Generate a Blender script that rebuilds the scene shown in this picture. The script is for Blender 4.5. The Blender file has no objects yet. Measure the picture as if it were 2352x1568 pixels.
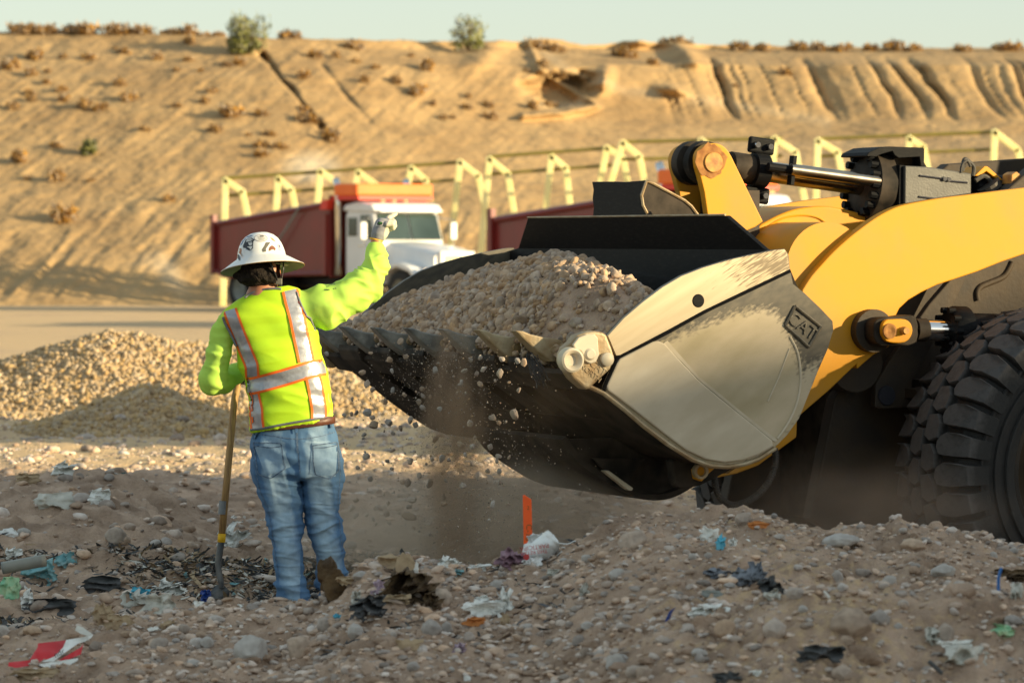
import bpy, bmesh, math, random
import numpy as np
from mathutils import Vector, Matrix
from mathutils.bvhtree import BVHTree
random.seed(7)
R_ = math.radians
scene = bpy.context.scene
COL = scene.collection
# ---------------- camera, sky, sun, exposure ----------------
K, HZ, CH, UC = 8820.0, 551.0, 1.76, 1176.0
cam_d = bpy.data.cameras.new('camera'); cam = bpy.data.objects.new('camera', cam_d); COL.objects.link(cam)
cam.location = (0, 0, CH); cam.rotation_euler = (R_(90), 0, 0)
cam_d.sensor_width = 36; cam_d.lens = 36*K/2352.0; cam_d.shift_y = -(784-HZ)/2352.0
cam_d.clip_start = .3; cam_d.clip_end = 3000
cam_d.dof.use_dof = True; cam_d.dof.focus_distance = 18.7; cam_d.dof.aperture_fstop = 5.0
scene.camera = cam
SUN_AZ, SUN_EL = 19.0, 12.5          # azimuth measured from +X towards the camera side
w = bpy.data.worlds.new('World'); scene.world = w; w.use_nodes = True
nt = w.node_tree; bg = nt.nodes['Background']
sky = nt.nodes.new('ShaderNodeTexSky'); sky.sky_type = 'NISHITA'; sky.sun_disc = False
sky.sun_elevation = R_(SUN_EL); sky.sun_rotation = R_(90+SUN_AZ); sky.air_density = 1.0; sky.dust_density = .6; sky.ozone_density = 1.2
mul = nt.nodes.new('ShaderNodeMix'); mul.data_type = 'RGBA'; mul.inputs[0].default_value = .66      # flat pale colour mixed into the sky to lift the shade fill
mul.inputs[7].default_value = (2.15, 2.40, 2.22, 1); nt.links.new(sky.outputs[0], mul.inputs[6])
nt.links.new(mul.outputs[2], bg.inputs[0]); bg.inputs[1].default_value = .12
sd = bpy.data.lights.new('sun', 'SUN'); sun = bpy.data.objects.new('sun', sd); COL.objects.link(sun)
sd.energy = 4.5; sd.angle = R_(.6); sd.color = (1, .80, .47)
SV = Vector((math.cos(R_(SUN_EL))*math.cos(R_(SUN_AZ)), -math.cos(R_(SUN_EL))*math.sin(R_(SUN_AZ)), math.sin(R_(SUN_EL))))
sun.rotation_euler = SV.to_track_quat('Z', 'Y').to_euler()
scene.view_settings.view_transform = 'Standard'; scene.view_settings.look = 'None'
scene.view_settings.exposure = 1.15; scene.view_settings.gamma = 1
scene.cycles.use_denoising = True
scene.cycles.volume_step_rate = 4; scene.cycles.volume_max_steps = 64
scene.cycles.max_bounces = 6; scene.cycles.volume_bounces = 1

# ---------------- helpers ----------------
def P(u, v, Y): return np.array([(u-UC)/K*Y, Y, CH-(v-HZ)/K*Y])
def crop(x0, y0, s):
    return lambda x, y: ((x0+x/s)*.574219, (y0+y/s)*.574219)
c1=crop(700,700,1.425); c2=crop(700,1600,1.568); c3=crop(1200,700,1.68); c4=crop(2000,600,1.045)
c5=crop(2600,500,1.568); c6=crop(2700,1100,1.3066); cH=crop(860,900,4.9); cG=crop(1400,820,7.842)
cT=crop(1900,1200,3.136); cF=crop(1240,1280,2.306); cW=crop(3300,1200,1.568); cL=crop(0,2050,2.302)
cB=crop(1700,1500,1.96); q1=crop(0,1300,1.0954); q2=crop(1200,1900,1.568); q3=crop(2500,1900,1.4737); q6=crop(800,500,1.3835)

def hash3(ix, iy, iz, s):
    n = (ix*374761393 + iy*668265263 + iz*2147483647 + s*974634777) & 0xffffffff
    n = ((n ^ (n >> 13))*1274126177) & 0xffffffff
    return ((n ^ (n >> 16)) & 0xffff)/65535.0
def vnoise(p, s=0):
    p = np.asarray(p, float); f = np.floor(p).astype(np.int64); t = p-f; t = t*t*(3-2*t)
    r = 0
    for dx in (0, 1):
        wx = t[..., 0] if dx else 1-t[..., 0]
        for dy in (0, 1):
            wy = t[..., 1] if dy else 1-t[..., 1]
            for dz in (0, 1):
                wz = t[..., 2] if dz else 1-t[..., 2]
                r = r + wx*wy*wz*hash3(f[..., 0]+dx, f[..., 1]+dy, f[..., 2]+dz, s)
    return r*2-1
def fbm(p, o=4, s=0):
    p = np.asarray(p, float); r = 0; a = 1; t = 0
    for i in range(o):
        r = r+a*vnoise(p*2**i+i*17.3, s+i); t += a; a *= .5
    return r/t
def sstep(a, b, x):
    t = np.clip((x-a)/(b-a), 0, 1); return t*t*(3-2*t)

def link(o, parent=None):
    COL.objects.link(o)
    if parent is not None: o.parent = parent
    return o
def tag(o, label=None, cat=None, group=None, kind=None):
    if label: o['label'] = label
    if cat: o['category'] = cat
    if group: o['group'] = group
    if kind: o['kind'] = kind
    return o
def empty(name, loc, label=None, cat=None, group=None, rz=0):
    o = bpy.data.objects.new(name, None); COL.objects.link(o); o.location = [float(a) for a in loc]
    o.rotation_euler = (0, 0, rz); o.empty_display_size = .1
    return tag(o, label, cat, group)
def root_of(o):
    while o.parent is not None: o = o.parent
    return o
def mesh(name, V, F, mat, parent=None, smooth=False, local=False, attrs=None, mats=None, mi=None, at=None):
    """V in world metres unless local; parts keep the frame of their thing."""
    me = bpy.data.meshes.new(name); V = np.asarray(V, float).reshape(-1, 3)
    off = np.zeros(3)
    if not local and parent is not None: off = np.array(root_of(parent).location)
    if at is not None: off = np.array(at, float)
    V = V-off
    if isinstance(F, np.ndarray):
        n, k = F.shape
        me.vertices.add(len(V)); me.vertices.foreach_set('co', V.ravel())
        me.loops.add(n*k); me.loops.foreach_set('vertex_index', F.ravel().astype(np.int32))
        me.polygons.add(n); me.polygons.foreach_set('loop_start', np.arange(0, n*k, k, dtype=np.int32))
        me.polygons.foreach_set('loop_total', np.full(n, k, dtype=np.int32))
        me.update(calc_edges=True); me.validate()
    else:
        me.from_pydata([tuple(v) for v in V], [], [tuple(int(i) for i in f) for f in F]); me.update()
    if smooth: me.polygons.foreach_set('use_smooth', [True]*len(me.polygons))
    for m in (mats or [mat]): me.materials.append(m)
    if mi is not None: me.polygons.foreach_set('material_index', np.asarray(mi, np.int32))
    if attrs:
        for k_, a in attrs.items():
            at_ = me.attributes.new(k_, 'FLOAT', 'POINT'); at_.data.foreach_set('value', np.asarray(a, np.float32))
    o = bpy.data.objects.new(name, me)
    if at is not None: o.location = [float(a) for a in at]
    return link(o, parent)
def bevel(o, w=.006, seg=2, ang=35):
    m = o.modifiers.new('bevel', 'BEVEL'); m.width = w; m.segments = seg; m.limit_method = 'ANGLE'; m.angle_limit = R_(ang)
    m.harden_normals = False
    return o
def autosmooth(o, ang=35):
    me = o.data
    me.polygons.foreach_set('use_smooth', [True]*len(me.polygons))
    try: me.set_sharp_from_angle(angle=R_(ang))
    except Exception: pass
    return o

class MB:
    def __init__(s): s.V = []; s.F = []
    def add(s, V, F):
        n = len(s.V); s.V += [tuple(map(float, v)) for v in V]; s.F += [tuple(i+n for i in f) for f in F]; return s
    def prism(s, pts, off, taper=None):
        pts = [np.array(p, float) for p in pts]; off = np.array(off, float); n = len(pts)
        b = [p+off for p in pts]
        if taper:
            c = sum(b)/n; b = [c+(p-c)*taper for p in b]
        s.add(pts+b, [tuple(range(n))[::-1], tuple(range(n, 2*n))]+[(i, (i+1) % n, (i+1) % n+n, i+n) for i in range(n)])
        return s
    def box(s, c, sz, X=(1, 0, 0), Y=(0, 1, 0), Z=(0, 0, 1)):
        c = np.array(c, float); X, Y, Z = [np.array(a, float) for a in (X, Y, Z)]
        V = [c+X*sz[0]*a/2+Y*sz[1]*b/2+Z*sz[2]*d/2 for a in (-1, 1) for b in (-1, 1) for d in (-1, 1)]
        s.add(V, [(0, 1, 3, 2), (4, 6, 7, 5), (0, 4, 5, 1), (2, 3, 7, 6), (0, 2, 6, 4), (1, 5, 7, 3)]); return s
    def tube(s, pts, rad, n=12, cap=True, up=None):
        pts = [np.array(p, float) for p in pts]
        if not hasattr(rad, '__len__'): rad = [rad]*len(pts)
        rings = []; prev = None
        for i, p in enumerate(pts):
            d = pts[min(i+1, len(pts)-1)]-pts[max(i-1, 0)]; d = d/(np.linalg.norm(d)+1e-9)
            if prev is None:
                a = np.array([0, 0, 1.]) if abs(d[2]) < .9 else np.array([1., 0, 0])
            else: a = prev
            x = np.cross(d, a); x /= np.linalg.norm(x)+1e-9; y = np.cross(x, d); prev = y
            r = rad[i]; rx, ry = (r if hasattr(r, '__len__') else (r, r))
            rings.append([p+x*rx*math.cos(2*math.pi*k/n)+y*ry*math.sin(2*math.pi*k/n) for k in range(n)])
        V = [v for r in rings for v in r]; F = []
        for i in range(len(pts)-1):
            for k in range(n): F.append((i*n+k, i*n+(k+1) % n, (i+1)*n+(k+1) % n, (i+1)*n+k))
        if cap: F.append(tuple(range(n))[::-1]); F.append(tuple((len(pts)-1)*n+k for k in range(n)))
        s.add(V, F); return s
    def lathe(s, o, ax, prof, n=48, capends=False):
        """prof: list of (along, radius)"""
        o = np.array(o, float); ax = np.array(ax, float); ax /= np.linalg.norm(ax)
        a = np.array([0, 0, 1.]) if abs(ax[2]) < .9 else np.array([1., 0, 0])
        x = np.cross(a, ax); x /= np.linalg.norm(x); y = np.cross(ax, x)
        V = []; F = []; m = len(prof)
        for k in range(n):
            t = 2*math.pi*k/n; e = x*math.cos(t)+y*math.sin(t)
            V += [o+ax*h+e*r for h, r in prof]
        for k in range(n):
            k2 = (k+1) % n
            for i in range(m-1): F.append((k*m+i, k2*m+i, k2*m+i+1, k*m+i+1))
        if capends:
            F.append(tuple(k*m for k in range(n))); F.append(tuple(k*m+m-1 for k in range(n))[::-1])
        s.add(V, F); return s
    def build(s, name, mat, parent=None, **k):
        return mesh(name, s.V, s.F, mat, parent, **k)
def fixn(o):
    bm = bmesh.new(); bm.from_mesh(o.data); bmesh.ops.recalc_face_normals(bm, faces=bm.faces); bm.to_mesh(o.data); bm.free(); return o

# ---------------- materials ----------------
MATS = {}
def mat(name, c, c2=None, scale=8, rough=.7, metal=0, bump=0, bscale=40, tint=None, mixlo=.35, mixhi=.65, coat=0, objrand=0, stretch=None, bdist=.01, spec=.5, attr2=None, fac=1.0, detail=6, trans=0, alpha=1, emis=None, mrot=None, avar=0, satlo=.35):
    m = bpy.data.materials.new(name); m.use_nodes = True; nt = m.node_tree; N = nt.nodes; L = nt.links
    b = N['Principled BSDF']; b.inputs['Roughness'].default_value = rough; b.inputs['Metallic'].default_value = metal
    b.inputs['Specular IOR Level'].default_value = spec
    if coat: b.inputs['Coat Weight'].default_value = coat; b.inputs['Coat Roughness'].default_value = .2
    if trans: b.inputs['Transmission Weight'].default_value = trans
    if alpha < 1: b.inputs['Alpha'].default_value = alpha
    tc = N.new('ShaderNodeTexCoord'); mp = N.new('ShaderNodeMapping'); src = tc.outputs['Object']
    if mrot: m0 = N.new('ShaderNodeMapping'); m0.inputs['Rotation'].default_value = mrot; L.new(src, m0.inputs[0]); src = m0.outputs[0]
    L.new(src, mp.inputs[0])
    if stretch: mp.inputs['Scale'].default_value = stretch
    nz = N.new('ShaderNodeTexNoise'); nz.inputs['Scale'].default_value = scale; nz.inputs['Detail'].default_value = detail
    L.new(mp.outputs[0], nz.inputs[0])
    mr = N.new('ShaderNodeMapRange'); mr.inputs[1].default_value = mixlo; mr.inputs[2].default_value = mixhi
    L.new(nz.outputs[0], mr.inputs[0]); mr.inputs[4].default_value = fac
    mx = N.new('ShaderNodeMix'); mx.data_type = 'RGBA'; mx.inputs[6].default_value = (*c, 1); mx.inputs[7].default_value = (*(c2 or [a*.75 for a in c]), 1)
    L.new(mr.outputs[0], mx.inputs[0]); out = mx.outputs[2]
    if attr2:      # (attribute, colour, noise amount, roughness)
        an, ac, na, ar = attr2
        at = N.new('ShaderNodeAttribute'); at.attribute_name = an
        n2 = N.new('ShaderNodeTexNoise'); n2.inputs['Scale'].default_value = 30; n2.inputs['Detail'].default_value = 8
        m2 = N.new('ShaderNodeMapping'); L.new(src, m2.inputs[0]); L.new(m2.outputs[0], n2.inputs[0])
        if stretch: m2.inputs['Scale'].default_value = stretch
        ma = N.new('ShaderNodeMath'); ma.operation = 'MULTIPLY_ADD'; ma.inputs[1].default_value = na; ma.inputs[2].default_value = -na/2
        L.new(n2.outputs[0], ma.inputs[0])
        ad = N.new('ShaderNodeMath'); ad.operation = 'ADD'; L.new(ma.outputs[0], ad.inputs[0]); L.new(at.outputs['Fac'], ad.inputs[1])
        r2 = N.new('ShaderNodeMapRange'); r2.inputs[1].default_value = .35; r2.inputs[2].default_value = .65; L.new(ad.outputs[0], r2.inputs[0])
        m3 = N.new('ShaderNodeMix'); m3.data_type = 'RGBA'; L.new(r2.outputs[0], m3.inputs[0]); L.new(out, m3.inputs[6]); m3.inputs[7].default_value = (*ac, 1)
        if avar:
            n5 = N.new('ShaderNodeTexNoise'); n5.inputs['Scale'].default_value = 2.2; n5.inputs['Detail'].default_value = 7; L.new(mp.outputs[0], n5.inputs[0])
            m5 = N.new('ShaderNodeMix'); m5.data_type = 'RGBA'; r5 = N.new('ShaderNodeMapRange'); r5.inputs[1].default_value = .35; r5.inputs[2].default_value = .7; L.new(n5.outputs[0], r5.inputs[0]); L.new(r5.outputs[0], m5.inputs[0])
            m5.inputs[6].default_value = (*ac, 1); m5.inputs[7].default_value = (*[c_*(1-avar) for c_ in ac[:2]], ac[2]*(1-avar*1.3), 1); L.new(m5.outputs[2], m3.inputs[7])
        out = m3.outputs[2]
        r3 = N.new('ShaderNodeMapRange'); r3.inputs[3].default_value = rough; r3.inputs[4].default_value = ar; L.new(r2.outputs[0], r3.inputs[0]); L.new(r3.outputs[0], b.inputs['Roughness'])
    if tint or objrand:
        hs = N.new('ShaderNodeHueSaturation'); hs.inputs['Fac'].default_value = 1; L.new(out, hs.inputs['Color'])
        if tint: t = N.new('ShaderNodeAttribute'); t.attribute_name = 'tint'; ts = t.outputs['Fac']; amt = tint
        else: t = N.new('ShaderNodeObjectInfo'); ts = t.outputs['Random']; amt = objrand
        v = N.new('ShaderNodeMapRange'); v.inputs[3].default_value = 1-amt; v.inputs[4].default_value = 1+amt; L.new(ts, v.inputs[0]); L.new(v.outputs[0], hs.inputs['Value'])
        fr = N.new('ShaderNodeMath'); fr.operation = 'MULTIPLY'; fr.inputs[1].default_value = 7.31; L.new(ts, fr.inputs[0])
        f2 = N.new('ShaderNodeMath'); f2.operation = 'FRACT'; L.new(fr.outputs[0], f2.inputs[0])
        s2 = N.new('ShaderNodeMapRange'); s2.inputs[3].default_value = satlo; s2.inputs[4].default_value = 1.3; L.new(f2.outputs[0], s2.inputs[0]); L.new(s2.outputs[0], hs.inputs['Saturation'])
        out = hs.outputs[0]
    L.new(out, b.inputs['Base Color'])
    if bump:
        n3 = N.new('ShaderNodeTexNoise'); n3.inputs['Scale'].default_value = bscale; n3.inputs['Detail'].default_value = 5; L.new(mp.outputs[0], n3.inputs[0])
        bp = N.new('ShaderNodeBump'); bp.inputs['Strength'].default_value = bump; bp.inputs['Distance'].default_value = bdist
        L.new(n3.outputs[0], bp.inputs['Height']); L.new(bp.outputs[0], b.inputs['Normal'])
    if emis: b.inputs['Emission Color'].default_value = (*emis[0], 1); b.inputs['Emission Strength'].default_value = emis[1]
    MATS[name] = m; return m
mat('soil', (.50, .355, .26), (.26, .175, .12), 5, .95, bump=1.0, detail=12, bscale=45, bdist=.02, attr2=('pale', (.58, .41, .23), .8, .95))
mat('hill_soil', (.41, .268, .122), (.30, .19, .083), .35, .95, bump=.5, bscale=3, bdist=.15, attr2=('pale', (.50, .40, .27), .6, .95), detail=8)
mat('stone', (.40, .29, .20), (.27, .195, .14), 25, .9, bump=.4, bscale=120, bdist=.003, tint=.38)
mat('field_stone', (.56, .43, .34), (.36, .27, .21), 25, .9, bump=.5, bscale=120, bdist=.003, tint=.42, satlo=.5)
mat('heap_stone', (.48, .36, .22), (.37, .27, .165), 8, .95, bump=.4, bscale=60, bdist=.01, tint=.16, satlo=.8)
mat('load_stone', (.48, .35, .245), (.28, .195, .135), 25, .9, bump=.5, bscale=120, bdist=.003, tint=.25, satlo=.7)
mat('stone_one', (.46, .355, .275), (.30, .23, .18), 25, .9, bump=.5, bscale=90, bdist=.004, objrand=.3)
mat('grey_stone', (.47, .44, .41), (.33, .30, .275), 22, .85, bump=.3, bscale=90, bdist=.003)
mat('yellow_paint', (.60, .265, .010), (.44, .235, .05), 2.6, .5, bump=.05, bscale=9, spec=.25, detail=10, mixlo=.45, mixhi=.75)
mat('rusty_yellow', (.6, .30, .05), (.30, .12, .03), 20, .6, bump=.2)
mat('rust', (.22, .085, .02), (.36, .17, .045), 30, .85, bump=.5, bscale=80, bdist=.003)
mat('black_steel', (.005, .0055, .007), (.018, .017, .016), 18, .55, spec=.10, bump=.15, bscale=60, bdist=.004, stretch=(1, 1, 5), mixlo=.5, mixhi=.8)
mat('dark_steel', (.010, .009, .008), (.055, .043, .033), 7, .65, spec=.12, bump=.2, bscale=50, bdist=.004)
mat('worn_steel', (.60, .53, .41), (.46, .39, .28), 2.2, .58, metal=.08, bump=.1, bscale=60, bdist=.002, mrot=(0, R_(30), 0), stretch=(1, 1, 3), detail=10)
mat('plate_steel', (.05, .045, .035), (.10, .085, .06), 12, .5, bump=.12, bscale=70, bdist=.003, attr2=('wear_light', (.52, .43, .30), .9, .6), avar=.34, mrot=(0, R_(30), 0), stretch=(1, 1, 2.5))
mat('liner_steel', (.54, .44, .29), (.44, .35, .22), 3, .58, metal=.06, bump=.1, bscale=60, bdist=.002, attr2=('wear_light', (.15, .11, .06), 2.2, .5), mrot=(0, R_(32), 0), stretch=(.5, .5, 7))
mat('cast_steel', (.42, .34, .22), (.30, .20, .10), 14, .5, metal=.3, bump=.45, bscale=45, bdist=.006)
mat('chrome', (.8, .8, .8), (.7, .7, .7), 5, .12, metal=1)
mat('dull_chrome', (.42, .38, .32), (.30, .25, .2), 9, .25, metal=1)
mat('rubber', (.010, .010, .010), (.016, .015, .015), 16, .75, bump=.4, bscale=70, bdist=.004, attr2=('wear_light', (.075, .070, .069), .5, .9))  # second colour paints the light on the tyre lug tops
mat('shaded_tooth', (.26, .25, .22), (.13, .13, .12), 14, .5, metal=.3, bump=.45, bscale=45, bdist=.006)  # cast steel copy darkened in colour for the teeth in shade
mat('plate_dark', (.045, .045, .042), (.07, .068, .06), 10, .45, bump=.1, bscale=90)
mat('shaded_metal', (.05, .03, .012), (.02, .014, .01), 4, .7, bump=.2)  # yellow machine metal coloured dark brown to stand for its shade
mat('hose', (.03, .03, .028), (.06, .05, .04), 40, .7)
mat('vest', (.55, .82, .015), (.46, .74, .012), 5, .7, bump=.25, bscale=350, bdist=.002)
mat('sleeve', (.47, .73, .10), (.41, .67, .08), 6, .75, bump=.12, bscale=200, bdist=.002)
mat('binding', (.16, .17, .18), None, 20, .7)
mat('reflective', (.42, .43, .46), (.30, .31, .34), 30, .32, metal=.4, bump=.5, bscale=28, bdist=.006)
mat('orange_trim', (.95, .17, .01), (.9, .14, .01), 20, .65)
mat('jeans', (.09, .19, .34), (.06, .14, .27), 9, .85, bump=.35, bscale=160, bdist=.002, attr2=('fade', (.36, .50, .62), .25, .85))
mat('denim_seam', (.04, .08, .15), (.16, .23, .33), 60, .85, bump=.4, bscale=200)
mat('leather', (.085, .028, .016), (.14, .05, .025), 20, .45, bump=.2)
mat('boot', (.09, .05, .03), None, 20, .8, bump=.4)
mat('skin', (.45, .20, .11), (.38, .155, .08), 18, .5, bump=.15, bscale=120, bdist=.001)
mat('hair', (.008, .006, .005), (.02, .015, .012), 60, .7, spec=.12, bump=.8, bscale=130, bdist=.008)
mat('hat_white', (.74, .75, .74), (.66, .67, .66), 8, .3, bump=.05, coat=.2)
mat('hat_under', (.30, .33, .27), None, 8, .5)
mat('hat_navy', (.02, .04, .075), None, 8, .5)
mat('ink', (.02, .02, .03), None, 10, .5)
mat('ink_grey', (.16, .15, .12), None, 10, .5)
mat('sticker_white', (.75, .74, .70), None, 10, .4)
mat('sticker_brown', (.20, .06, .02), None, 10, .5)
mat('sticker_orange', (.45, .17, .05), None, 10, .5)
mat('sticker_red', (.55, .05, .05), None, 10, .5)
mat('sticker_green', (.10, .45, .03), None, 10, .5)
mat('sticker_blue', (.06, .12, .26), None, 10, .5)
mat('glove_grey', (.30, .30, .31), (.24, .24, .25), 60, .85, bump=.5, bscale=250, bdist=.001)
mat('glove_palm', (.62, .56, .44), (.55, .49, .38), 40, .7, bump=.3)
mat('yellow_band', (.85, .48, .01), None, 30, .7)
mat('wood_handle', (.42, .25, .09), (.20, .11, .045), 14, .6, bump=.3, bscale=30, stretch=(6, 6, .6), mixlo=.4, mixhi=.75)
mat('tape', (.20, .21, .22), None, 20, .5)
mat('shovel_steel', (.055, .065, .075), (.14, .13, .12), 14, .45, metal=.4, bump=.3)
mat('red_paint', (.20, .018, .016), (.16, .02, .016), 1.5, .4, coat=.2)
mat('bright_red', (.75, .045, .02), (.65, .04, .02), 2, .45)
mat('orange_tarp', (.95, .20, .03), (.9, .17, .025), 2, .6)
mat('truck_white', (.75, .76, .78), (.68, .69, .7), 1.5, .3, coat=.4)
mat('glass', (.045, .07, .065), (.02, .035, .03), .8, .08, spec=.8)
mat('rail_yellow', (.90, .83, .42), (.84, .75, .32), 3, .5)
mat('rail_olive', (.22, .18, .03), (.16, .13, .03), 3, .6)
mat('dry_brush', (.40, .23, .06), (.28, .15, .04), 3, .95, tint=.3)
mat('green_brush', (.27, .27, .075), (.17, .18, .05), 3, .9, tint=.3)
mat('twig', (.18, .12, .06), None, 5, .9)
mat('bag_white', (.78, .79, .78), (.68, .70, .70), 14, .45, bump=.6, bscale=30, bdist=.01)
mat('paper_white', (.82, .82, .79), (.66, .66, .62), 18, .85, bump=.5, bscale=40)
mat('paper_tan', (.42, .31, .19), (.30, .21, .13), 14, .85, bump=.6, bscale=30)
mat('paper_lilac', (.50, .38, .46), (.36, .26, .32), 14, .85, bump=.6, bscale=30)
mat('purple_wrap', (.28, .16, .20), (.18, .10, .13), 24, .6, bump=.8, bscale=30)
mat('brown_rag', (.13, .08, .035), (.055, .032, .015), 12, .9, bump=1, bscale=25, bdist=.02)
mat('dark_rag', (.035, .038, .038), (.10, .10, .105), 10, .85, bump=.8, bscale=25, bdist=.015)
mat('grey_rag', (.22, .24, .28), (.12, .13, .15), 10, .85, bump=.8, bscale=25, bdist=.015)
mat('teal_plastic', (.13, .36, .40), (.20, .33, .34), 8, .5, bump=.6, bscale=20)
mat('aqua_plastic', (.05, .42, .60), (.10, .35, .45), 8, .5, bump=.6, bscale=20)
mat('clear_plastic', (.60, .58, .52), (.42, .41, .36), 14, .35, bump=.7, bscale=24)
mat('blue_plastic', (.01, .05, .28), (.01, .04, .2), 8, .35)
mat('blue_strap', (.02, .16, .50), None, 8, .5)
mat('green_pack', (.20, .50, .30), (.42, .52, .30), 20, .5, bump=.7, bscale=30)
mat('red_pack', (.66, .02, .03), (.5, .02, .03), 6, .4, bump=.3, bscale=15)
mat('stake_orange', (1.0, .13, .015), (.95, .11, .012), 12, .6)
mat('stick', (.06, .045, .03), None, 20, .9)
mat('badge_steel', (.12, .10, .07), (.05, .045, .035), 20, .5, bump=.3)
mat('rust_leaf', (.55, .20, .05), None, 20, .8)
mat('pipe_grey', (.24, .26, .24), (.18, .19, .18), 8, .6)
# ---------------- terrain ----------------
CREST = [(-900,1440),(0,1450),(300,1440),(450,1425),(540,1410),(640,1402),(725,1400),(785,1355),(840,1305),(900,1290),(1000,1290),(1080,1300),(1160,1300),(1250,1285),(1330,1245),(1420,1195),(1500,1182),(1600,1180),(1700,1182),(1780,1195),(1860,1212),(1950,1225),(2000,1220),(2060,1208),(2150,1215),(2250,1230),(2352,1248),(2700,1250),(4000,1400)]
CU = np.array([a for a, b in CREST], float); CZ = np.array([CH-(b-HZ)/K*15 for a, b in CREST])
HUMP = [(1300,0),(1450,.02),(1600,.06),(1700,.10),(1800,.18),(1900,.24),(2000,.26),(2200,.25),(2352,.24),(2600,.2),(3200,0)]
HEAP = [(-700,815),(-400,825),(0,832),(100,815),(180,790),(240,772),(330,778),(420,797),(480,803),(560,820),(700,840),(850,865),(950,900),(1050,950),(1200,1000)]
def H(x, y):
    x = np.asarray(x, float); y = np.asarray(y, float); z = np.zeros(np.broadcast(x, y).shape)
    u = UC+x*K/15
    c = np.interp(u, CU, CZ)
    near = c-np.clip(15-y, 0, 4.2)*(.10+.05*sstep(.2, .6, c)); near = np.where(y < 11, near*sstep(7, 11, y), near)
    far = c*np.exp(-(np.clip(y-15, 0, 9)/.8)**2)
    z = np.where(y < 15, near, far)
    u13 = UC+x*K/13
    hz_ = np.interp(u13, [a for a, b in HUMP], [b for a, b in HUMP])
    z = z+hz_*np.exp(-((y-12.9)/.42)**2)
    # low ridge mid-left
    u22 = UC+x*K/22
    z = z+.36*(1-sstep(150, 640, u22))*np.exp(-((y-22.3)/1.5)**2)+.10*np.exp(-((u22-420)/160)**2-((y-20.5)/.8)**2)
    # depression where the loader works
    z = z-.36*sstep(.3, 1.5, x)*sstep(16.6, 18.5, y)*(1-sstep(25, 29, y))
    # gravel heap behind
    u40 = UC+x*K/40
    hc = np.interp(u40, [a for a, b in HEAP], [max(0, CH-(b-HZ)*40/K) for a, b in HEAP]); hc = hc*sstep(-900, -500, u40)*(1+.22*fbm(np.stack([x*.8, y*.8, 0*x], -1), 3, 88))
    z = z+hc*np.clip(np.minimum((y-38.6)/1.5, (43-y)/2.6), 0, 1)
    z = z+.42*np.clip(1-np.sqrt(((x+3.35)/1.2)**2+((y-35.3)/1.0)**2), 0, 1)
    return z
def Hn(x, y):
    z = H(x, y); p = np.stack([x, y, 0*x], -1)
    w1 = sstep(9, 12, y)*(1-sstep(45, 60, y))
    z = z+w1*(.05*fbm(p*1.5, 3, 3)+.025*fbm(p*5, 3, 9))
    w2 = sstep(10, 11.5, y)*(1-sstep(24, 32, y))
    cl = np.clip(fbm(p*14, 3, 21), 0, 1)
    z = z+w2*(.050*cl+.018*fbm(p*34, 3, 33)+.02*np.clip(fbm(p*7, 2, 66), 0, 1))
    w3 = sstep(17, 19, y)*(1-sstep(26, 31, y))*(1-sstep(0, .8, x))
    z = z+w3*.15*fbm(p*np.array([1.2, 2.2, 1]), 4, 55)
    return z
rows = np.concatenate([np.linspace(-120, 6, 22), np.arange(6.5, 11, .1), np.arange(11, 16.6, .0125), np.arange(16.6, 31, .035), np.arange(31, 46, .08), np.linspace(46, 112, 110), np.geomspace(114, 900, 16)])
g = np.concatenate([-1-np.geomspace(.02, 9, 22)[::-1], np.linspace(-1, 1, 400), 1+np.geomspace(.02, 9, 22)])
W = np.maximum(rows, 9)*.1333*1.15
gx = g[None, :]*W[:, None]
ext = np.where(np.abs(g) > 1, np.sign(g)*(np.abs(g)-1)/9*60, 0); gx = gx+ext[None, :]
gy = np.repeat(rows[:, None], len(g), 1)
gz = Hn(gx, gy)
nr, nc = gx.shape
idx = np.arange(nr*nc).reshape(nr, nc)
GF = np.stack([idx[:-1, :-1], idx[:-1, 1:], idx[1:, 1:], idx[1:, :-1]], -1).reshape(-1, 4)
GV = np.stack([gx, gy, gz], -1).reshape(-1, 3)
pale = .25+.45*sstep(26, 32, GV[:, 1])+.25*fbm(GV*np.array([.8, .3, 0])+5, 3, 4)  # distant ground coloured paler to look sunlit
pale -= .35*sstep(.3, -.5, GV[:, 0])*sstep(15.2, 16.5, GV[:, 1])*(1-sstep(19, 21, GV[:, 1]))
ground = mesh('ground', GV, GF, MATS['soil'], smooth=True, attrs={'pale': pale})
tag(ground, 'brown sandy soil with loose stones and churned tracks', None, None, 'structure')
def ground_at(u, v, y0=10.5):
    ys = np.arange(y0, 46, .01); d = P(u, v, 1)
    xs = (u-UC)/K*ys; zs = CH-(v-HZ)/K*ys
    k = np.argmax(zs <= Hn(xs, ys)); return np.array([xs[k], ys[k], zs[k]])
def gpt(x, y): return np.array([x, y, float(Hn(np.array([x]), np.array([y]))[0])])

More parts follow.
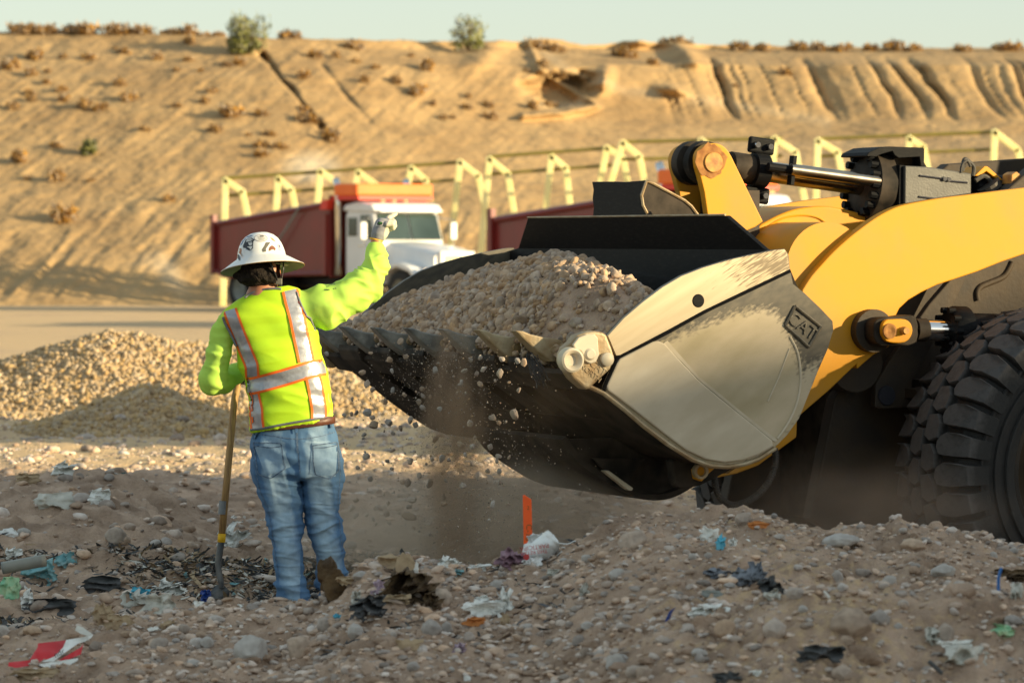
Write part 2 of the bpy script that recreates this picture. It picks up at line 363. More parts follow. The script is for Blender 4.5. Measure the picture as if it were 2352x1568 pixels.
# unseen mounds added off-frame to cast shade on the foreground and gravel cone
def mound(name, cx, cy, L, Wd, h, ang, seed):
    n1, n2 = 90, 50; a = np.linspace(-1, 1, n1); b = np.linspace(-1, 1, n2); A, B = np.meshgrid(a, b, indexing='ij')
    z = h*np.clip(1-np.abs(B), 0, 1)**.9*np.clip((1-np.abs(A))*3.2, 0, 1)
    ca, sa = math.cos(ang), math.sin(ang)
    x = cx+A*L*ca-B*Wd*sa; y = cy+A*L*sa+B*Wd*ca
    z = z*(1+.05*fbm(np.stack([x, y, z], -1)*.5, 3, seed))-.3
    i = np.arange(n1*n2).reshape(n1, n2); F = np.stack([i[:-1, :-1], i[1:, :-1], i[1:, 1:], i[:-1, 1:]], -1).reshape(-1, 4)
    o = mesh(name, np.stack([x, y, z], -1).reshape(-1, 3), F, MATS['soil'], smooth=True); tag(o, 'unseen brown earth mound added beyond the right edge to cast shade', None, None, 'structure'); return o
mound('shade_mound', 57, -10.5, 27, 26, 14.7, R_(90), 5)
mound('shade_mound', 10.4, 30.2, 2.6, 2.6, 4.9, R_(75), 6)

# ---------------- hillside ----------------
us = np.concatenate([np.linspace(-4200, -350, 60), np.linspace(-340, 2700, 560), np.linspace(2710, 7000, 60)]); ts = np.linspace(0, 1, 330)
topv = np.interp(us, [-4200,0,400,600,1000,1170,1210,1250,1290,1340,1390,1430,1470,1520,1800,2352,7000], [62,72,80,88,95,97,94,89,92,104,103,95,98,101,106,112,125])
U, T = np.meshgrid(us, ts)
s_ = sstep(500, 1800, U)
vb = 702*(1-s_)+694*s_; Vv = vb+(topv[None, :]-vb)*T
yl = np.interp(Vv, [75, 180, 420, 600, 702], [131, 125, 115, 107, 103]); yr = np.interp(Vv, [112, 150, 275, 480, 694], [143, 136, 131, 117, 106])
Yh = yl*(1-s_)+yr*s_
def gau(cu, cv, su, sv, rot=0):
    du, dv = U-cu, Vv-cv; c, s = math.cos(rot), math.sin(rot)
    a, b = (du*c+dv*s)/su, (-du*s+dv*c)/sv
    return np.exp(-(a*a+b*b))
def segd(pts):
    r = np.full(U.shape, 1e9)
    for (a, b), (c, d) in zip(pts[:-1], pts[1:]):
        t = np.clip(((U-a)*(c-a)+(Vv-b)*(d-b))/((c-a)**2+(d-b)**2), 0, 1); r = np.minimum(r, np.hypot(U-a-t*(c-a), Vv-b-t*(d-b)))
    return r
X0 = (U-UC)/K*Yh; Z0 = CH-(Vv-HZ)/K*Yh
q = np.stack([(X0-.9*Z0), Z0*.22, 0*X0], -1); q2_ = np.stack([(X0-.5*Z0), Z0*.3, 0*X0], -1)
left = 1-sstep(1150, 1450, U)
edge = np.minimum(T/.06, (1-T)/.03).clip(0, 1)
dY = left*edge*(.10*np.abs(fbm(q*1.6, 4, 3))+.22*fbm(q*.35, 3, 8)+.09*fbm(q*5, 3, 18)+.20*fbm(np.stack([X0*1.1, Z0*1.4, 0*X0], -1), 4, 28))
low = sstep(420, 520, Vv)*left
dY += low*edge*(1.3*np.abs(fbm(q2_*.8, 4, 12))-.2)
cl = sstep(125, 150, Vv)*(1-sstep(235, 290, Vv))*sstep(1480, 1640, U)
xx = X0+.5*fbm(np.stack([X0*.35, Z0*.6, 0*X0], -1), 3, 45)+.18*Z0; L1 = lambda f, k: vnoise(np.stack([xx*f, 0*xx, 0*xx], -1), k)
md_ = .35+.65*np.abs(L1(.23, 61)); 
dY += cl*(2.1*md_*np.clip(1-np.abs(L1(.40, 40))*1.0, 0, 1)**16+.8*np.clip(1-np.abs(L1(1.15, 41)), 0, 1)**9+.3*np.clip(1-np.abs(L1(3.1, 42)), 0, 1)**5)
dY += (1-left)*edge*(1-cl*.6)*.35*fbm(np.stack([X0*.3, Z0*.8, 0*X0], -1), 4, 13)
wob = 1+.9*fbm(np.stack([U*.03, Vv*.03, 0*U], -1), 3, 77)
dY += .9*wob*np.exp(-(segd([(600,125),(622,150),(648,185),(672,208),(690,232),(712,262),(738,292)])/(4.5*np.clip(wob, .5, 2)))**2)+.22*wob*np.exp(-(segd([(740,150),(772,190),(790,215),(850,280)])/5)**2)
dY += .8*np.exp(-(segd([(1215,100),(1240,160),(1330,215),(1370,245),(1290,262),(1200,268)])/7)**2)*-1
pn = fbm(np.stack([U*.02, Vv*.03, 0*U], -1), 4, 90)
pit = sstep(0, 1, (1-np.hypot((U-1275+.35*(Vv-203))/98, (Vv-203)/50)+.45*pn)*2.0); dY += 1.9*pit
dY -= 2.4*gau(1570, 125, 45, 18, .5)+1.8*gau(1465, 102, 26, 9)+1.6*gau(1385, 185, 18, 30, .3)+1.5*gau(1545, 208, 34, 10, .2)+1.5*gau(1120, 120, 50, 25, -.4)
dY += (1-left)*edge*.16*fbm(np.stack([X0*1.2, Z0*1.6, 0*X0], -1), 4, 19)
Yh2 = Yh+dY
HX = (U-UC)/K*Yh; HZ_ = Z0+.05*fbm(np.stack([X0, Yh, Z0], -1)*2, 3, 2)
hv = np.stack([HX, Yh2, HZ_], -1)
bot = hv[0].copy(); bot[:, 2] -= 2; bot[:, 1] -= 2
back = hv[-1].copy(); back[:, 1] += 6; back[:, 2] -= .15; back2 = back.copy(); back2[:, 1] += 500; back2[:, 0] *= 4; back2[:, 2] -= 6
hv = np.concatenate([bot[None], hv, back[None], back2[None]], 0); n_, m_ = hv.shape[:2]
i = np.arange(n_*m_).reshape(n_, m_); HF = np.stack([i[:-1, :-1], i[:-1, 1:], i[1:, 1:], i[1:, :-1]], -1).reshape(-1, 4)
pl = .18+.55*gau(715, 385, 75, 42)*(U < 790)+.3*gau(400, 640, 70, 34, 1.0)+.2*gau(330, 600, 80, 40)+.3*gau(1290, 240, 100, 14)+.2*s_*sstep(280, 330, Vv)+.25*np.exp(-(segd([(1230,100),(1300,160),(1440,210),(1650,235),(1900,280)])/22)**2)
pl = np.concatenate([pl[:1], pl, pl[-1:], pl[-1:]], 0)
hills = mesh('hills', hv.reshape(-1, 3), HF, MATS['hill_soil'], smooth=True, attrs={'pale': pl.ravel()})
tag(hills, 'sunlit tan quarry bank with gullies, a ramp and eroded cliffs on the right', None, None, 'structure')
HB = BVHTree.FromPolygons([Vector(v) for v in hv[1:-1:2, ::2].reshape(-1, 3)], (lambda a, b: [(r*b+c, r*b+c+1, (r+1)*b+c+1, (r+1)*b+c) for r in range(a-1) for c in range(b-1)])(*hv[1:-1:2, ::2].shape[:2]))
def hill_at(u, v):
    d = Vector(P(u, v, 1))-Vector((0, 0, CH)); d.normalize()
    h = HB.ray_cast(Vector((0, 0, CH)), d)
    return np.array(h[0]) if h[0] is not None else P(u, v, 128)

# ---------------- brush on the bank ----------------
def clump_mesh(name, n, rx, rz, leaf, seed, mat_, up=.5, parent=None):
    rs = np.random.RandomState(seed); V = []; F = []; tint = []
    blobs = [(rs.uniform(-.6, .6)*rx, rs.uniform(-.6, .6)*rx, rs.uniform(.15, .65)*rz, rs.uniform(.3, .55)*rx, rs.rand()) for _ in range(9)]
    for k in range(n):
        b = blobs[rs.randint(len(blobs))]
        d = rs.normal(size=3); d /= np.linalg.norm(d); r = b[3]*rs.uniform(.5, 1.05)
        c = np.array([b[0]+d[0]*r, b[1]+d[1]*r, max(.0, b[2]+d[2]*r*rz/rx)])
        a = rs.normal(size=3); a[2] += up; a /= np.linalg.norm(a); t = np.cross(a, rs.normal(size=3)); t /= np.linalg.norm(t)
        l = leaf*rs.uniform(.6, 1.5); i0 = len(V); V += [c-t*l*.22, c+t*l*.22, c+a*l]; F.append((i0, i0+1, i0+2)); tint += [np.clip(b[4]*.7+rs.rand()*.3, 0, 1)]*3
    return np.array(V), np.array(F), np.array(tint)
BR = []
for k in range(5):
    V, F, t = clump_mesh('b', 420, .5, .42, .16, 100+k, None)
    me_o = mesh('dry_bush', V, F, MATS['dry_brush'], local=True, attrs={'tint': t}); BR.append(me_o.data); bpy.data.objects.remove(me_o)
bl = [(80,135),(30,158),(145,135),(205,138),(265,112),(282,122),(108,168),(70,172),(107,192),(140,210),(68,218),(70,233),(148,233),(28,250),(190,250),(233,252),(292,232),(360,136),(432,140),(405,163),(462,164),(435,100),(273,196),(485,212),(468,237),(405,245),(532,268),(598,266),(550,150),(522,152),(700,280),(700,258),(752,308),(762,325),(570,312),(615,310),(598,338),(640,340),(600,358),(490,303),(332,300),(45,372),(62,412),(127,415),(385,462),(210,415),(152,510),(20,160),(725,133),(772,131),(818,145),(862,158),(945,130),(980,160),(912,192),(952,218),(965,213),(995,242),(1015,272),(1040,272),(1072,250),(1075,225),(1120,245),(1125,272),(835,190),(1210,165),(1245,155),(1262,170),(1290,178),(1300,188),(1260,245),(1225,250),(1275,245),(1500,90+60),(1690,200),(1800,170),(700,180),(672,205),(128,318+20)]
rs = np.random.RandomState(4)
for k, (u, v) in enumerate(bl):
    p = hill_at(u, v); o = bpy.data.objects.new('dry_bush', BR[k % 5]); COL.objects.link(o)
    s = rs.uniform(.26, .62)*(1.5 if (u, v) in [(532,268),(700,280),(752,308),(762,325),(152,510),(385,462),(957,218)] else 1)
    o.location = p-np.array([0, 0, .03]); o.scale = (s*rs.uniform(.8, 1.3), s, s*rs.uniform(.9, 1.6)); o.rotation_euler = (0, 0, rs.uniform(0, 6))
    tag(o, 'low tawny dry bush growing on the sunlit tan bank', 'bush', 'dry bushes dotted over the bank')
rim = [(42,72),(62,71),(100,68),(118,70),(160,72),(172,74),(190,72),(205,76),(262,74),(278,72),(290,80),(325,78),(380,76),(400,77),(430,80),(465,76),(500,80),(662,85),(815,84),(920,90),(1235,92),(1275,92),(1430,92),(1440,94),(1530,100),(1562,102),(1700,103),(1752,104),(1830,104),(1880,106),(1935,106),(2000,107),(2050,108),(2100,107),(2205,110),(2215,108),(2300,112),(2330,112)]
for k, (u, v) in enumerate(rim):
    tv = float(np.interp(u, us, topv)); p = P(u, tv+2, 131 if u < 900 else 137 if u < 1500 else 142)
    ch = HB.ray_cast(Vector((p[0], p[1], 30)), Vector((0, 0, -1)))
    if ch[0] is not None: p = np.array(ch[0])
    o = bpy.data.objects.new('rim_bush', BR[(k*3) % 5]); COL.objects.link(o); s = rs.uniform(.5, .95)
    o.location = p-np.array([0, 0, .05]); o.scale = (s*1.2, s, s*1.1); o.rotation_euler = (0, 0, rs.uniform(0, 6))
    tag(o, 'tawny dry bush standing on the rim of the bank against the sky', 'bush', 'dry bushes along the skyline')
def shrub(u, v, wd, ht, seed, label, n, bare):
    p = hill_at(u, v); t = empty('shrub', p, label, 'shrub')
    m = MB(); rs = np.random.RandomState(seed)
    for k in range(14):
        a = rs.uniform(0, 6.28); l = ht*rs.uniform(.55, 1.05); r = wd/2*rs.uniform(.2, .9)
        pts = [p+np.array([math.cos(a)*r*s, math.sin(a)*r*s*.8, l*s**.8]) for s in (0, .35, .7, 1)]
        m.tube(pts, [.03, .02, .014, .006], 5)
    m.build('branches', MATS['twig'], t)
    V, F, tt = clump_mesh('f', n, wd/2, ht*.48, .15, seed, None); V[:, 2] += ht*.02
    V2, F2, t2 = clump_mesh('f', bare, wd/2*1.02, ht*1.0, .13, seed+9, None, up=1.5); V2[:, 2] += ht*.16
    mesh('foliage', np.concatenate([V, V2])+p, np.concatenate([F, F2+len(V)]), MATS['green_brush'], t, attrs={'tint': np.concatenate([tt, t2])})
shrub(568, 124, 1.5, 1.22, 31, 'green desert shrub on the bank top, the fuller of the two', 1500, 900)
shrub(1076, 118, 1.25, 1.2, 37, 'thin wispy shrub on the bank top, the sparser of the two', 170, 520)
hb = empty('green_bush', hill_at(203, 355), 'round olive green bush alone on the left of the bank', 'bush')
V, F, tt = clump_mesh('f', 700, .32, .5, .14, 77, None); mesh('foliage', V+np.array(hb.location), F, MATS['green_brush'], hb, attrs={'tint': tt})
m = MB(); m.tube([np.array(hb.location)+[0, 0, -.05], np.array(hb.location)+[0, 0, .3]], [.03, .015], 6); m.build('stem', MATS['twig'], hb)

# ---------------- stones ----------------
def stone_variant(sub, seed, angular=5, lump=.16):
    bm = bmesh.new(); bmesh.ops.create_icosphere(bm, subdivisions=sub, radius=1)
    V = np.array([v.co for v in bm.verts]); F = np.array([[v.index for v in f.verts] for f in bm.faces]); bm.free()
    rs = np.random.RandomState(seed)
    V = V*(1+lump*fbm(V*1.3+seed, 2, seed)[:, None]*2)
    for _ in range(angular):
        n = rs.normal(size=3); n /= np.linalg.norm(n); d = rs.uniform(.62, .85); k = V@n-d; V = V-np.clip(k, 0, None)[:, None]*n*.9
    V *= np.array([1, rs.uniform(.65, .95), rs.uniform(.5, .8)])
    return V, F
SV1 = [stone_variant(1, 70+k, 2) for k in range(8)]; SV2 = [stone_variant(2, 10+k) for k in range(10)]; SV3 = [stone_variant(3, 40+k, 6, .14) for k in range(10)]
def randrot(rs, n):
    q = rs.normal(size=(n, 4)); q /= np.linalg.norm(q, axis=1)[:, None]; w, x, y, z = q.T
    return np.stack([1-2*(y*y+z*z), 2*(x*y-z*w), 2*(x*z+y*w), 2*(x*y+z*w), 1-2*(x*x+z*z), 2*(y*z-x*w), 2*(x*z-y*w), 2*(y*z+x*w), 1-2*(x*x+y*y)], -1).reshape(n, 3, 3)
def scatter(name, pos, size, mat_, seed, variants, label, cat, parent=None, aniso=(1, 1, 1), flat=False, kind='stuff'):
    rs = np.random.RandomState(seed); n = len(pos); R = randrot(rs, n); which = rs.randint(0, len(variants), n)
    Vs = []; Fs = []; Ts = []; off = 0; tv = rs.rand(n)
    for k, (V, F) in enumerate(variants):
        s = np.where(which == k)[0]
        if not len(s): continue
        an = np.stack([rs.uniform(.8, 1.25, len(s)) for _ in range(3)], -1)
        W_ = np.einsum('nij,nvj->nvi', R[s], V[None]*an[:, None])*size[s][:, None, None]
        if flat: W_[..., 2] *= .6
        W_ = W_+pos[s][:, None]
        Vs.append(W_.reshape(-1, 3)); Fs.append((F[None]+(np.arange(len(s))*len(V))[:, None, None]+off).reshape(-1, 3)); Ts.append(np.repeat(tv[s], len(V))); off += len(s)*len(V)
    o = mesh(name, np.concatenate(Vs), np.concatenate(Fs), MATS[mat_], parent, smooth=True, attrs={'tint': np.concatenate(Ts)})
    return tag(o, label, cat, None, kind)
rs = np.random.RandomState(11)
# foreground pebbles
def field(n, x0, x1, y0, y1, rs): return rs.uniform(x0, x1, n), rs.uniform(y0, y1, n)
x, y = field(19000, -2.3, 2.6, 11.3, 16, rs); s = np.exp(rs.normal(math.log(.0095), .45, len(x))).clip(.004, .024)
dens = fbm(np.stack([x, y, 0*x], -1)*1.2, 3, 70)+.45*sstep(.0, 1.2, x)+.3*rs.rand(len(x)); k = dens > -.05
x, y, s = x[k], y[k], s[k]; z = Hn(x, y)+s*.15
scatter('pebbles', np.stack([x, y, z], -1), s, 'field_stone', 1, SV2, 'loose pebbles and small stones strewn over the foreground berm', 'pebbles', flat=True)
x, y = field(9000, -2.3, 2.6, 11.3, 16, rs); s = np.exp(rs.normal(math.log(.020), .3, len(x))).clip(.012, .034)
dens = fbm(np.stack([x, y, 0*x], -1)*1.1, 3, 75)+.5*rs.rand(len(x))+.15*(x < 0)*(x > -1.6); k = dens > .27
x, y, s = x[k], y[k], s[k]; z = Hn(x, y)+s*.1
scatter('clods', np.stack([x, y, z], -1), s, 'field_stone', 2, SV3, 'walnut sized stones and clods half sunk in the foreground soil', 'stones', flat=True)
x, y = field(700, -2.3, 2.6, 11.5, 15.5, rs); s = np.exp(rs.normal(math.log(.034), .3, len(x))).clip(.02, .06); z = Hn(x, y)-s*.15
scatter('earth_clods', np.stack([x, y, z], -1), s, 'soil', 6, [stone_variant(3, 90+k, 3, .3) for k in range(6)], 'crumbly clods of brown earth on the foreground berm', 'clods', flat=True)
# ground behind the berm, up to the heap
x = rs.uniform(-6, 5, 15000); y = 16.3+rs.rand(15000)**1.3*22; k = np.abs(x) < y*.15; x, y = x[k], y[k]
s = np.exp(rs.normal(math.log(.022), .5, len(x))).clip(.01, .09); z = Hn(x, y)+s*.1
scatter('rubble', np.stack([x, y, z], -1), s, 'field_stone', 3, SV2, 'loose rubble scattered over the flat ground behind the berm', 'rubble', flat=True)
# heap stones
n = 34000; x = rs.uniform(-7.5, -.2, n); y = rs.uniform(37.8, 41.6, n); s = np.exp(rs.normal(math.log(.023), .35, n)).clip(.012, .06); z = Hn(x, y)+s*.2
k = (H(x, y) > .05) | (rs.rand(n) < .3); x, y, z, s = x[k], y[k], z[k], s[k]
scatter('gravel_heap', np.stack([x, y, z], -1), s, 'heap_stone', 4, SV1, 'heaped tan gravel in sunlight behind the worker', 'gravel')
n = 5000; a = rs.uniform(0, 6.28, n); r = np.sqrt(rs.rand(n)); x = -3.35+1.25*r*np.cos(a); y = 35.3+1.05*r*np.sin(a); s = np.exp(rs.normal(math.log(.026), .35, n)).clip(.015, .06); z = Hn(x, y)+s*.2
scatter('gravel_heap', np.stack([x, y, z], -1), s, 'heap_stone', 5, SV1, 'small shaded cone of gravel at the foot of the sunlit heap', 'gravel')
# ---------------- wheel loader ----------------
TH = R_(24); BX = np.array([math.cos(TH), math.sin(TH), 0]); WX = np.array([-math.sin(TH), math.cos(TH), 0]); ZZ = np.array([0, 0, 1.])
P0 = np.array([.4825, 19.0, 0])
def L3(s, z, w): return P0+BX*s+WX*w+ZZ*z          # s back along the machine, w towards its far side
def pl(uv, w):
    u, v = uv; k = (u-UC)/K
    s = (k*(P0[1]+WX[1]*w)-(P0[0]+WX[0]*w))/(BX[0]-k*BX[1]); Y = P0[1]+BX[1]*s+WX[1]*w
    return L3(s, CH-(v-HZ)/K*Y, w)
def sz(uv, w):
    p = pl(uv, w); d = p-P0; return float(d@BX), float(p[2])
def pp(c, pts, w): return [pl(c(*p), w) for p in pts]
def smooth_path(pts, n=6, closed=False):
    pts = [np.array(p, float) for p in pts]; out = []; N_ = len(pts)
    for i in range(N_ if closed else N_-1):
        a, b, c, d = (pts[(i-1) % N_], pts[i], pts[(i+1) % N_], pts[(i+2) % N_]) if closed else (pts[max(i-1, 0)], pts[i], pts[i+1], pts[min(i+2, N_-1)])
        for k in range(n):
            t = k/n; out.append(.5*((2*b)+(-a+c)*t+(2*a-5*b+4*c-d)*t*t+(-a+3*b-3*c+d)*t**3))
    if not closed: out.append(pts[-1])
    return out
M = MATS
LZ = -.35
loader = empty('wheel_loader', L3(2.9, LZ, 1.7), 'large yellow wheel loader carrying gravel in its raised black bucket', 'loader')
def dense(o, step=.03, w=0):
    """cut the big faces of a plate on a grid so that wear can follow it"""
    bm = bmesh.new(); bm.from_mesh(o.data); bmesh.ops.recalc_face_normals(bm, faces=bm.faces)
    org = np.array(root_of(o).location) if o.parent else np.zeros(3)
    co = np.array([v.co for v in bm.verts])+org-P0; s = co@BX; z = co[:, 2]
    for a0, a1, n in ((s.min(), s.max(), BX), (z.min(), z.max(), ZZ)):
        for c in np.arange(a0+step, a1, step):
            pc = P0+n*c if n is BX else np.array([0, 0, c])
            bmesh.ops.bisect_plane(bm, geom=bm.verts[:]+bm.edges[:]+bm.faces[:], plane_co=Vector(pc-org), plane_no=Vector(n), dist=1e-5)
    bm.to_mesh(o.data); bm.free(); return o
def sdpoly(x, y, poly):
    x = np.asarray(x); y = np.asarray(y); d = np.full(x.shape, 1e9); ins = np.zeros(x.shape, bool); n = len(poly)
    for i in range(n):
        a, b = poly[i], poly[(i+1) % n]; ex, ey = b[0]-a[0], b[1]-a[1]
        t = np.clip(((x-a[0])*ex+(y-a[1])*ey)/(ex*ex+ey*ey+1e-12), 0, 1); d = np.minimum(d, np.hypot(x-a[0]-t*ex, y-a[1]-t*ey))
        c = (a[1] > y) != (b[1] > y); xi = (b[0]-a[0])*(y-a[1])/((b[1]-a[1]) if b[1] != a[1] else 1e-9)+a[0]; ins ^= c & (x < xi)
    return np.where(ins, d, -d)
def set_attr(o, name, fn):
    me = o.data; co = np.zeros(len(me.vertices)*3); me.vertices.foreach_get('co', co); co = co.reshape(-1, 3)+np.array(root_of(o).location)-P0
    a = me.attributes.new(name, 'FLOAT', 'POINT'); a.data.foreach_set('value', np.asarray(fn(co@BX, co[:, 2], co@WX), np.float32))
WB = 3.4
# --- bucket side plate ---
plate = [(450,775),(520,700),(600,632),(680,572),(760,525),(850,490),(950,460),(1050,437),(1150,417),(1190,414),(1206,440),(1212,500),(1225,560),(1275,600),(1340,662),(1390,715),(1393,752),(1370,830),(1330,920),(1290,1020),(1250,1120),(1200,1190),(1150,1240),(1080,1285),(1020,1306),(950,1318),(880,1314),(800,1285),(700,1222),(600,1147),(520,1078),(432,1010),(440,985),(490,875)]
NP = pp(c4, plate, 0)
prof = [sz(c4(*p), 0) for p in plate]
fl = [(300,938),(366,1003),(432,1016),(520,1084),(600,1153),(700,1228),(800,1291),(880,1320),(950,1324),(1020,1312),(1080,1291),(1150,1246),(1200,1196),(1250,1126),(1290,1026),(1330,926),(1345,850),(1320,700),(1250,560),(1195,425)]
flp = [np.array(sz(c4(*p), 0)) for p in fl]
bucket = None
def shell(pts, w0, w1, th, nseg=1):
    m = MB(); V = []; n = len(pts)
    nrm = []
    for i in range(n):
        d = pts[min(i+1, n-1)]-pts[max(i-1, 0)]; d = d/np.linalg.norm(d); nrm.append(np.array([-d[1], d[0]]))
    for ww in (w0, w1):
        for p in pts: V.append(L3(p[0], p[1], ww))
        for p, q_ in zip(pts, nrm): V.append(L3(p[0]+q_[0]*th, p[1]+q_[1]*th, ww))
    F = []
    for i in range(n-1):
        F += [(i, i+1, 2*n+i+1, 2*n+i), (n+i, 3*n+i, 3*n+i+1, n+i+1), (i, n+i, n+i+1, i+1), (2*n+i, 2*n+i+1, 3*n+i+1, 3*n+i)]
    F += [(0, 2*n, 3*n, n), (n-1, 2*n-1, 4*n-1, 3*n-1)]
    m.add(V, F); return m
bucket = fixn(shell(flp, .03, WB-.03, .03).build('bucket', M['dark_steel'], loader)); autosmooth(bucket, 30)
for nm, w0, w1 in (('side_plate', 0, .035), ('side_plate', WB-.035, WB)):
    m = MB(); pts = [L3(s, z, w0) for s, z in prof]; m.prism(pts, WX*(w1-w0)); o = m.build(nm, M['plate_steel'], bucket)
    dense(o, .035)
    worn = [sz(c4(*p), 0) for p in [(690,800),(760,765),(860,728),(960,690),(1060,668),(1130,672),(1175,700),(1215,780),(1245,850),(1262,930),(1330,880),(1340,920),(1300,1050),(1250,1150),(1150,1260),(1000,1330),(800,1320),(600,1180),(400,1000),(500,860)]]
    set_attr(o, 'wear_light', lambda s, z, w: .5+np.clip(sdpoly(s, z, worn)/.16, -.6, .6))
def raised(name, c, pts, w, th, mt, par, bw=.004, wear_light=None, sm=False):
    q_ = pp(c, pts, w) if not sm else smooth_path(pp(c, pts, w), 3, True)
    m = MB(); m.prism(q_, WX*th); o = fixn(m.build(name, M[mt], par))
    if wear_light: dense(o, .03); set_attr(o, 'wear_light', wear_light)
    elif bw: bevel(o, bw)
    return o
upper = [(452,776),(520,702),(600,634),(680,574),(760,527),(850,492),(950,462),(1050,439),(1150,419),(1188,415),(1200,428),(1211,498),(1000,598),(850,670),(700,752),(502,856),(487,858)]
cs = sz(c4(1120,470), 0)
raised('side_liner', c4, upper, -.022, .022, 'liner_steel', bucket, wear_light=lambda s, z, w: .75-np.hypot((s-cs[0])/.55, (z-cs[1])/.30)+.22*fbm(np.stack([s*60+z*10, z*9, 0*s], -1), 3, 6))
lower = [(502,872),(560,842),(640,800),(662,797),(690,808),(760,885),(830,960),(920,1035),(1000,1100),(1075,1160),(1140,1213),(1143,1238),(1080,1275),(1015,1297),(940,1306),(860,1292),(780,1255),(680,1180),(560,1085),(450,1003),(447,985),(490,890)]
raised('wear_plate', c4, lower, -.020, .020, 'worn_steel', bucket, bw=.008)
raised('rib', c4, [(685,806),(700,796),(830,945),(1000,1085),(1160,1212),(1215,800+0),(1216,800),(1255,870),(1256,960),(1238,1060),(1200,1140),(1150,1215),(1140,1214)][:5]+[(1152,1218),(1140,1213),(1000,1100),(830,960)], -.006, .006, 'worn_steel', bucket, bw=0)
arc = smooth_path(pp(c4, [(1212,780),(1245,850),(1256,950),(1243,1050),(1205,1140),(1160,1205)], -.002), 5); m = MB(); m.tube(arc, .006, 6); m.build('weld_seam', M['worn_steel'], bucket)
arc = pp(c4, [(1210,830),(1165,950),(1120,1050)], -.002); m = MB(); m.tube(arc, .004, 6); m.build('weld_seam', M['worn_steel'], bucket)
# shade of the gap between the two liners drawn as a black tube, and hole
arc = smooth_path(pp(c4, [(1212,505),(1000,606),(850,678),(700,762),(600,812),(500,862),(478,900),(437,990),(440,1003)], -.008), 3); m = MB(); m.tube(arc, .010, 6); m.build('gap_line', M['black_steel'], bucket)
m = MB(); m.lathe(pl(c4(830,630), -.026), WX, [(0, 0), (0, .029), (.004, .034), (.006, .034)], 24); m.build('bolt_hole', M['black_steel'], bucket)
# bottom edge strip under the liner
arc = pp(c4, [(365,985),(432,1016),(520,1084),(600,1153),(700,1228),(800,1291),(880,1320),(950,1324),(1020,1312),(1080,1291),(1150,1246)], -.004); m = MB(); m.tube(arc, [(.016, .012)]*len(arc), 8); m.build('edge_strip', M['cast_steel'], bucket)
# maker's badge
def on_plate(c, x, y, w, a, bx, by):
    s, z = sz(c(x, y), w); ca, sa = math.cos(a), math.sin(a); return L3(s+bx*ca-by*sa, z+bx*sa+by*ca, w)
bs = [(1232,652),(1340,738),(1290,823),(1190,733)]
B4 = [np.array(sz(c4(*p), 0)) for p in bs]
m = MB()
for i in range(4):
    a, b = B4[i], B4[(i+1) % 4]; m.tube([L3(a[0], a[1], -.006), L3(b[0], b[1], -.004)], .008, 6)
m.build('badge', M['badge_steel'], bucket)
def text_obj(name, s, o, X, Yv, size, mt, par, th=.003, bold=0.0, ofs=None):
    cu = bpy.data.curves.new(name, 'FONT'); cu.body = s; cu.size = size; cu.extrude = th; cu.offset = bold; cu.align_x = 'CENTER'; cu.align_y = 'CENTER'
    t = bpy.data.objects.new(name, cu); COL.objects.link(t); dg = bpy.context.evaluated_depsgraph_get(); me = bpy.data.meshes.new_from_object(t.evaluated_get(dg))
    V = np.array([v.co for v in me.vertices]); F = [tuple(p.vertices) for p in me.polygons]
    bpy.data.objects.remove(t)
    X = np.array(X, float); Yv = np.array(Yv, float); X /= np.linalg.norm(X); Yv = Yv-X*(X@Yv); Yv /= np.linalg.norm(Yv); Z_ = np.cross(X, Yv)
    return mesh(name, np.array(o)+V[:, :1]*X+V[:, 1:2]*Yv+V[:, 2:]*Z_, F, M[mt], par)
bc = sum(B4)/4; e1 = B4[1]-B4[0]; e2 = B4[0]-B4[3]
text_obj('badge_letters', 'CAT', L3(bc[0], bc[1], -.006), BX*e1[0]+ZZ*e1[1], BX*e2[0]+ZZ*e2[1], .092, 'badge_steel', bucket, .0025, .0)
# --- back panel with spill guard ---
def zs(s, z, w): return L3(s, z, w)
s_top, z_top = sz(c4(1190,414), 0)
s_g = s_top-.10; zg = 1.885
m = MB(); m.prism([zs(s_top-.03, z_top-.25, .05), zs(s_top-.03, z_top-.02, .05), zs(s_top-.03, z_top, .17), zs(s_g, zg, .46), zs(s_g, zg, WB-.46), zs(s_top-.03, z_top, WB-.17), zs(s_top-.03, z_top-.02, WB-.05), zs(s_top-.03, z_top-.25, WB-.05)], BX*.03)
bevel(fixn(m.build('spill_guard', M['black_steel'], bucket)), .004)
# inner back lining
inn = [np.array(sz(c4(*p), 0)) for p in [(1180,425),(1215,560),(1270,700),(1280,850),(1230,1000)]]
o = fixn(shell(inn, .04, WB-.04, .02).build('back_lining', M['black_steel'], bucket)); autosmooth(o)
m = MB(); m.tube([zs(s_g, zg+.004, .46), zs(s_g, zg+.004, WB-.46)], .006, 6); m.build('edge_rod', M['cast_steel'], bucket)
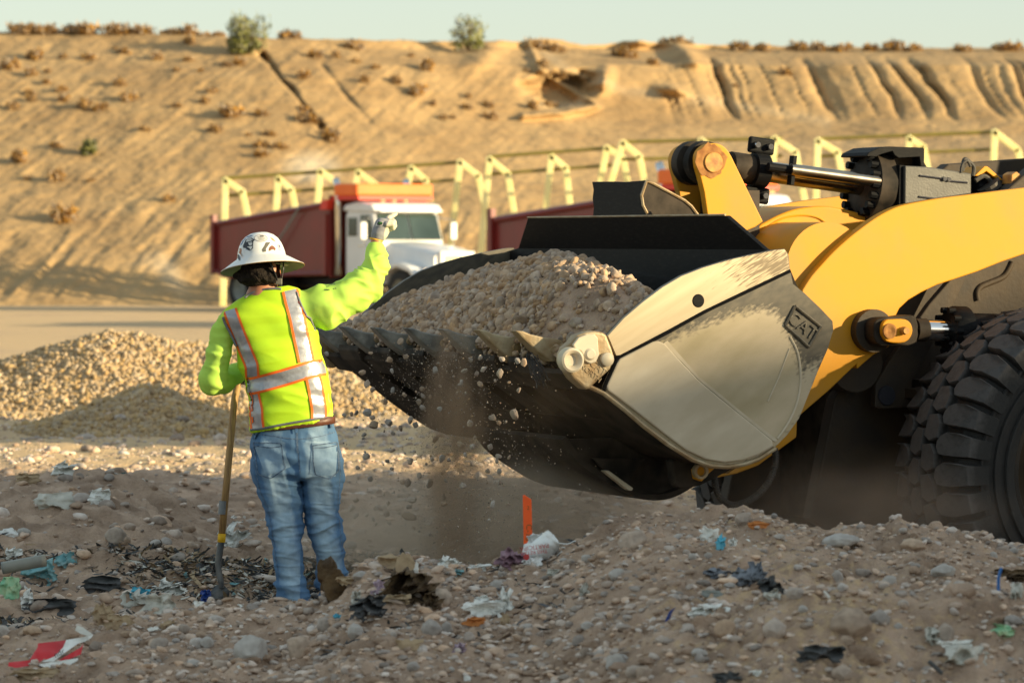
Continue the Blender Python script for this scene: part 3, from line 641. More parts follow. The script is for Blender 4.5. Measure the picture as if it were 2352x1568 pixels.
# lever guard on top of the spill guard
def on_s(uv, s):   # intersection with the plane s = const
    u, v = uv; k = (u-UC)/K; ww = (P0[0]+BX[0]*s-k*(P0[1]+BX[1]*s))/(k*WX[1]-WX[0]); Y = P0[1]+BX[1]*s+WX[1]*ww
    return L3(s, CH-(v-HZ)/K*Y, ww), ww
fp = [on_s(c4(*p), s_g) for p in [(387,285),(391,240),(386,205),(390,165),(384,133),(470,132),(520,134),(600,127),(612,132),(590,190),(600,230),(625,285)]]
m = MB(); m.prism([p for p, _ in fp], BX*.03); bevel(fixn(m.build('lever_guard', M['black_steel'], bucket)), .004)
wn = fp[8][1]
fk = [pl(c4(*p), wn) for p in [(612,132),(640,140),(700,172),(770,210),(800,235),(830,276),(740,283),(625,285),(596,230),(590,190)]]
m = MB(); m.prism(fk, WX*.03); bevel(fixn(m.build('lever_guard_side', M['dark_steel'], bucket)), .004)
m = MB(); m.tube(pp(c4, [(625,284),(598,232),(592,190),(612,132),(640,140),(700,172),(770,210),(800,235),(830,276)], wn-.003), .008, 6); m.build('worn_lit_edge', M['cast_steel'], bucket)
# --- cutting edge, teeth and adapters ---
tips = [(1187,757),(1087,757),(999,755),(916,752.5),(833,750.5),(757,749.5),(686,748.5),(620,747.5)]
# tooth template from the nearest tooth, traced on its own plane, then repeated along the edge
wt0 = .32
T0 = [np.array(sz(cT(*p), wt0)) for p in [(468,380),(560,385),(650,425),(800,462),(950,480),(1100,525),(1175,545),(1130,640),(1070,700),(1000,775),(900,768),(740,650),(600,520)]]
base = T0[0]
lipd = np.array(sz(c4(432,1016), 0))-np.array(sz(c4(240,878), 0)); lipd /= np.linalg.norm(lipd)
nt_ = 7; tw = [wt0+(WB-.25-wt0)*k/(nt_-1) for k in range(nt_)]
zlip = float(base[1]); 
for k in range(nt_):
    # height follows the traced tips
    ww = tw[k]; dzk = -.0055*k
    m = MB(); hw = .065
    A = [L3(p[0], p[1]+dzk, ww-hw*(.55+.45*min(1, (p[0]-base[0])/.18))) for p in T0]; B = [L3(p[0], p[1]+dzk, ww+hw*(.55+.45*min(1, (p[0]-base[0])/.18))) for p in T0]
    n = len(T0); m.add(A+B, [tuple(range(n))[::-1], tuple(range(n, 2*n))]+[(i, (i+1) % n, (i+1) % n+n, i+n) for i in range(n)])
    o = bevel(fixn(m.build('tooth', M['cast_steel'] if k < 2 else M['shaded_tooth'], bucket)), .008)
    m = MB(); pc = np.array(sz(cT(1050,600), wt0)); m.lathe(L3(pc[0], pc[1], ww-hw-.012), WX, [(0, 0), (0, .026), (.01, .03), (.03, .03)], 16); m.lathe(L3(pc[0]-.05, pc[1]-.008, ww-hw-.004), WX, [(0, 0), (0, .02), (.03, .03)], 12)
    m.build('tooth_pin', M['cast_steel'], o)
    # adapter strap running back under the floor
    a0 = np.array(sz(cT(1000,760), wt0)); nn = np.array([lipd[1], -lipd[0]])
    pts = [a0-lipd*.02, a0+lipd*.12+nn*.03, a0+lipd*.62+nn*.05, a0+lipd*.78+nn*.01, a0+lipd*.78-nn*.05, a0-nn*.06-lipd*.02]
    m = MB(); m.prism([L3(p[0], p[1], ww-.075) for p in pts], WX*.15); ad = bevel(fixn(m.build('adapter', M['dark_steel'], bucket)), .008)
    m = MB(); m.tube([L3(pts[1][0], pts[1][1], ww-.076), L3(pts[2][0], pts[2][1], ww-.076)], .007, 6); m.tube([L3(pts[1][0], pts[1][1], ww+.076), L3(pts[2][0], pts[2][1], ww+.076)], .007, 6); m.build('worn_lit_edge', M['plate_dark'], ad)  # paler tubes stand in for highlights along the strap edges
# edge segments between the adapters
for k in range(nt_-1):
    a, b = tw[k]+.085, tw[k+1]-.085; e0 = np.array(sz(c4(240,878), 0)); nn = np.array([lipd[1], -lipd[0]])
    pts = [e0+lipd*.05, e0+lipd*.10+nn*.03, e0+lipd*.5+nn*.04, e0+lipd*.6, e0+lipd*.6-nn*.03, e0+lipd*.04-nn*.03]
    m = MB(); m.prism([L3(p[0], p[1], a) for p in pts], WX*(b-a)); bevel(fixn(m.build('edge_segment', M['dark_steel'], bucket)), .006)
# --- corner adapter with bolts (near) ---
ca = [(1105,700),(1140,600),(1230,520),(1290,440),(1400,400),(1500,385),(1600,400),(1655,430),(1668,470),(1720,600),(1760,720),(1700,870),(1560,1000),(1440,1110),(1395,1130),(1230,990),(1160,880),(1100,790)]
corner = bevel(raised('corner_adapter', cT, ca, -.06, .09, 'cast_steel', bucket, bw=0), .015, 3)
raised('boss_plate', cT, [(1230,560),(1300,470),(1400,430),(1500,425),(1545,470),(1550,560),(1560,690),(1520,780),(1450,800),(1390,770),(1360,700),(1330,640),(1260,620)], -.078, .02, 'worn_steel', corner, bw=.006)
for (x, y, r) in ((1455,680,.030),(1675,745,.034)):
    m = MB(); m.lathe(pl(cT(x, y), -.088), WX, [(0, 0), (.0, r*.7), (.008, r), (.03, r)], 20); autosmooth(m.build('bolt_head', M['worn_steel'], corner), 40)
m = MB(); m.lathe(pl(cT(1235,755), -.100), WX, [(.03, 0), (.028, .028), (.008, .036), (.0, .05), (.006, .06), (.05, .066)], 24); autosmooth(m.build('pin_socket', M['worn_steel'], corner), 50)
text_obj('cast_letters', 'CAT', pl(cT(1545,850), -.061), BX*.8-ZZ*.6, ZZ*.8+BX*.6, .05, 'cast_steel', corner, .003)
text_obj('cast_letters', 'NORTH', pl(cT(1450,915), -.061), BX*.8-ZZ*.62, ZZ*.8+BX*.62, .038, 'cast_steel', corner, .003)
# far corner adapter
o = corner.copy(); o.data = corner.data.copy(); COL.objects.link(o); o.parent = bucket
for v in o.data.vertices: v.co += Vector(WX*(WB+.02))
# --- belly under the bucket ---
bel = smooth_path([np.array(sz(uv, .55)) for uv in [(1290,1010),(1330,1062),(1395,1108),(1440,1133),(1489,1148),(1540,1144),(1588,1120),(1640,1080),(1660,1010)]], 4)
fixb = fixn(shell(bel, .55, 1.72, .03).build('hinge_housing', M['dark_steel'], bucket)); autosmooth(fixb)
for ww in (.62, 1.66):
    m = MB(); m.prism([L3(p[0], p[1], ww) for p in bel]+[L3(*sz(c4(950,1322), 0), ww), L3(*sz(c4(700,1228), 0), ww)], WX*.04); fixn(m.build('hinge_rib', M['dark_steel'], bucket))
q_ = pp(cB, [(1405,750),(1440,745),(1635,885),(1625,905),(1600,905)], .5); m = MB(); m.prism(q_, WX*.05); bevel(m.build('gusset', M['worn_steel'], bucket), .004)
q_ = pp(cB, [(1320,650),(1730,655),(1650,750),(1605,850),(1590,880),(1410,752)], .54); m = MB(); m.prism(q_, WX*.03); bevel(fixn(m.build('gusset_web', M['dark_steel'], bucket)), .004)
# near hinge ear with its pin
ear = raised('hinge_ear', c4, [(718,1300),(730,1290),(900,1320),(985,1325),(900,1370),(840,1400),(790,1412),(745,1410),(735,1395)], .30, .08, 'dark_steel', bucket, bw=.008)
# --- lift arms ---
armu = [(955,1035),(1010,950),(1080,870),(1150,795),(1230,722),(1300,665),(1400,592),(1500,535),(1600,500),(1800,463),(2000,437),(2200,412),(2346,394),(2700,372)]
arml = [(2700,700),(2346,810),(2200,860),(2050,920),(1900,970),(1800,1002),(1700,1050),(1620,1098),(1565,1150),(1535,1210),(1560,1300),(1500,1390),(1400,1443),(1300,1530)]
WA = .88
up = [pl(c5(*p), WA) for p in armu]; lo = [pl(c5(*p), WA) for p in arml]+[pl(c6(*p), WA) for p in [(950,465),(800,607),(720,675),(640,745)]]
hinge = [pl(c4(*p), WA) for p in [(1240,1200),(1080,1318),(990,1352),(880,1375),(840,1390),(812,1365),(815,1330),(850,1310),(1000,1250),(1150,1000),(1250,780)]]
pts_arm = smooth_path(up[:-1], 4)[:-1]+[up[-2], up[-1]]+lo+hinge
pts_sz = [((p-P0)@BX, p[2]) for p in pts_arm]
for k, ww in enumerate((WA, WB-WA-.07)):
    m = MB(); m.prism([L3(s, z, ww) for s, z in pts_sz], WX*.07); o = bevel(fixn(m.build('lift_arm', M['yellow_paint'], loader)), .007, 3)
    m = MB(); m.lathe(pl(c4(840,1345), ww-.012) if k == 0 else L3(*sz(c4(840,1345), WA), ww-.012), WX, [(.004, 0), (.004, .018), (0, .022), (0, .034), (.02, .036)], 20); m.build('pin_collar', M['cast_steel'], o)
# yellow lug seen below the bucket
m = MB(); m.prism(pp(c4, [(812,1335),(840,1318),(905,1325),(870,1355),(845,1385),(820,1375)], .26), WX*.05); o = bevel(fixn(m.build('hinge_lug', M['yellow_paint'], loader)), .006)
m = MB(); m.lathe(pl(c4(843,1342), .245), WX, [(.02, 0), (.02, .022), (0, .026), (0, .040), (.03, .042)], 20); m.build('lug_bush', M['cast_steel'], o)
m = MB(); m.prism(pp(c4, [(950,1352),(985,1330),(1008,1328),(990,1342)], .4), WX*.05); m.build('hinge_lug', M['yellow_paint'], loader)
# --- centre casting between the arms ---
ccu = [(600,640),(640,690),(700,620),(800,568),(900,530),(1000,513),(1080,508),(1150,514),(1250,535),(1330,556),(1420,580)]
cc = smooth_path([pl(c5(*p), 1.45) for p in ccu[2:]], 3)+[pl(c5(*p), 1.45) for p in [(1500,700),(1350,900),(1150,1080),(950,1150),(800,950),(600,800),(610,690)]]
m = MB(); m.prism(cc, WX*.5); ctr = bevel(fixn(m.build('cross_casting', M['yellow_paint'], loader)), .012, 3)
m = MB(); m.tube(smooth_path(pp(c5, [(660,690),(760,625),(850,580),(960,565),(1050,580),(1110,620)], 1.447), 4), .006, 6); m.tube(smooth_path(pp(c5, [(845,770),(890,750),(970,772),(1060,715),(1130,675)], 1.447), 4), .006, 6); m.build('weld_line', M['yellow_paint'], ctr)
m = MB(); m.lathe(pl(c5(900,870), 1.44), WX, [(0, 0), (0, .06), (.01, .062)], 24); m.build('casting_hole', M['black_steel'], ctr)
m = MB(); m.lathe(L3(*sz(c5(1080,900), 1.0), WA+.06), WX, [(0, 0), (0, .25), (WB-2*WA-.12, .25), (WB-2*WA-.12, 0)], 40); autosmooth(m.build('cross_tube', M['yellow_paint'], loader), 40)
# --- tilt lever ---
lv = [(710,606),(660,640),(600,665),(540,640),(362,572),(340,420),(318,330),(298,260),(295,200),(310,160),(345,128),(390,115),(440,122),(480,150),(510,195)]
lvs = [sz(c5(*p), 1.36) for p in lv]
lvs2 = [lvs[i] for i in (0, 1, 2, 3, 4, 5, 6, 7)]
full = [np.array(p) for p in lvs]; pts = [full[0], full[1], full[2], full[3], full[4], full[5], full[6]]+smooth_path([full[7], full[8], full[9], full[10], full[11], full[12], full[13], full[14]], 4)
for k, ww in enumerate((1.36, 1.36+.30)):
    m = MB(); m.prism([L3(p[0], p[1], ww) for p in pts], WX*.055); o = bevel(fixn(m.build('tilt_lever', M['yellow_paint'], loader)), .006, 3)
    pc = sz(c5(395,235), 1.36)
    if k == 0:
        m = MB(); m.lathe(L3(pc[0], pc[1], ww-.012), WX, [(0, 0), (0, .052), (.004, .056), (.02, .056)], 28); m.build('lever_pin', M['rusty_yellow'], o)
        rsx = np.random.RandomState(5); rg = [L3(pc[0]+.09*(1+.07*rsx.randn())*math.cos(a)-.015, pc[1]+.01+.09*(1+.07*rsx.randn())*math.sin(a), ww-.003) for a in np.linspace(0, 6.28, 30)[:-1]]
        m = MB(); m.prism(rg, WX*.004); m.build('rust_stain', M['rust'], o)
pc = sz(c5(395,235), 1.36)
m = MB(); m.lathe(L3(pc[0], pc[1], 1.43), WX, [(0, 0), (0, .115), (.05, .12), (.06, .09), (.12, .09), (.13, .12), (.2, .12), (.2, 0)], 32); autosmooth(m.build('lever_boss', M['dark_steel'], loader), 40)
m = MB(); m.box(L3(full[3][0]+.05, full[3][1]+.05, 1.53), (.25, .22, .3), BX, WX, ZZ); m.build('lever_foot', M['shaded_metal'], loader)
# --- tilt cylinder ---
WC = 1.50
rodA = pl(c5(520,262), WC); rodB = pl(c5(1290,372), WC); dr = rodB-rodA; dr /= np.linalg.norm(dr)
cyl = MB(); bar0 = pl(c5(1440,392), WC)
cyl.tube([bar0, bar0+dr*1.6], .125, 28); cyl = autosmooth(cyl.build('tilt_cylinder', M['black_steel'], loader), 40)
m = MB(); m.tube([rodA-dr*.05, rodB+dr*.1], .058, 24); autosmooth(m.build('rod', M['dull_chrome'], cyl), 40)
m = MB(); m.tube([rodA-dr*.02, pl(c5(660,283), WC)], .082, 24); autosmooth(m.build('rod_eye', M['dark_steel'], cyl), 40)
gl = pl(c5(1345,380), WC); m = MB(); m.lathe(gl, dr, [(-.03, .058), (-.03, .12), (0, .20), (.10, .20), (.10, .12)], 40)
fx = np.cross(dr, ZZ); fx /= np.linalg.norm(fx); fy = np.cross(fx, dr); 
autosmooth(m.build('gland', M['dark_steel'], cyl), 40)
m = MB()
for k in range(18):
    a = 2*math.pi*k/18; o_ = gl+fx*.172*math.cos(a)+fy*.172*math.sin(a); m.lathe(o_-dr*.05, dr, [(0, 0), (0, .021), (.06, .023)], 8)
m.build('gland_bolts', M['black_steel'], cyl)
cl_ = pl(c5(680,285), WC-.02); m = MB(); m.lathe(cl_-dr*.04, dr, [(0, .062), (0, .095), (.08, .095), (.08, .062)], 24); autosmooth(m.build('clamp', M['black_steel'], cyl))
for sgn in (1, -1):
    m = MB(); m.box(cl_+fy*sgn*.135, (.16, .03, .09), dr, fx, fy); bevel(m.build('clamp_ear', M['black_steel'], cyl), .02, 3)
m = MB()
for sgn in (1, -1):
    for t in (-.04, .04): m.lathe(cl_+fy*sgn*.135+dr*t-WX*.045, WX, [(0, 0), (0, .016), (.02, .018), (.04, .018)], 10)
m.build('clamp_bolts', M['chrome'], cyl)
m = MB(); m.tube([pl(c5(740,262), WC-.14), pl(c5(885,282), WC-.14)], .024, 10); m.box(pl(c5(890,285), WC-.14), (.02, .05, .16), dr, fx, fy); m.build('sensor_bracket', M['black_steel'], cyl)
m = MB(); m.tube([pl(c5(880,280), WC-.16), pl(c5(1572,373), WC-.16)], .034, 16); autosmooth(m.build('sensor_tube', M['dull_chrome'], cyl), 40)
m = MB(); m.tube([pl(c5(905,310), WC-.10), pl(c5(1300,368), WC-.10)], .018, 12); m.build('guide_rod', M['chrome'], cyl)
# bracket boxes and guard on the cylinder
bx_ = pp(c5, [(1600,255),(1735,262),(2015,305),(2015,432),(1800,462),(1598,497)], WC-.22); m = MB(); m.prism(bx_, WX*.16); br = bevel(fixn(m.build('sensor_bracket_box', M['plate_dark'], loader)), .006)
m = MB(); m.prism(pp(c5, [(1565,250),(1612,255),(1600,497),(1560,500)], WC-.20), WX*.3); bevel(fixn(m.build('front_flange', M['black_steel'], br)), .004)
for (a, b, c, d) in ((1690,318,1860,340),(1880,352,1990,362),(1685,450,1810,466)):
    m = MB(); m.tube([pl(c5(a, b), WC-.222), pl(c5(c, d), WC-.222)], .006, 6); m.build('slot', M['ink'], br)
m = MB()
for (x, y) in ((1852,338),(1880,342)): m.lathe(pl(c5(x, y), WC-.235), WX, [(0, 0), (0, .012), (.02, .016)], 10)
m.build('screws', M['chrome'], br)
hd = pp(c5, [(1360,190),(1372,172),(1440,140),(1500,135),(1715,143),(1722,152),(1720,258),(1700,262),(1690,200),(1560,208),(1535,190),(1520,165),(1450,185),(1420,200),(1362,198)], WC-.17)
m = MB(); m.prism(hd, WX*.30); gd = bevel(fixn(m.build('cylinder_hood', M['black_steel'], loader)), .006)
m = MB(); m.prism(pp(c5, [(1425,200),(1460,180),(1510,178),(1512,290),(1470,260)], WC-.02), WX*.2); m.prism(pp(c5, [(1640,205),(1700,203),(1735,262),(1650,255)], WC-.1), WX*.15); m.build('hood_bracket', M['black_steel'], gd)
m = MB(); m.lathe(pl(c5(1470,225), WC-.05), WX, [(0, 0), (0, .06), (.1, .06)], 20); m.build('reservoir', M['pipe_grey'], gd)
m = MB(); m.tube([pl(c5(2020,385), WC-.1), pl(c5(2210,405), WC-.1)], .08, 18); m.build('hose_block', M['black_steel'], loader)
m = MB(); m.tube([pl(c5(2120,370), WC-.2), pl(c5(2140,405), WC-.2)], .07, 14); m.tube(smooth_path(pp(c5, [(1960,290),(1965,240),(1975,215),(2000,230),(2030,265),(2025,320)], WC-.2), 4), .012, 8); m.tube(smooth_path(pp(c5, [(1950,300),(1958,250),(1990,225),(2010,262)], WC-.22), 4), .008, 8); m.tube(smooth_path(pp(c5, [(2040,350),(2090,320),(2130,345),(2150,380),(2210,398)], WC-.2), 4), .014, 8); m.build('hoses', M['hose'], loader)
m = MB(); m.prism(pp(c5, [(2035,320),(2100,258),(2118,260),(2215,345),(2190,350),(2110,290),(2070,320)], WC-.2), WX*.2); bevel(fixn(m.build('hose_bracket', M['yellow_paint'], loader)), .004)
m = MB(); m.prism(pp(c5, [(2265,370),(2270,310),(2300,292),(2340,325),(2346,365)], WA+.3), WX*.1); bevel(fixn(m.build('arm_lug', M['rusty_yellow'], loader)), .004)
# --- lift cylinder ---
WL = WA-.20
clv = smooth_path(pp(c5, [(1455,1290),(1462,1245),(1485,1222),(1520,1218),(1600,1218),(1640,1250),(1645,1310),(1600,1362),(1500,1362),(1465,1330)], WL), 3, True)
m = MB(); m.prism(clv, WX*.03); lc = bevel(fixn(m.build('lift_cylinder', M['yellow_paint'], loader)), .006)
m = MB(); m.prism(smooth_path(pp(c5, [(1405,1300),(1410,1240),(1450,1208),(1560,1203),(1670,1203),(1672,1370),(1560,1380),(1450,1380),(1410,1340)], WL+.035), 3, True), WX*.14); bevel(fixn(m.build('clevis', M['dark_steel'], lc)), .01, 3)
m = MB(); m.lathe(pl(c5(1507,1292), WL-.012), WX, [(.008, 0), (.008, .012), (0, .03), (.0, .04), (.02, .042)], 24); m.build('pin', M['rust'], lc)
m = MB(); m.lathe(pl(c5(1610,1290), WL-.04), WX, [(0, 0), (0, .018), (.02, .022), (.05, .022)], 12); m.build('bolt', M['rusty_yellow'], lc)
m = MB(); m.lathe(pl(c5(1410,1290), WL+.14), WX, [(0, .115), (.1, .115)], 30, True); m.build('arm_boss', M['shaded_metal'], lc)
r0 = pl(c5(1660,1285), WL+.09); r1 = pl(c5(1900,1292), WL+.09); d2 = (r1-r0)/np.linalg.norm(r1-r0)
m = MB(); m.tube([r0, r1], .058, 24); autosmooth(m.build('rod', M['chrome'], lc), 40)
m = MB(); m.tube([r0, pl(c5(1728,1286), WL+.09)], .062, 24); autosmooth(m.build('rod_collar', M['dark_steel'], lc), 40)
g2 = pl(c5(1870,1290), WL+.09); m = MB(); m.lathe(g2, d2, [(0, .058), (0, .11), (.03, .135), (.1, .135), (.1, .1), (1.3, .1), (1.3, 0)], 30); autosmooth(m.build('barrel', M['black_steel'], lc), 40)
m = MB(); fx2 = np.cross(d2, ZZ); fx2 /= np.linalg.norm(fx2)
for k in range(10):
    a = 2*math.pi*k/10; m.lathe(g2+fx2*.115*math.cos(a)+ZZ*.115*math.sin(a)-d2*.02, d2, [(0, 0), (0, .016), (.04, .018)], 8)
m.build('gland_bolts', M['black_steel'], lc)
# --- hoses and front frame in the dark behind ---
for pts_, ww, rr, mt in (([(1905,970),(1900,1030),(1930,1085),(2000,1110)], 1.2, .015, 'shaded_metal'), ([(2270,860),(2240,920),(2200,960),(2080,1010),(2050,1050),(2055,1100)], 1.15, .018, 'shaded_metal'), ([(2130,860),(2120,950),(2060,1080)], 1.3, .03, 'hose')):
    m = MB(); m.tube(smooth_path(pp(c5, pts_, ww), 5), rr, 10); autosmooth(m.build('hydraulic_pipe', M[mt], loader), 60)
m = MB(); hp = smooth_path(pp(c6, [(520,905),(525,970),(500,1060),(440,1140),(370,1185),(300,1200),(240,1170),(212,1110),(205,1050)], .75), 14)
m.tube(hp, [.020 if k % 2 else .0165 for k in range(len(hp))], 10); m.build('sprung_hose', M['hose'], loader)
fr = MB(); 
for ww in (1.15, 2.15):
    fr.prism([L3(s, z, ww) for s, z in [(1.75, .25), (1.9, .9), (2.6, 1.75), (3.2, 2.2), (4.6, 2.3), (4.9, .2), (3.4, -.02), (2.2, -.02)]], WX*.10)
bevel(fixn(fr.build('front_frame', M['shaded_metal'], loader)), .01)
m = MB(); m.box(L3(3.4, .9, 1.7), (2.6, .95, 1.4), BX, WX, ZZ); m.build('frame_core', M['dark_steel'], loader)
m = MB(); m.prism(pp(c6, [(1085,700),(1045,690),(1050,570),(1120,450),(1330,150),(1460,0),(1530,0),(1400,260),(1240,560),(1240,690)], .98), WX*.05); tw_ = bevel(fixn(m.build('tower_plate', M['shaded_metal'], loader)), .006)
m = MB(); m.lathe(pl(c6(1110,630), .97), WX, [(0, 0), (0, .05), (.01, .055)], 20); m.build('hole', M['ink'], tw_)
# axle and final drives
WCZ = LZ+.88+.0; hub_s = 2.907
hc_near = L3(hub_s, WCZ, .12)
m = MB(); m.tube([L3(hub_s, WCZ, .5), L3(hub_s, WCZ, .95), L3(hub_s, WCZ, 1.05), L3(hub_s, WCZ, 2.35), L3(hub_s, WCZ, 2.45), L3(hub_s, WCZ, 2.9)], [.2, .2, .24, .24, .2, .2], 24); m.build('front_axle', M['shaded_metal'], loader)
m = MB(); m.lathe(L3(hub_s, WCZ, .78), WX, [(-.3, .40), (0, .40), (.10, .38), (.16, .30), (.3, .22)], 40); autosmooth(m.build('final_drive', M['shaded_metal'], loader), 40)
m = MB(); m.box(L3(2.5, .75, 1.0), (.30, .3, .5), BX, WX, ZZ); m.box(L3(2.45, .93, 1.0), (.42, .36, .05), BX, WX, ZZ); m.lathe(L3(1.95, 1.1, 1.0), WX, [(0, 0), (0, .16), (.2, .16)], 30); m.build('axle_bracket', M['shaded_metal'], loader)
# --- wheels ---
def tyre_geo(R=.88, w=.66, nl=34):
    """tyre round the W axis, outer (near) side at w=0; local frame (b, w, z)"""
    pr = [(.06, .46), (.015, .50), (-.01, .60), (-.005, .70), (.02, .775), (.05, .815), (.10, .828), (.33, .835), (.56, .828), (.61, .815), (.64, .775), (.665, .70), (.67, .60), (.645, .50), (.60, .46)]
    V = []; F = []; n = 96; m_ = len(pr)
    for k in range(n):
        t = 2*math.pi*k/n
        for ww, r in pr: V.append((r*math.cos(t), ww, r*math.sin(t)))
    for k in range(n):
        for i in range(m_-1): F.append((k*m_+i, k*m_+i+1, (k+1) % n*m_+i+1, (k+1) % n*m_+i))
    wear_light = [.0]*len(V)
    def surf_r(ww):   # carcass radius
        return float(np.interp(ww, [-.02, .0, .03, .06, .12, .33, .54, .60, .63, .66, .68], [.70, .745, .81, .832, .841, .846, .841, .832, .81, .745, .70]))
    def top_r(ww): return float(np.interp(ww, [-.03, .0, .04, .33, .62, .66, .69], [.80, .848, .868, .888, .868, .848, .80]))
    lug_rows = []
    shoulder = [(-.16, .62), (-.30, .36), (-.30, .02), (.18, -.005), (.34, .03), (.30, .52), (.22, .66)]
    pitch = 2*math.pi/nl
    def lug(poly, tc):
        nonlocal V, F, wear_light
        n_ = len(poly); i0 = len(V); cx = sum(p[0] for p in poly)/n_; cw = sum(p[1] for p in poly)/n_
        for lvl in (0, 1, 2):
            for a, ww in poly:
                if lvl == 0: r = surf_r(ww)-.02; aa, w2 = cx+(a-cx)*1.12, cw+(ww-cw)*1.08
                elif lvl == 1: r = top_r(ww)-.005; aa, w2 = a, ww
                else: r = top_r(ww); aa, w2 = cx+(a-cx)*.96, cw+(ww-cw)*.965
                t = tc+aa*pitch; V.append((r*math.cos(t), w2, r*math.sin(t))); wear_light.append(.62 if lvl else 0)  # lug tops coloured lighter as lit, grooves left black
        for l in (0, 1):
            for i in range(n_):
                a, b = i0+l*n_+i, i0+l*n_+(i+1) % n_; F.append((a, b, b+n_, a+n_))
        F.append(tuple(range(i0+2*n_, i0+3*n_)))
        V.append((0, 0, 0)); wear_light.append(0)
    for k in range(nl):
        t = k*pitch
        sh = [(-.30, .172), (-.43, .12), (-.43, .03), (-.37, -.024), (.31, -.026), (.34, .04), (.34, .12), (.30, .170), (.10, .194), (-.10, .194)]
        lug(sh, t)
        lug([(a, .66-ww) for a, ww in sh], t+.5*pitch)
        lug([(-.46, .250), (-.14, .203), (.33, .200), (.46, .27), (.30, .323), (-.40, .322)], t+.45*pitch)
        lug([(-.46, .410), (-.14, .457), (.33, .460), (.46, .39), (.30, .337), (-.40, .338)], t+.95*pitch)
    # sidewall ribs
    for rr in (.56, .63, .715):
        i0 = len(V)
        for k in range(n):
            t = 2*math.pi*k/n
            for ww, r in ((-.012, rr-.012), (-.026, rr-.006), (-.026, rr+.006), (-.012, rr+.012)): V.append((r*math.cos(t), ww+.004, r*math.sin(t))); wear_light.append(.3)
        for k in range(n):
            for i in range(3): F.append((i0+k*4+i, i0+k*4+i+1, i0+(k+1) % n*4+i+1, i0+(k+1) % n*4+i))
    return np.array(V), F, wear_light
TV, TF, TWr = tyre_geo()
def wheel(cs_, cz_, w0, flip, yaw=0):
    hub = L3(cs_, cz_, w0); sgn = -1 if flip else 1
    Vw = hub+BX*TV[:, :1]+WX*(TV[:, 1:2]*sgn)+ZZ*TV[:, 2:]
    wv = np.array(TWr)+.12*fbm(TV*6, 3, 4)
    whl = mesh('wheel', Vw, TF, M['rubber'], loader, attrs={'wear_light': wv}); fixn(whl); autosmooth(whl, 22)
    m = MB(); m.lathe(hub, WX*sgn, [(.06, .475), (.03, .50), (.02, .47), (.05, .45), (.10, .43), (.22, .40), (.24, .30), (.12, .24), (.10, .14), (.06, .13), (.06, 0)], 48); m.lathe(hub, WX*sgn, [(.6, .475), (.66, .50), (.64, .455), (.58, .45), (.3, .43)], 48)
    autosmooth(m.build('rim', M['shaded_metal'], whl), 35)
    m = MB()
    for k in range(16):
        a = 2*math.pi*k/16; m.lathe(hub+BX*.2*math.cos(a)+ZZ*.2*math.sin(a)+WX*sgn*.09, WX*sgn, [(0, 0), (0, .02), (.04, .022)], 8)
    m.build('wheel_nuts', M['shaded_metal'], whl)
wheel(hub_s, WCZ, .12, False); wheel(hub_s, WCZ, WB-.12, True)
wheel(hub_s+3.6, WCZ, .12, False); wheel(hub_s+3.6, WCZ, WB-.12, True)
# --- body behind (mostly outside the picture) ---
m = MB(); m.prism([L3(s, z, .75) for s, z in [(4.9, .3), (4.9, 1.2), (5.4, 1.45), (5.6, 1.5), (8.6, 1.55), (8.9, 1.3), (8.9, .2)]], WX*1.9); bevel(fixn(m.build('rear_body', M['yellow_paint'], loader)), .03)
m = MB(); m.prism([L3(s, z, .9) for s, z in [(6.1, 1.55), (6.1, 2.15), (8.7, 2.05), (8.8, 1.5)]], WX*1.6); bevel(fixn(m.build('engine_hood', M['yellow_paint'], loader)), .04)
m = MB(); m.prism([L3(s, z, 1.0) for s, z in [(4.75, 1.5), (4.65, 2.2), (4.85, 3.0), (6.0, 3.0), (6.1, 1.5)]], WX*1.4); cab = bevel(fixn(m.build('cab', M['glass'], loader)), .04)
m = MB(); m.box(L3(5.4, 3.05, 1.7), (1.5, 1.6, .1), BX, WX, ZZ); bevel(m.build('cab_roof', M['yellow_paint'], cab), .03)
m = MB(); m.prism([L3(s, z, .2) for s, z in [(5.4, .75), (5.5, 1.05), (7.6, 1.05), (7.6, .95), (5.6, .9)]], WX*.6); m.prism([L3(s, z, 2.6) for s, z in [(5.4, .75), (5.5, 1.05), (7.6, 1.05), (7.6, .95), (5.6, .9)]], WX*.6); m.build('mudguard', M['shaded_metal'], loader)

# ---------------- gravel load ----------------
CPT = np.array([(-.16,.3,1.235),(-.16,1.1,1.24),(-.16,2,1.235),(-.16,2.8,1.235),(-.16,3.3,1.23),(-.08,.06,1.225),(.02,.06,1.29),(.10,.06,1.37),(.18,.06,1.42),(.35,.06,1.38),(.6,.06,1.28),(.95,.06,1.22),
 (0,.5,1.46),(.17,.5,1.57),(.40,.6,1.52),(.62,.6,1.38),(.95,.6,1.22),(-.03,1.3,1.42),(.15,1.3,1.57),(.33,1.3,1.65),(.6,1.3,1.52),(.95,1.3,1.36),(.1,2,1.50),(.42,2.0,1.60),(.95,2,1.44),(0,2.7,1.38),(.4,2.7,1.49),(.95,2.7,1.42),(0,3.34,1.29),(.4,3.34,1.39),(.95,3.34,1.38)])
def tps_fit(C, lam=.0005):
    n = len(C); d = np.hypot(C[:, None, 0]-C[None, :, 0], (C[:, None, 1]-C[None, :, 1])*.6); Km = np.where(d > 0, d*d*np.log(d+1e-12), 0)+lam*np.eye(n)
    Pm = np.c_[np.ones(n), C[:, 0], C[:, 1]]; A = np.block([[Km, Pm], [Pm.T, np.zeros((3, 3))]]); return np.linalg.solve(A, np.r_[C[:, 2], 0, 0, 0])
TPSW = tps_fit(CPT)
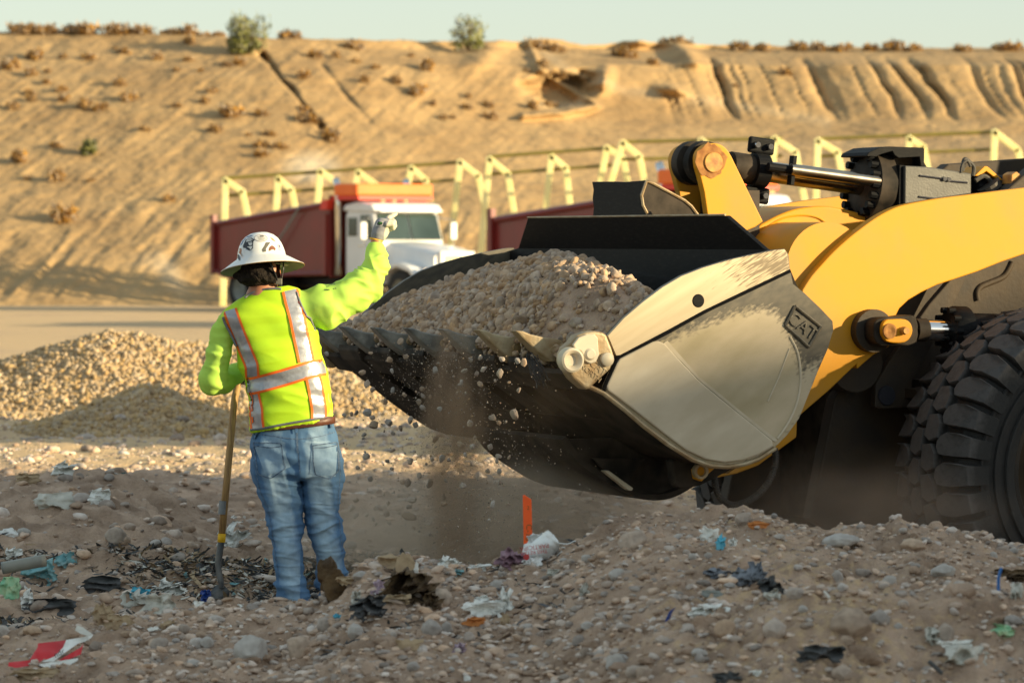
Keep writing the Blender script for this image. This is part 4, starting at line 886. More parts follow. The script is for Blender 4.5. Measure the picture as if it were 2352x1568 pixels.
def pile_z(s, w):
    s = np.asarray(s); sh = s.shape; s = s.ravel(); w = np.asarray(w).ravel()
    d = np.hypot(s[:, None]-CPT[None, :, 0], (w[:, None]-CPT[None, :, 1])*.6); Km = d*d*np.log(d+1e-12)
    return (Km@TPSW[:-3]+TPSW[-3]+TPSW[-2]*s+TPSW[-1]*w).reshape(sh)
ns, nw = 60, 150
sg, wg = np.meshgrid(np.linspace(-.19, .98, ns), np.linspace(.05, WB-.05, nw), indexing='ij')
zg_ = pile_z(sg, wg)+.018*fbm(np.stack([sg*5, wg*5, 0*sg], -1), 3, 7)
PV = P0+BX*sg[..., None]+WX*wg[..., None]+ZZ*zg_[..., None]
i = np.arange(ns*nw).reshape(ns, nw); PF = np.stack([i[:-1, :-1], i[1:, :-1], i[1:, 1:], i[:-1, 1:]], -1).reshape(-1, 4)
gl_ = mesh('gravel_load', PV.reshape(-1, 3), PF, M['soil'], smooth=True, attrs={'pale': np.full(ns*nw, .25)})
tag(gl_, 'dusty fine dirt of the load heaped in the loader bucket', 'gravel', None, 'stuff')
rs = np.random.RandomState(21); n = 15000
s_ = rs.uniform(-.19, .96, n); w_ = rs.uniform(.06, WB-.06, n); r = np.exp(rs.normal(math.log(.0185), .36, n)).clip(.008, .045)
k = ~((np.hypot((s_-.0)/.30, (w_-.35)/.30) < 1) & (rs.rand(n) < .85)); s_, w_, r = s_[k], w_[k], r[k]
z_ = pile_z(s_, w_)+.018*fbm(np.stack([s_*5, w_*5, 0*s_], -1), 3, 7)+r*.45
scatter('gravel_stones', P0+BX*s_[:, None]+WX*w_[:, None]+ZZ*z_[:, None], r, 'load_stone', 22, SV3, 'thousands of small round stones piled high in the loader bucket', 'gravel', kind='stuff')
# stones and dirt clinging to the cutting edge between the teeth
n = 1500; w_ = rs.uniform(.38, WB-.1, n); s_ = rs.uniform(-.19, -.02, n); r = np.exp(rs.normal(math.log(.015), .35, n)).clip(.007, .035)
z_ = 1.235-.10*rs.rand(n)-.6*np.clip(s_+.19, 0, 1)*.3
scatter('gravel_spill', P0+BX*s_[:, None]+WX*w_[:, None]+ZZ*z_[:, None], r, 'load_stone', 23, SV2, 'stones and dirt spilling over the cutting edge between the teeth', 'gravel', kind='stuff')
# ---------------- implicit surfaces for bodies and clothes ----------------
def surface_nets(f, lo, hi, h):
    lo = np.array(lo, float); n = np.ceil((np.array(hi)-lo)/h).astype(int)+1
    ax = [lo[i]+h*np.arange(n[i]) for i in range(3)]
    G = np.stack(np.meshgrid(*ax, indexing='ij'), -1); D = f(G.reshape(-1, 3)).reshape(n)
    inside = D < 0
    c = [inside[i:n[0]-1+i, j:n[1]-1+j, k:n[2]-1+k] for i in (0, 1) for j in (0, 1) for k in (0, 1)]
    cnt = sum(a.astype(int) for a in c); act = (cnt > 0) & (cnt < 8)
    I = np.argwhere(act); vid = -np.ones(act.shape, int); vid[act] = np.arange(len(I))
    acc = np.zeros((len(I), 3)); m = np.zeros(len(I))
    corners = [(i, j, k) for i in (0, 1) for j in (0, 1) for k in (0, 1)]
    for a in corners:
        for ax_ in range(3):
            if a[ax_]: continue
            b = list(a); b[ax_] = 1
            d0 = D[I[:, 0]+a[0], I[:, 1]+a[1], I[:, 2]+a[2]]; d1 = D[I[:, 0]+b[0], I[:, 1]+b[1], I[:, 2]+b[2]]
            x = (d0 < 0) != (d1 < 0); t = np.where(x, d0/(d0-d1+1e-12), 0)
            p = np.tile(np.array(a, float), (len(I), 1)); p[:, ax_] = t
            acc[x] += p[x]; m[x] += 1
    V = lo+h*(I+acc/m[:, None]); F = []
    for ax_ in range(3):
        o1, o2 = [(1, 2), (2, 0), (0, 1)][ax_]
        sl0 = [slice(None)]*3; sl1 = [slice(None)]*3; sl0[ax_] = slice(0, n[ax_]-1); sl1[ax_] = slice(1, n[ax_])
        A, B = inside[tuple(sl0)], inside[tuple(sl1)]; E = np.argwhere(A != B)
        E = E[(E[:, o1] > 0) & (E[:, o2] > 0) & (E[:, o1] < n[o1]-1) & (E[:, o2] < n[o2]-1)]
        def cell(d1, d2):
            e = E.copy(); e[:, o1] += d1; e[:, o2] += d2; return vid[e[:, 0], e[:, 1], e[:, 2]]
        q_ = np.stack([cell(-1, -1), cell(0, -1), cell(0, 0), cell(-1, 0)], -1)
        fl = A[E[:, 0], E[:, 1], E[:, 2]]; q_[~fl] = q_[~fl][:, ::-1]; F.append(q_)
    return V, np.concatenate(F)
def smin(a, b, k):
    h = np.clip(.5+.5*(b-a)/k, 0, 1); return b*(1-h)+a*h-k*h*(1-h)
def cap(p, a, b, ra, rb):
    a = np.array(a, float); b = np.array(b, float); ba = b-a; t = np.clip(((p-a)@ba)/(ba@ba), 0, 1)
    return np.linalg.norm(p-a-t[:, None]*ba, axis=1)-(ra+(rb-ra)*t)
def ell(p, c, r, R=None):
    q_ = p-np.array(c)
    if R is not None: q_ = q_@R
    r = np.array(r); k = np.linalg.norm(q_/r, axis=1); return (k-1)*r.min()
def chain(p, pts, k=.01):
    d = None
    for a, b in zip(pts[:-1], pts[1:]):
        e = cap(p, a[0], b[0], a[1], b[1]); d = e if d is None else smin(d, e, k)
    return d
PY = 18.3; MPP = PY/K
def W3(u, v, dy=0): return np.array([(u-UC)*MPP, PY+dy, CH-(v-HZ)*MPP])
def mkstack(rows, grow=0):
    a = []
    for (ul, vl), (ur, vr), ry, dy in rows:
        L, Rr = W3(ul, vl), W3(ur, vr); a.append([(L[2]+Rr[2])/2, (L[0]+Rr[0])/2, (Rr[0]-L[0])/2+grow, PY+dy, ry+grow, (Rr[2]-L[2])/(Rr[0]-L[0])])
    return np.array(sorted(a))
def stack(p, S, cap_=True, n=2.3, top=0, botm=0):
    x, y, z = p.T; xc = np.interp(z, S[:, 0], S[:, 1]); zz = z
    for _ in range(3):
        m_ = np.interp(zz, S[:, 0], S[:, 5]); xc = np.interp(zz, S[:, 0], S[:, 1]); zz = z-m_*(x-xc)
    rx, yc, ry = [np.interp(zz, S[:, 0], S[:, i]) for i in (2, 3, 4)]
    d = ((np.abs(x-xc)/rx)**n+(np.abs(y-yc)/ry)**n)**(1/n); d = (d-1)*np.minimum(rx, ry)
    if cap_: d = np.maximum(d, np.maximum(zz-S[-1, 0]-top, S[0, 0]-botm-zz))
    return d
def vnormals(V, F):
    a, b, c, d = V[F[:, 0]], V[F[:, 1]], V[F[:, 2]], V[F[:, 3]]; fn = np.cross(c-a, d-b); N = np.zeros_like(V)
    for k in range(4): np.add.at(N, F[:, k], fn)
    return N/(np.linalg.norm(N, axis=1)[:, None]+1e-12)
def relax(V, F, it=2, lam=.5):
    for _ in range(it):
        A = np.zeros_like(V); n = np.zeros(len(V))
        for k in range(4):
            for d in (1, 3): np.add.at(A, F[:, k], V[F[:, (k+d) % 4]]); np.add.at(n, F[:, k], 1)
        V = V+lam*(A/n[:, None]-V)
    return V
def folds(p, fx, fy, fz, seed, sh=0):
    q_ = np.stack([p[:, 0]*fx+sh*p[:, 2]*fz, p[:, 1]*fy, p[:, 2]*fz], -1); a = vnoise(q_+.35*fbm(q_*.7, 2, seed+5)[:, None], seed); return (1-np.abs(a)*2)

person = empty('person', W3(690, 1400), 'worker in lime safety vest and blue jeans seen from behind, pointing with raised hand', 'person')
def body_part(name, f, lo, hi, h, mt, parent, disp=None, it=2, attrs=None):
    V, F = surface_nets(f, lo, hi, h); V = relax(V, F, it)
    if disp is not None: V = V+vnormals(V, F)*disp(V)[:, None]
    at = {k: g(V) for k, g in attrs.items()} if attrs else None
    o = mesh(name, V, F, M[mt] if isinstance(mt, str) else mt, parent, smooth=True, attrs=at); o['_n'] = len(V)
    del o['_n']
    return o, V, F
# --- vest and torso ---
vrows = [((575,990),(770,958),.132,0),((571,946),(765,925),.134,0),((565,906),(760,897),.136,.0),((558,873),(751,860),.138,0),((548,837),(742,822),.14,0),((540,800),(736,785),.14,0),((528,770),(730,758),.138,0),((514,745),(722,728),.132,0),((504,730),(712,700),.122,0),((517,710),(700,680),.104,0),((543,692),(688,664),.086,0),((566,678),(664,656),.07,0)]
VS = mkstack(vrows, -.006); SS = mkstack(vrows, -.018)
armR = [(a_, r_*.95) for a_, r_ in [(W3(690,708,0), .080), (W3(745,701,.01), .099), (W3(800,680,.03), .082), (W3(844,652,.05), .060), (W3(859,612,.08), .047), (W3(861,578,.11), .041), (W3(861.5,561,.12), .036)]]
armL = [(a_, r_*.95) for a_, r_ in [(W3(532,745,0), .068), (W3(512,765,-.01), .054), (W3(503,815,-.02), .059), (W3(490,873,-.01), .066), (W3(512,875,.06), .057), (W3(535,862,.16), .049), (W3(552,846,.25), .038)]]
def shirt_f(p):
    d = stack(p, SS, top=.004); a = chain(p, armR, .03); b = chain(p, armL, .02); d = smin(smin(d, a, .035), b, .03)
    e = W3(861.5, 557, .12); return np.maximum(d, (p-e)@np.array([.02, .12, .99]))
def shirt_disp(p):
    ar = sstep(W3(700,0)[0], W3(760,0)[0], p[:, 0]); al = 1-sstep(W3(520,0)[0], W3(550,0)[0], p[:, 0])
    elb = np.exp(-(np.linalg.norm(p-W3(835,645,.05), axis=1)/.11)**2); elb2 = np.exp(-(np.linalg.norm(p-W3(495,860), axis=1)/.10)**2)
    fz = 1-sstep(W3(0,590)[2], W3(0,560)[2], p[:, 2])
    w1 = folds(p, 14, 10, 6, 3, .9); w2 = folds(p, 8, 8, 26, 9, .6)
    return fz*(ar*(.013*np.clip(w1, -.3, 1)**1+.018*elb*np.clip(w2, -.2, 1)+.010*np.clip(folds(p, 9, 8, 20, 5, -.8), 0, 1)) + al*(.006*np.clip(folds(p, 7, 9, 22, 12, .7), -.3, 1)+.006*elb2*np.clip(w2, -.2, 1)))
lo = [W3(445,0)[0], PY-.26, W3(0,1000)[2]]; hi = [W3(900,0)[0], PY+.40, W3(0,545)[2]]
shirt, SHV, SHF = body_part('long_sleeve_shirt', shirt_f, lo, hi, .0065, 'sleeve', person, shirt_disp)
def vest_f(p):
    d = stack(p, VS, n=2.35); 
    d = np.maximum(d, -ell(p, W3(606, 652, .015), (.085, .095, .052)))
    # armholes
    d = np.maximum(d, -(cap(p, W3(722,706), W3(800,696), .098, .10)))
    d = np.maximum(d, -(cap(p, W3(505,778), W3(470,800), .060, .07)))
    return d
def vest_disp(p):
    z = p[:, 2]; k = sstep(W3(0,690)[2], W3(0,760)[2], z)
    a = folds(p, 5, 4, 9, 31, .9); b = folds(p, 3.5, 3, 14, 35, -1.1); c_ = folds(p, 3, 3, 20, 38, .3)
    low_ = 1-sstep(W3(0,960)[2], W3(0,880)[2], z)
    return .008*np.clip(a, -.5, 1)+.006*np.clip(b, -.4, 1)+.004*low_*np.clip(c_, -.4, 1)
lo = [W3(490,0)[0], PY-.19, W3(0,1000)[2]]; hi = [W3(785,0)[0], PY+.19, W3(0,645)[2]]
vest, VV, VF = body_part('safety_vest', vest_f, lo, hi, .0055, 'vest', person, vest_disp, it=1)
VB = BVHTree.FromPolygons([Vector(v) for v in VV], [tuple(int(i) for i in f) for f in VF])
CAMP = Vector((0, 0, CH))
def proj(bvh, u, v, off=.002, Yd=PY-.1):
    d = Vector(P(u, v, 1))-CAMP; d.normalize(); h = bvh.ray_cast(CAMP, d)
    if h[0] is None:
        h = bvh.find_nearest(Vector(P(u, v, Yd)))
        n = h[1]; return np.array(h[0])+np.array(n)*off
    return np.array(h[0])-np.array(d)*off
def ribbon(name, pts, wl, bvh, mt, parent, off=.003, nseg=5, step=4, wr=None, seed=None):
    """pts: pixel path, wl: half width in pixels each side"""
    P2 = np.array(pts, float); L_ = np.r_[0, np.cumsum(np.hypot(*np.diff(P2, axis=0).T))]; n = max(3, int(L_[-1]/step)+1)
    t = np.linspace(0, L_[-1], n); X = np.interp(t, L_, P2[:, 0]); Y_ = np.interp(t, L_, P2[:, 1])
    if len(pts) > 2:
        for _ in range(3): X[1:-1] = (X[:-2]+2*X[1:-1]+X[2:])/4; Y_[1:-1] = (Y_[:-2]+2*Y_[1:-1]+Y_[2:])/4
    dx, dy = np.gradient(X), np.gradient(Y_); l = np.hypot(dx, dy); nx, ny = -dy/l, dx/l
    wr = wl if wr is None else wr
    V = []
    for i in range(n):
        for k in range(nseg+1):
            a = (k/nseg*2-1); a = a*(wl if a < 0 else wr); V.append(proj(bvh, X[i]+nx[i]*a, Y_[i]+ny[i]*a, off))
    F = [(i*(nseg+1)+k, (i+1)*(nseg+1)+k, (i+1)*(nseg+1)+k+1, i*(nseg+1)+k+1) for i in range(n-1) for k in range(nseg)]
    return mesh(name, V, F, M[mt], parent, smooth=True)
def band(name, pts, hw, trim):
    o = ribbon(name, pts, hw, VB, 'reflective', vest, .004)
    P2 = np.array(pts, float)
    for s in (-1, 1):
        L_ = np.gradient(P2, axis=0); l = np.hypot(L_[:, 0], L_[:, 1]); N_ = np.c_[-L_[:, 1]/l, L_[:, 0]/l]
        ribbon('orange_trim', P2+N_*s*(hw+trim), trim, VB, 'orange_trim', vest, .0055, 3)
    return o
# strips (left shoulder to waist, right shoulder to waist, waist, and the two lower ones)
band('reflective_strip', [c1(*p) for p in [(312,768),(340,850),(372,930),(405,1010),(437,1085),(440,1150)]], 11.5, 2.6)
band('reflective_strip', [c1(*p) for p in [(657,655),(672,720),(697,810),(715,900),(735,990),(750,1062)]], 14, 2.8)
band('reflective_strip', [c1(*p) for p in [(440,1245),(450,1290),(462,1340),(462,1390),(470,1447)]], 11.5, 2.6)
band('reflective_strip', [c1(*p) for p in [(785,1140),(800,1200),(812,1270),(822,1330),(822,1388)]], 13.5, 2.6)
band('waist_strip', [c1(*p) for p in [(394,1210),(450,1200),(530,1180),(620,1155),(700,1130),(780,1105),(858,1092)]], 14.5, 2.8)
SB = BVHTree.FromPolygons([Vector(v) for v in SHV], [tuple(int(i) for i in f) for f in SHF])
def near(u, v, off):
    a, b = proj(VB, u, v, off), proj(SB, u, v, off); return a if a[1] < b[1] else b
def piping(name, pts, r=.0058):
    P2 = smooth_path([np.array([*c1(*p), 0.]) for p in pts], 4); m = MB(); m.tube([near(q_[0], q_[1], .004) if 'arm' in name and pts[0][0] > 500 else proj(VB, q_[0], q_[1], .009) if 'arm' in name else proj(VB, q_[0], q_[1], .003) for q_ in P2], r, 8); m.build(name, M['binding'], vest, smooth=True)
piping('neck_binding', [(398,700),(430,678),(470,662),(520,651),(570,647),(606,650)], .0065)
piping('armhole_binding', [(722,645),(728,672),(742,720),(758,770),(776,830),(794,872),(816,902)])
piping('armhole_binding', [(246,812),(254,860),(270,905),(292,950),(322,992)])
piping('hem_binding', [(432,1452),(500,1444),(600,1424),(700,1406),(800,1390),(908,1376)])
for k in range(7):
    x = 852+k*9; ribbon('shoulder_print', [c1(x, 612), c1(x+6, 630-k)], .8, SB, 'ink', shirt, .004, 1, 2)
# --- jeans ---
hip = mkstack([((581,992),(769,966),.118,0),((575,1014),(775,999),.132,0),((577,1050),(783,1040),.138,0),((579,1085),(785,1075),.128,0),((582,1105),(785,1100),.105,.01)], -.008)
legL = mkstack([((580,1060),(692,1060),.12,0),((581,1085),(691,1085),.115,0),((592,1131),(694,1131),.10,0),((612,1175),(695,1175),.086,0),((620,1219),(692,1219),.078,-.01),((625,1259),(690,1259),.074,-.01),((632,1300),(696,1300),.073,0),((637,1340),(698,1340),.068,0),((645,1369),(703,1369),.066,0),((651,1392),(706,1390),.064,0)], -.005)
legR = mkstack([((690,1060),(785,1060),.12,.01),((692,1085),(785,1085),.115,.01),((695,1124),(784,1124),.105,.02),((700,1175),(777,1175),.088,.03),((705,1212),(782,1212),.08,.04),((716,1248),(785,1248),.076,.05),((724,1285),(790,1285),.074,.06),((727,1322),(795,1318),.07,.07),((732,1358),(790,1350),.066,.08),((737,1390),(780,1385),.062,.08)], -.005)
def jeans_f(p):
    d = smin(stack(p, legL, n=2.1), stack(p, legR, n=2.1), .003); return smin(d, stack(p, hip, n=2.5), .03)
def jeans_disp(p):
    z = p[:, 2]; kn = np.exp(-((z-W3(0,1215)[2])/.10)**2); an = 1-sstep(W3(0,1345)[2], W3(0,1290)[2], z); seat = sstep(W3(0,1160)[2], W3(0,1060)[2], z)
    crotch = np.exp(-(np.hypot(p[:, 0]-W3(690,0)[0], z-W3(0,1100)[2])/.10)**2)
    a = folds(p, 10, 8, 13, 61, .9); b = folds(p, 9, 6, 27, 63, .45); c_ = folds(p, 11, 8, 18, 66, -.8)
    s_ = -1*np.sign(p[:, 0]-W3(690,0)[0])
    dcr = folds(np.c_[p[:, 0]*s_, p[:, 1], z], 9, 4, 16, 69, 1.0)
    top_ = 1-sstep(W3(0,1000)[2], W3(0,975)[2], z)
    return top_*(.007*np.clip(a, -.5, 1)+.013*kn*np.clip(c_, -.3, 1)+.015*an*np.clip(b, -.3, 1)+.012*crotch*np.clip(dcr, -.3, 1)+.006*np.clip(folds(p, 17, 12, 5, 72, .6), -.3, 1)+.005*(1-seat)*np.clip(folds(p, 12, 9, 40, 70, .4), 0, 1))
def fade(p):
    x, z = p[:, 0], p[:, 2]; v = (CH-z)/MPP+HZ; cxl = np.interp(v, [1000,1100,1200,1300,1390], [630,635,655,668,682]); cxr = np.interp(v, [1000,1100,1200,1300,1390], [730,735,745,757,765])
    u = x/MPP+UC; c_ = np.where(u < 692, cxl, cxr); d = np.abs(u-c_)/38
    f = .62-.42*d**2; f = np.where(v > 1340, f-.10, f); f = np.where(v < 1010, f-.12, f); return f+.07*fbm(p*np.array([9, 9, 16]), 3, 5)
lo = [W3(560,0)[0], PY-.18, W3(0,1402)[2]]; hi = [W3(812,0)[0], PY+.2, W3(0,955)[2]]
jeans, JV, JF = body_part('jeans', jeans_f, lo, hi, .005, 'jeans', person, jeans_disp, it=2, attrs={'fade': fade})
JB = BVHTree.FromPolygons([Vector(v) for v in JV], [tuple(int(i) for i in f) for f in JF])
def seam(pts, hw=1.2, nm='seam', mt='denim_seam', par=None): return ribbon(nm, [c2(*p) for p in pts], hw, JB, mt, par or jeans, .0022, 1, 4)
seam([(765,150),(768,240),(772,330),(778,400),(785,460)]); seam([(758,150),(761,240),(765,330)], .6)
seam([(480,205),(560,218),(640,228),(700,238),(768,244)], .8); seam([(768,244),(850,238),(940,220),(1012,196)], .8)
seam([(478,182),(560,170),(650,160),(760,150),(900,138),(1000,122)], .8)
def pocket(pts, top2):
    q_ = [c2(*p) for p in pts]; o = ribbon('pocket', [((q_[0][0]+q_[1][0])/2, (q_[0][1]+q_[1][1])/2), ((q_[3][0]+q_[4][0])/2, (q_[3][1]+q_[4][1])/2-4)], 30, JB, 'jeans', jeans, .003, 10, 4)
    a = o.data.attributes.new('fade', 'FLOAT', 'POINT'); a.data.foreach_set('value', [.5]*len(o.data.vertices))
    pp_ = pts+[pts[0]]; ribbon('pocket_seam', [c2(*p) for p in pp_], 1.2, JB, 'denim_seam', o, .005, 1, 3)
    ribbon('pocket_hem', [c2(*p) for p in top2], 1.1, JB, 'denim_seam', o, .005, 1, 3)
pocket([(490,265),(665,270),(680,385),(695,425),(600,492),(520,465)], [(490,285),(590,298),(668,290)])
pocket([(865,285),(1020,262),(1030,440),(970,495),(880,468),(868,400)], [(866,300),(950,296),(1018,280)])
for pts in ([(760,152),(764,205)], [(484,192),(488,240)], [(1000,125),(1005,170)]):
    ribbon('belt_loop', [c2(*p) for p in pts], 3.2, JB, 'jeans', jeans, .012, 2, 4)
# side seams and cuffs
seam([(478,300),(500,420),(530,560),(585,690),(606,800),(620,930),(648,1080)], .7); seam([(1030,300),(1038,450),(1022,650),(1035,800),(1052,950)], .7)
# belt
def belt_f(p):
    S = hip.copy(); zt = W3(0, 968)[2]; return np.maximum(np.maximum(stack(p, np.vstack([mkstack([((582,985),(768,962),.128,0)]), mkstack([((579,1006),(771,981),.135,0)])])[::-1], top=0, botm=0, n=2.5), -1e-3*0+0*p[:, 0]-1), -10)
m = MB(); cxb = W3(676, 973); sl = (W3(769,963)[2]-W3(581,983)[2])/(W3(769,0)[0]-W3(581,0)[0]); rxb = (W3(770,0)[0]-W3(580,0)[0])/2-.005; ryb = .1255; V = []; n = 64
for k in range(n):
    a = 2*math.pi*k/n; ex = 2/2.4
    x = rxb*np.sign(math.cos(a))*abs(math.cos(a))**ex; y = ryb*np.sign(math.sin(a))*abs(math.sin(a))**ex
    for dz, o_ in ((.018, 0), (.016, .004), (-.016, .004), (-.018, 0)): V.append((cxb[0]+x*(1+o_/.2), PY+y*(1+o_/.13), cxb[2]+x*sl+dz))
m.add(V, [(k*4+i, k*4+i+1, (k+1) % n*4+i+1, (k+1) % n*4+i) for k in range(n) for i in range(3)]); m.build('belt', M['leather'], person, smooth=True)
# --- boots ---
for (u, v, dy) in ((678,1395,.0),(757,1392,.08)):
    a = W3(u, 1385, dy); body_part('boot', lambda p: np.maximum(smin(cap(p, a+[0, .0, .02], a+[0, .0, -.05], .05, .052), cap(p, a+[0, .0, -.035], a+[.03, .17, -.045], .047, .042), .03), (a[2]-.075)-p[:, 2]), a-[.1, .1, .1], a+[.12, .26, .09], .006, 'boot', person)
# --- body: head, neck and the bare wrist, one skin ---
yaw = R_(-38); fwd = np.array([math.sin(-yaw), math.cos(-yaw), 0]); rgt = np.array([math.cos(-yaw), -math.sin(-yaw), 0])
HC = W3(600, 611, .0)
RH = np.stack([rgt, fwd, ZZ], 1)
def hp_(r, f, u): return HC+rgt*r+fwd*f+ZZ*u
def head_f(p):
    d = ell(p, HC+ZZ*.015, (.074, .094, .10), RH)
    d = smin(d, ell(p, hp_(0, .045, -.035), (.058, .062, .082), RH), .03)
    d = smin(d, cap(p, hp_(0, .092, -.095), hp_(0, .085, -.09), .022, .02), .03)
    d = smin(d, cap(p, hp_(.045, .03, -.07), hp_(.02, .085, -.095), .02, .018), .02); d = smin(d, cap(p, hp_(-.045, .03, -.07), hp_(-.02, .085, -.095), .02, .018), .02)
    d = smin(d, cap(p, hp_(0, .100, .010), hp_(0, .124, -.028), .008, .013), .01)
    d = smin(d, cap(p, hp_(-.012, .112, -.030), hp_(.012, .112, -.030), .009, .009), .008)
    d = smin(d, cap(p, hp_(-.035, .088, .022), hp_(.035, .088, .022), .012, .012), .012)
    d = smin(d, cap(p, hp_(-.018, .104, -.058), hp_(.018, .104, -.058), .006, .006), .006); d = smin(d, cap(p, hp_(-.015, .102, -.067), hp_(.015, .102, -.067), .007, .007), .004)
    for s in (-1, 1):
        d = np.maximum(d, -ell(p, hp_(s*.031, .106, .0), (.015, .012, .010), RH))
        e = ell(p, hp_(s*.079, -.005, -.012), (.012, .020, .034), RH); e = np.maximum(e, -ell(p, hp_(s*.090, -.008, -.008), (.006, .012, .021), RH)); d = smin(d, e, .006)
    nk = smin(cap(p, W3(607,640,.01), W3(603,700,.005), .060, .066), cap(p, W3(603,690,.0), W3(600,735,.0), .08, .12), .04)
    d = smin(d, nk, .025)
    wr = cap(p, W3(861,575,.11), W3(863,548,.13), .029, .028); br = chain(p, [(W3(600,720), .10), (W3(690,712), .06), (W3(845,652,.05), .04), (W3(861,600,.09), .033), (W3(861,575,.11), .03)], .03)
    return np.minimum(d, np.minimum(wr, br))
lo = [W3(520,0)[0], PY-.14, W3(0,760)[2]]; hi = [W3(890,0)[0], PY+.2, W3(0,535)[2]]
body_part('body', head_f, lo, hi, .0045, 'skin', person, it=1)
for s in (-1, 1):
    m = MB(); bm_ = bmesh.new(); bmesh.ops.create_uvsphere(bm_, u_segments=12, v_segments=8, radius=.0125); m.add([hp_(s*.031, .094, .0)+np.array(v.co) for v in bm_.verts], [[v.index for v in f.verts] for f in bm_.faces]); bm_.free(); m.build('eye', M['sticker_white'], person, smooth=True)
def hair_f(p):
    d = ell(p, HC+ZZ*.012, (.084, .103, .112), RH); d = smin(d, ell(p, W3(590, 634, -.04), (.10, .06, .045)), .03); d = smin(d, ell(p, W3(618, 640, -.02), (.055, .05, .028)), .02)
    d = np.maximum(d, -ell(p, hp_(0, .115, -.05), (.085, .075, .12), RH)); d = np.maximum(d, -ell(p, hp_(.088, .012, -.018), (.03, .026, .045), RH))
    cut = W3(0, 657)[2]+.10*(p[:, 0]-W3(590,0)[0])*0; d = np.maximum(d, cut+.5*np.abs(p[:, 0]-W3(585,0)[0])*.35-p[:, 2]-.004)
    return d+.007*fbm(p*55, 3, 4)+.008*fbm(p*22, 2, 8)
lo = HC-.17; hi = HC+.17
body_part('hair', hair_f, lo, hi, .004, 'hair', person, it=0)
# --- hard hat ---
HO = W3(600, 590, .01)
ph, rl = R_(9), R_(6.3)
A_ = np.array(Matrix.Rotation(-rl, 3, 'Y'))@np.array(Matrix.Rotation(-ph, 3, 'X'))@np.array([rgt, fwd, ZZ]).T
A_ = np.array(Matrix.Rotation(-rl, 3, 'Y'))@np.array(Matrix.Rotation(-ph, 3, 'X'))
prof_o = [(0, .117), (.02, .1165), (.045, .112), (.068, .100), (.086, .082), (.099, .058), (.107, .034), (.112, .012), (.116, .0), (.122, -.008), (.14, -.018), (.165, -.034), (.188, -.049), (.2, -.055), (.2015, -.058)]
prof_i = [(.199, -.060), (.186, -.053), (.163, -.038), (.14, -.023), (.122, -.014), (.112, -.004), (.104, .02), (.09, .06), (.05, .1), (0, .11)]
def hat_pts(prof, n=96):
    V = []
    for k in range(n):
        t = 2*math.pi*k/n; sx, sy = 1.0, 1.05
        for r, z in prof:
            rg = 1+(.025*math.exp(-((abs(math.sin(t)))/.25)**2) if z > .01 else 0)
            V.append(HO+A_@np.array([r*math.cos(t)*sx*rg, r*math.sin(t)*sy, z]))
    return np.array(V)
V1 = hat_pts(prof_o); n = 96; m_ = len(prof_o)
hF = [(k*m_+i, k*m_+i+1, (k+1) % n*m_+i+1, (k+1) % n*m_+i) for k in range(n) for i in range(m_-1)]
hat = mesh('hard_hat', V1, hF, M['hat_white'], person, smooth=True)
V2 = hat_pts(prof_i); m2 = len(prof_i)
mesh('hat_underside', V2, [(k*m2+i, k*m2+i+1, (k+1) % n*m2+i+1, (k+1) % n*m2+i) for k in range(n) for i in range(m2-1)], M['hat_under'], hat, smooth=True)
ring = hat_pts([(.2005, -.0585)]); m = MB(); m.tube(list(ring)+[ring[0]], .0016, 5, cap=False); m.build('rim_edge', M['wood_handle'], hat)
HBv = BVHTree.FromPolygons([Vector(v) for v in V1], hF)
def tri_fill(poly):
    bm = bmesh.new(); vs = [bm.verts.new((x, y, 0)) for x, y in poly]; f = bm.faces.new(vs); bmesh.ops.triangulate(bm, faces=[f]); 
    bmesh.ops.subdivide_edges(bm, edges=bm.edges[:], cuts=2, use_grid_fill=True); bmesh.ops.triangulate(bm, faces=bm.faces[:])
    V = [(v.co.x, v.co.y) for v in bm.verts]; bm.verts.index_update(); F = [[v.index for v in f.verts] for f in bm.faces]; bm.free(); return V, F
def decal(name, pts, mt, off=.0012, par=None, c=cH, bvh=None):
    V, F = tri_fill([c(*p) for p in pts]); return mesh(name, [proj(bvh or HBv, u, v, off, PY-.12) for u, v in V], F, M[mt], par or hat, smooth=False)
def oval(cx, cy, rx, ry, n=24, rot=0): return [(cx+rx*math.cos(a)*math.cos(rot)-ry*math.sin(a)*math.sin(rot), cy+rx*math.cos(a)*math.sin(rot)+ry*math.sin(a)*math.cos(rot)) for a in np.linspace(0, 2*math.pi, n+1)[:-1]]
o = decal('oval_sticker', oval(898,258,132,68, rot=.02), 'sticker_brown'); decal('oval_face', oval(898,258,125,61, rot=.02), 'sticker_white', .002, o)
for k, (x0, x1, y) in enumerate(((830,960,232),(840,985,252),(850,990,270),(860,960,288))):
    decal('sticker_line', [(x0,y-3),(x1,y-5),(x1,y+1),(x0,y+3)], 'ink_grey', .0028, o)
decal('sticker_word', [(880,208),(955,206),(952,222),(884,225)], 'ink', .0028, o)
s1 = decal('hooded_head_sticker', [(550,400),(600,380),(580,330),(600,285),(660,255),(720,250),(780,290),(750,320),(745,390),(745,450),(690,505),(640,490),(600,455),(550,445)], 'ink', .0015)
decal('sticker_brim', [(605,310),(690,290),(750,285),(700,312),(615,332)], 'sticker_white', .0026, s1); decal('sticker_cap', [(610,298),(640,272),(700,262),(735,275),(690,285),(630,300)], 'sticker_white', .0026, s1)
decal('sticker_cheek', [(650,340),(725,325),(730,375),(700,400),(665,395)], 'sticker_white', .0026, s1); decal('sticker_scarf', [(625,425),(735,410),(720,455),(690,490),(680,455)], 'sticker_white', .0026, s1)
for (a, b) in ((682,345),(708,342)): decal('sticker_eye', oval(a, b, 8, 9, 10), 'ink', .0035, s1)
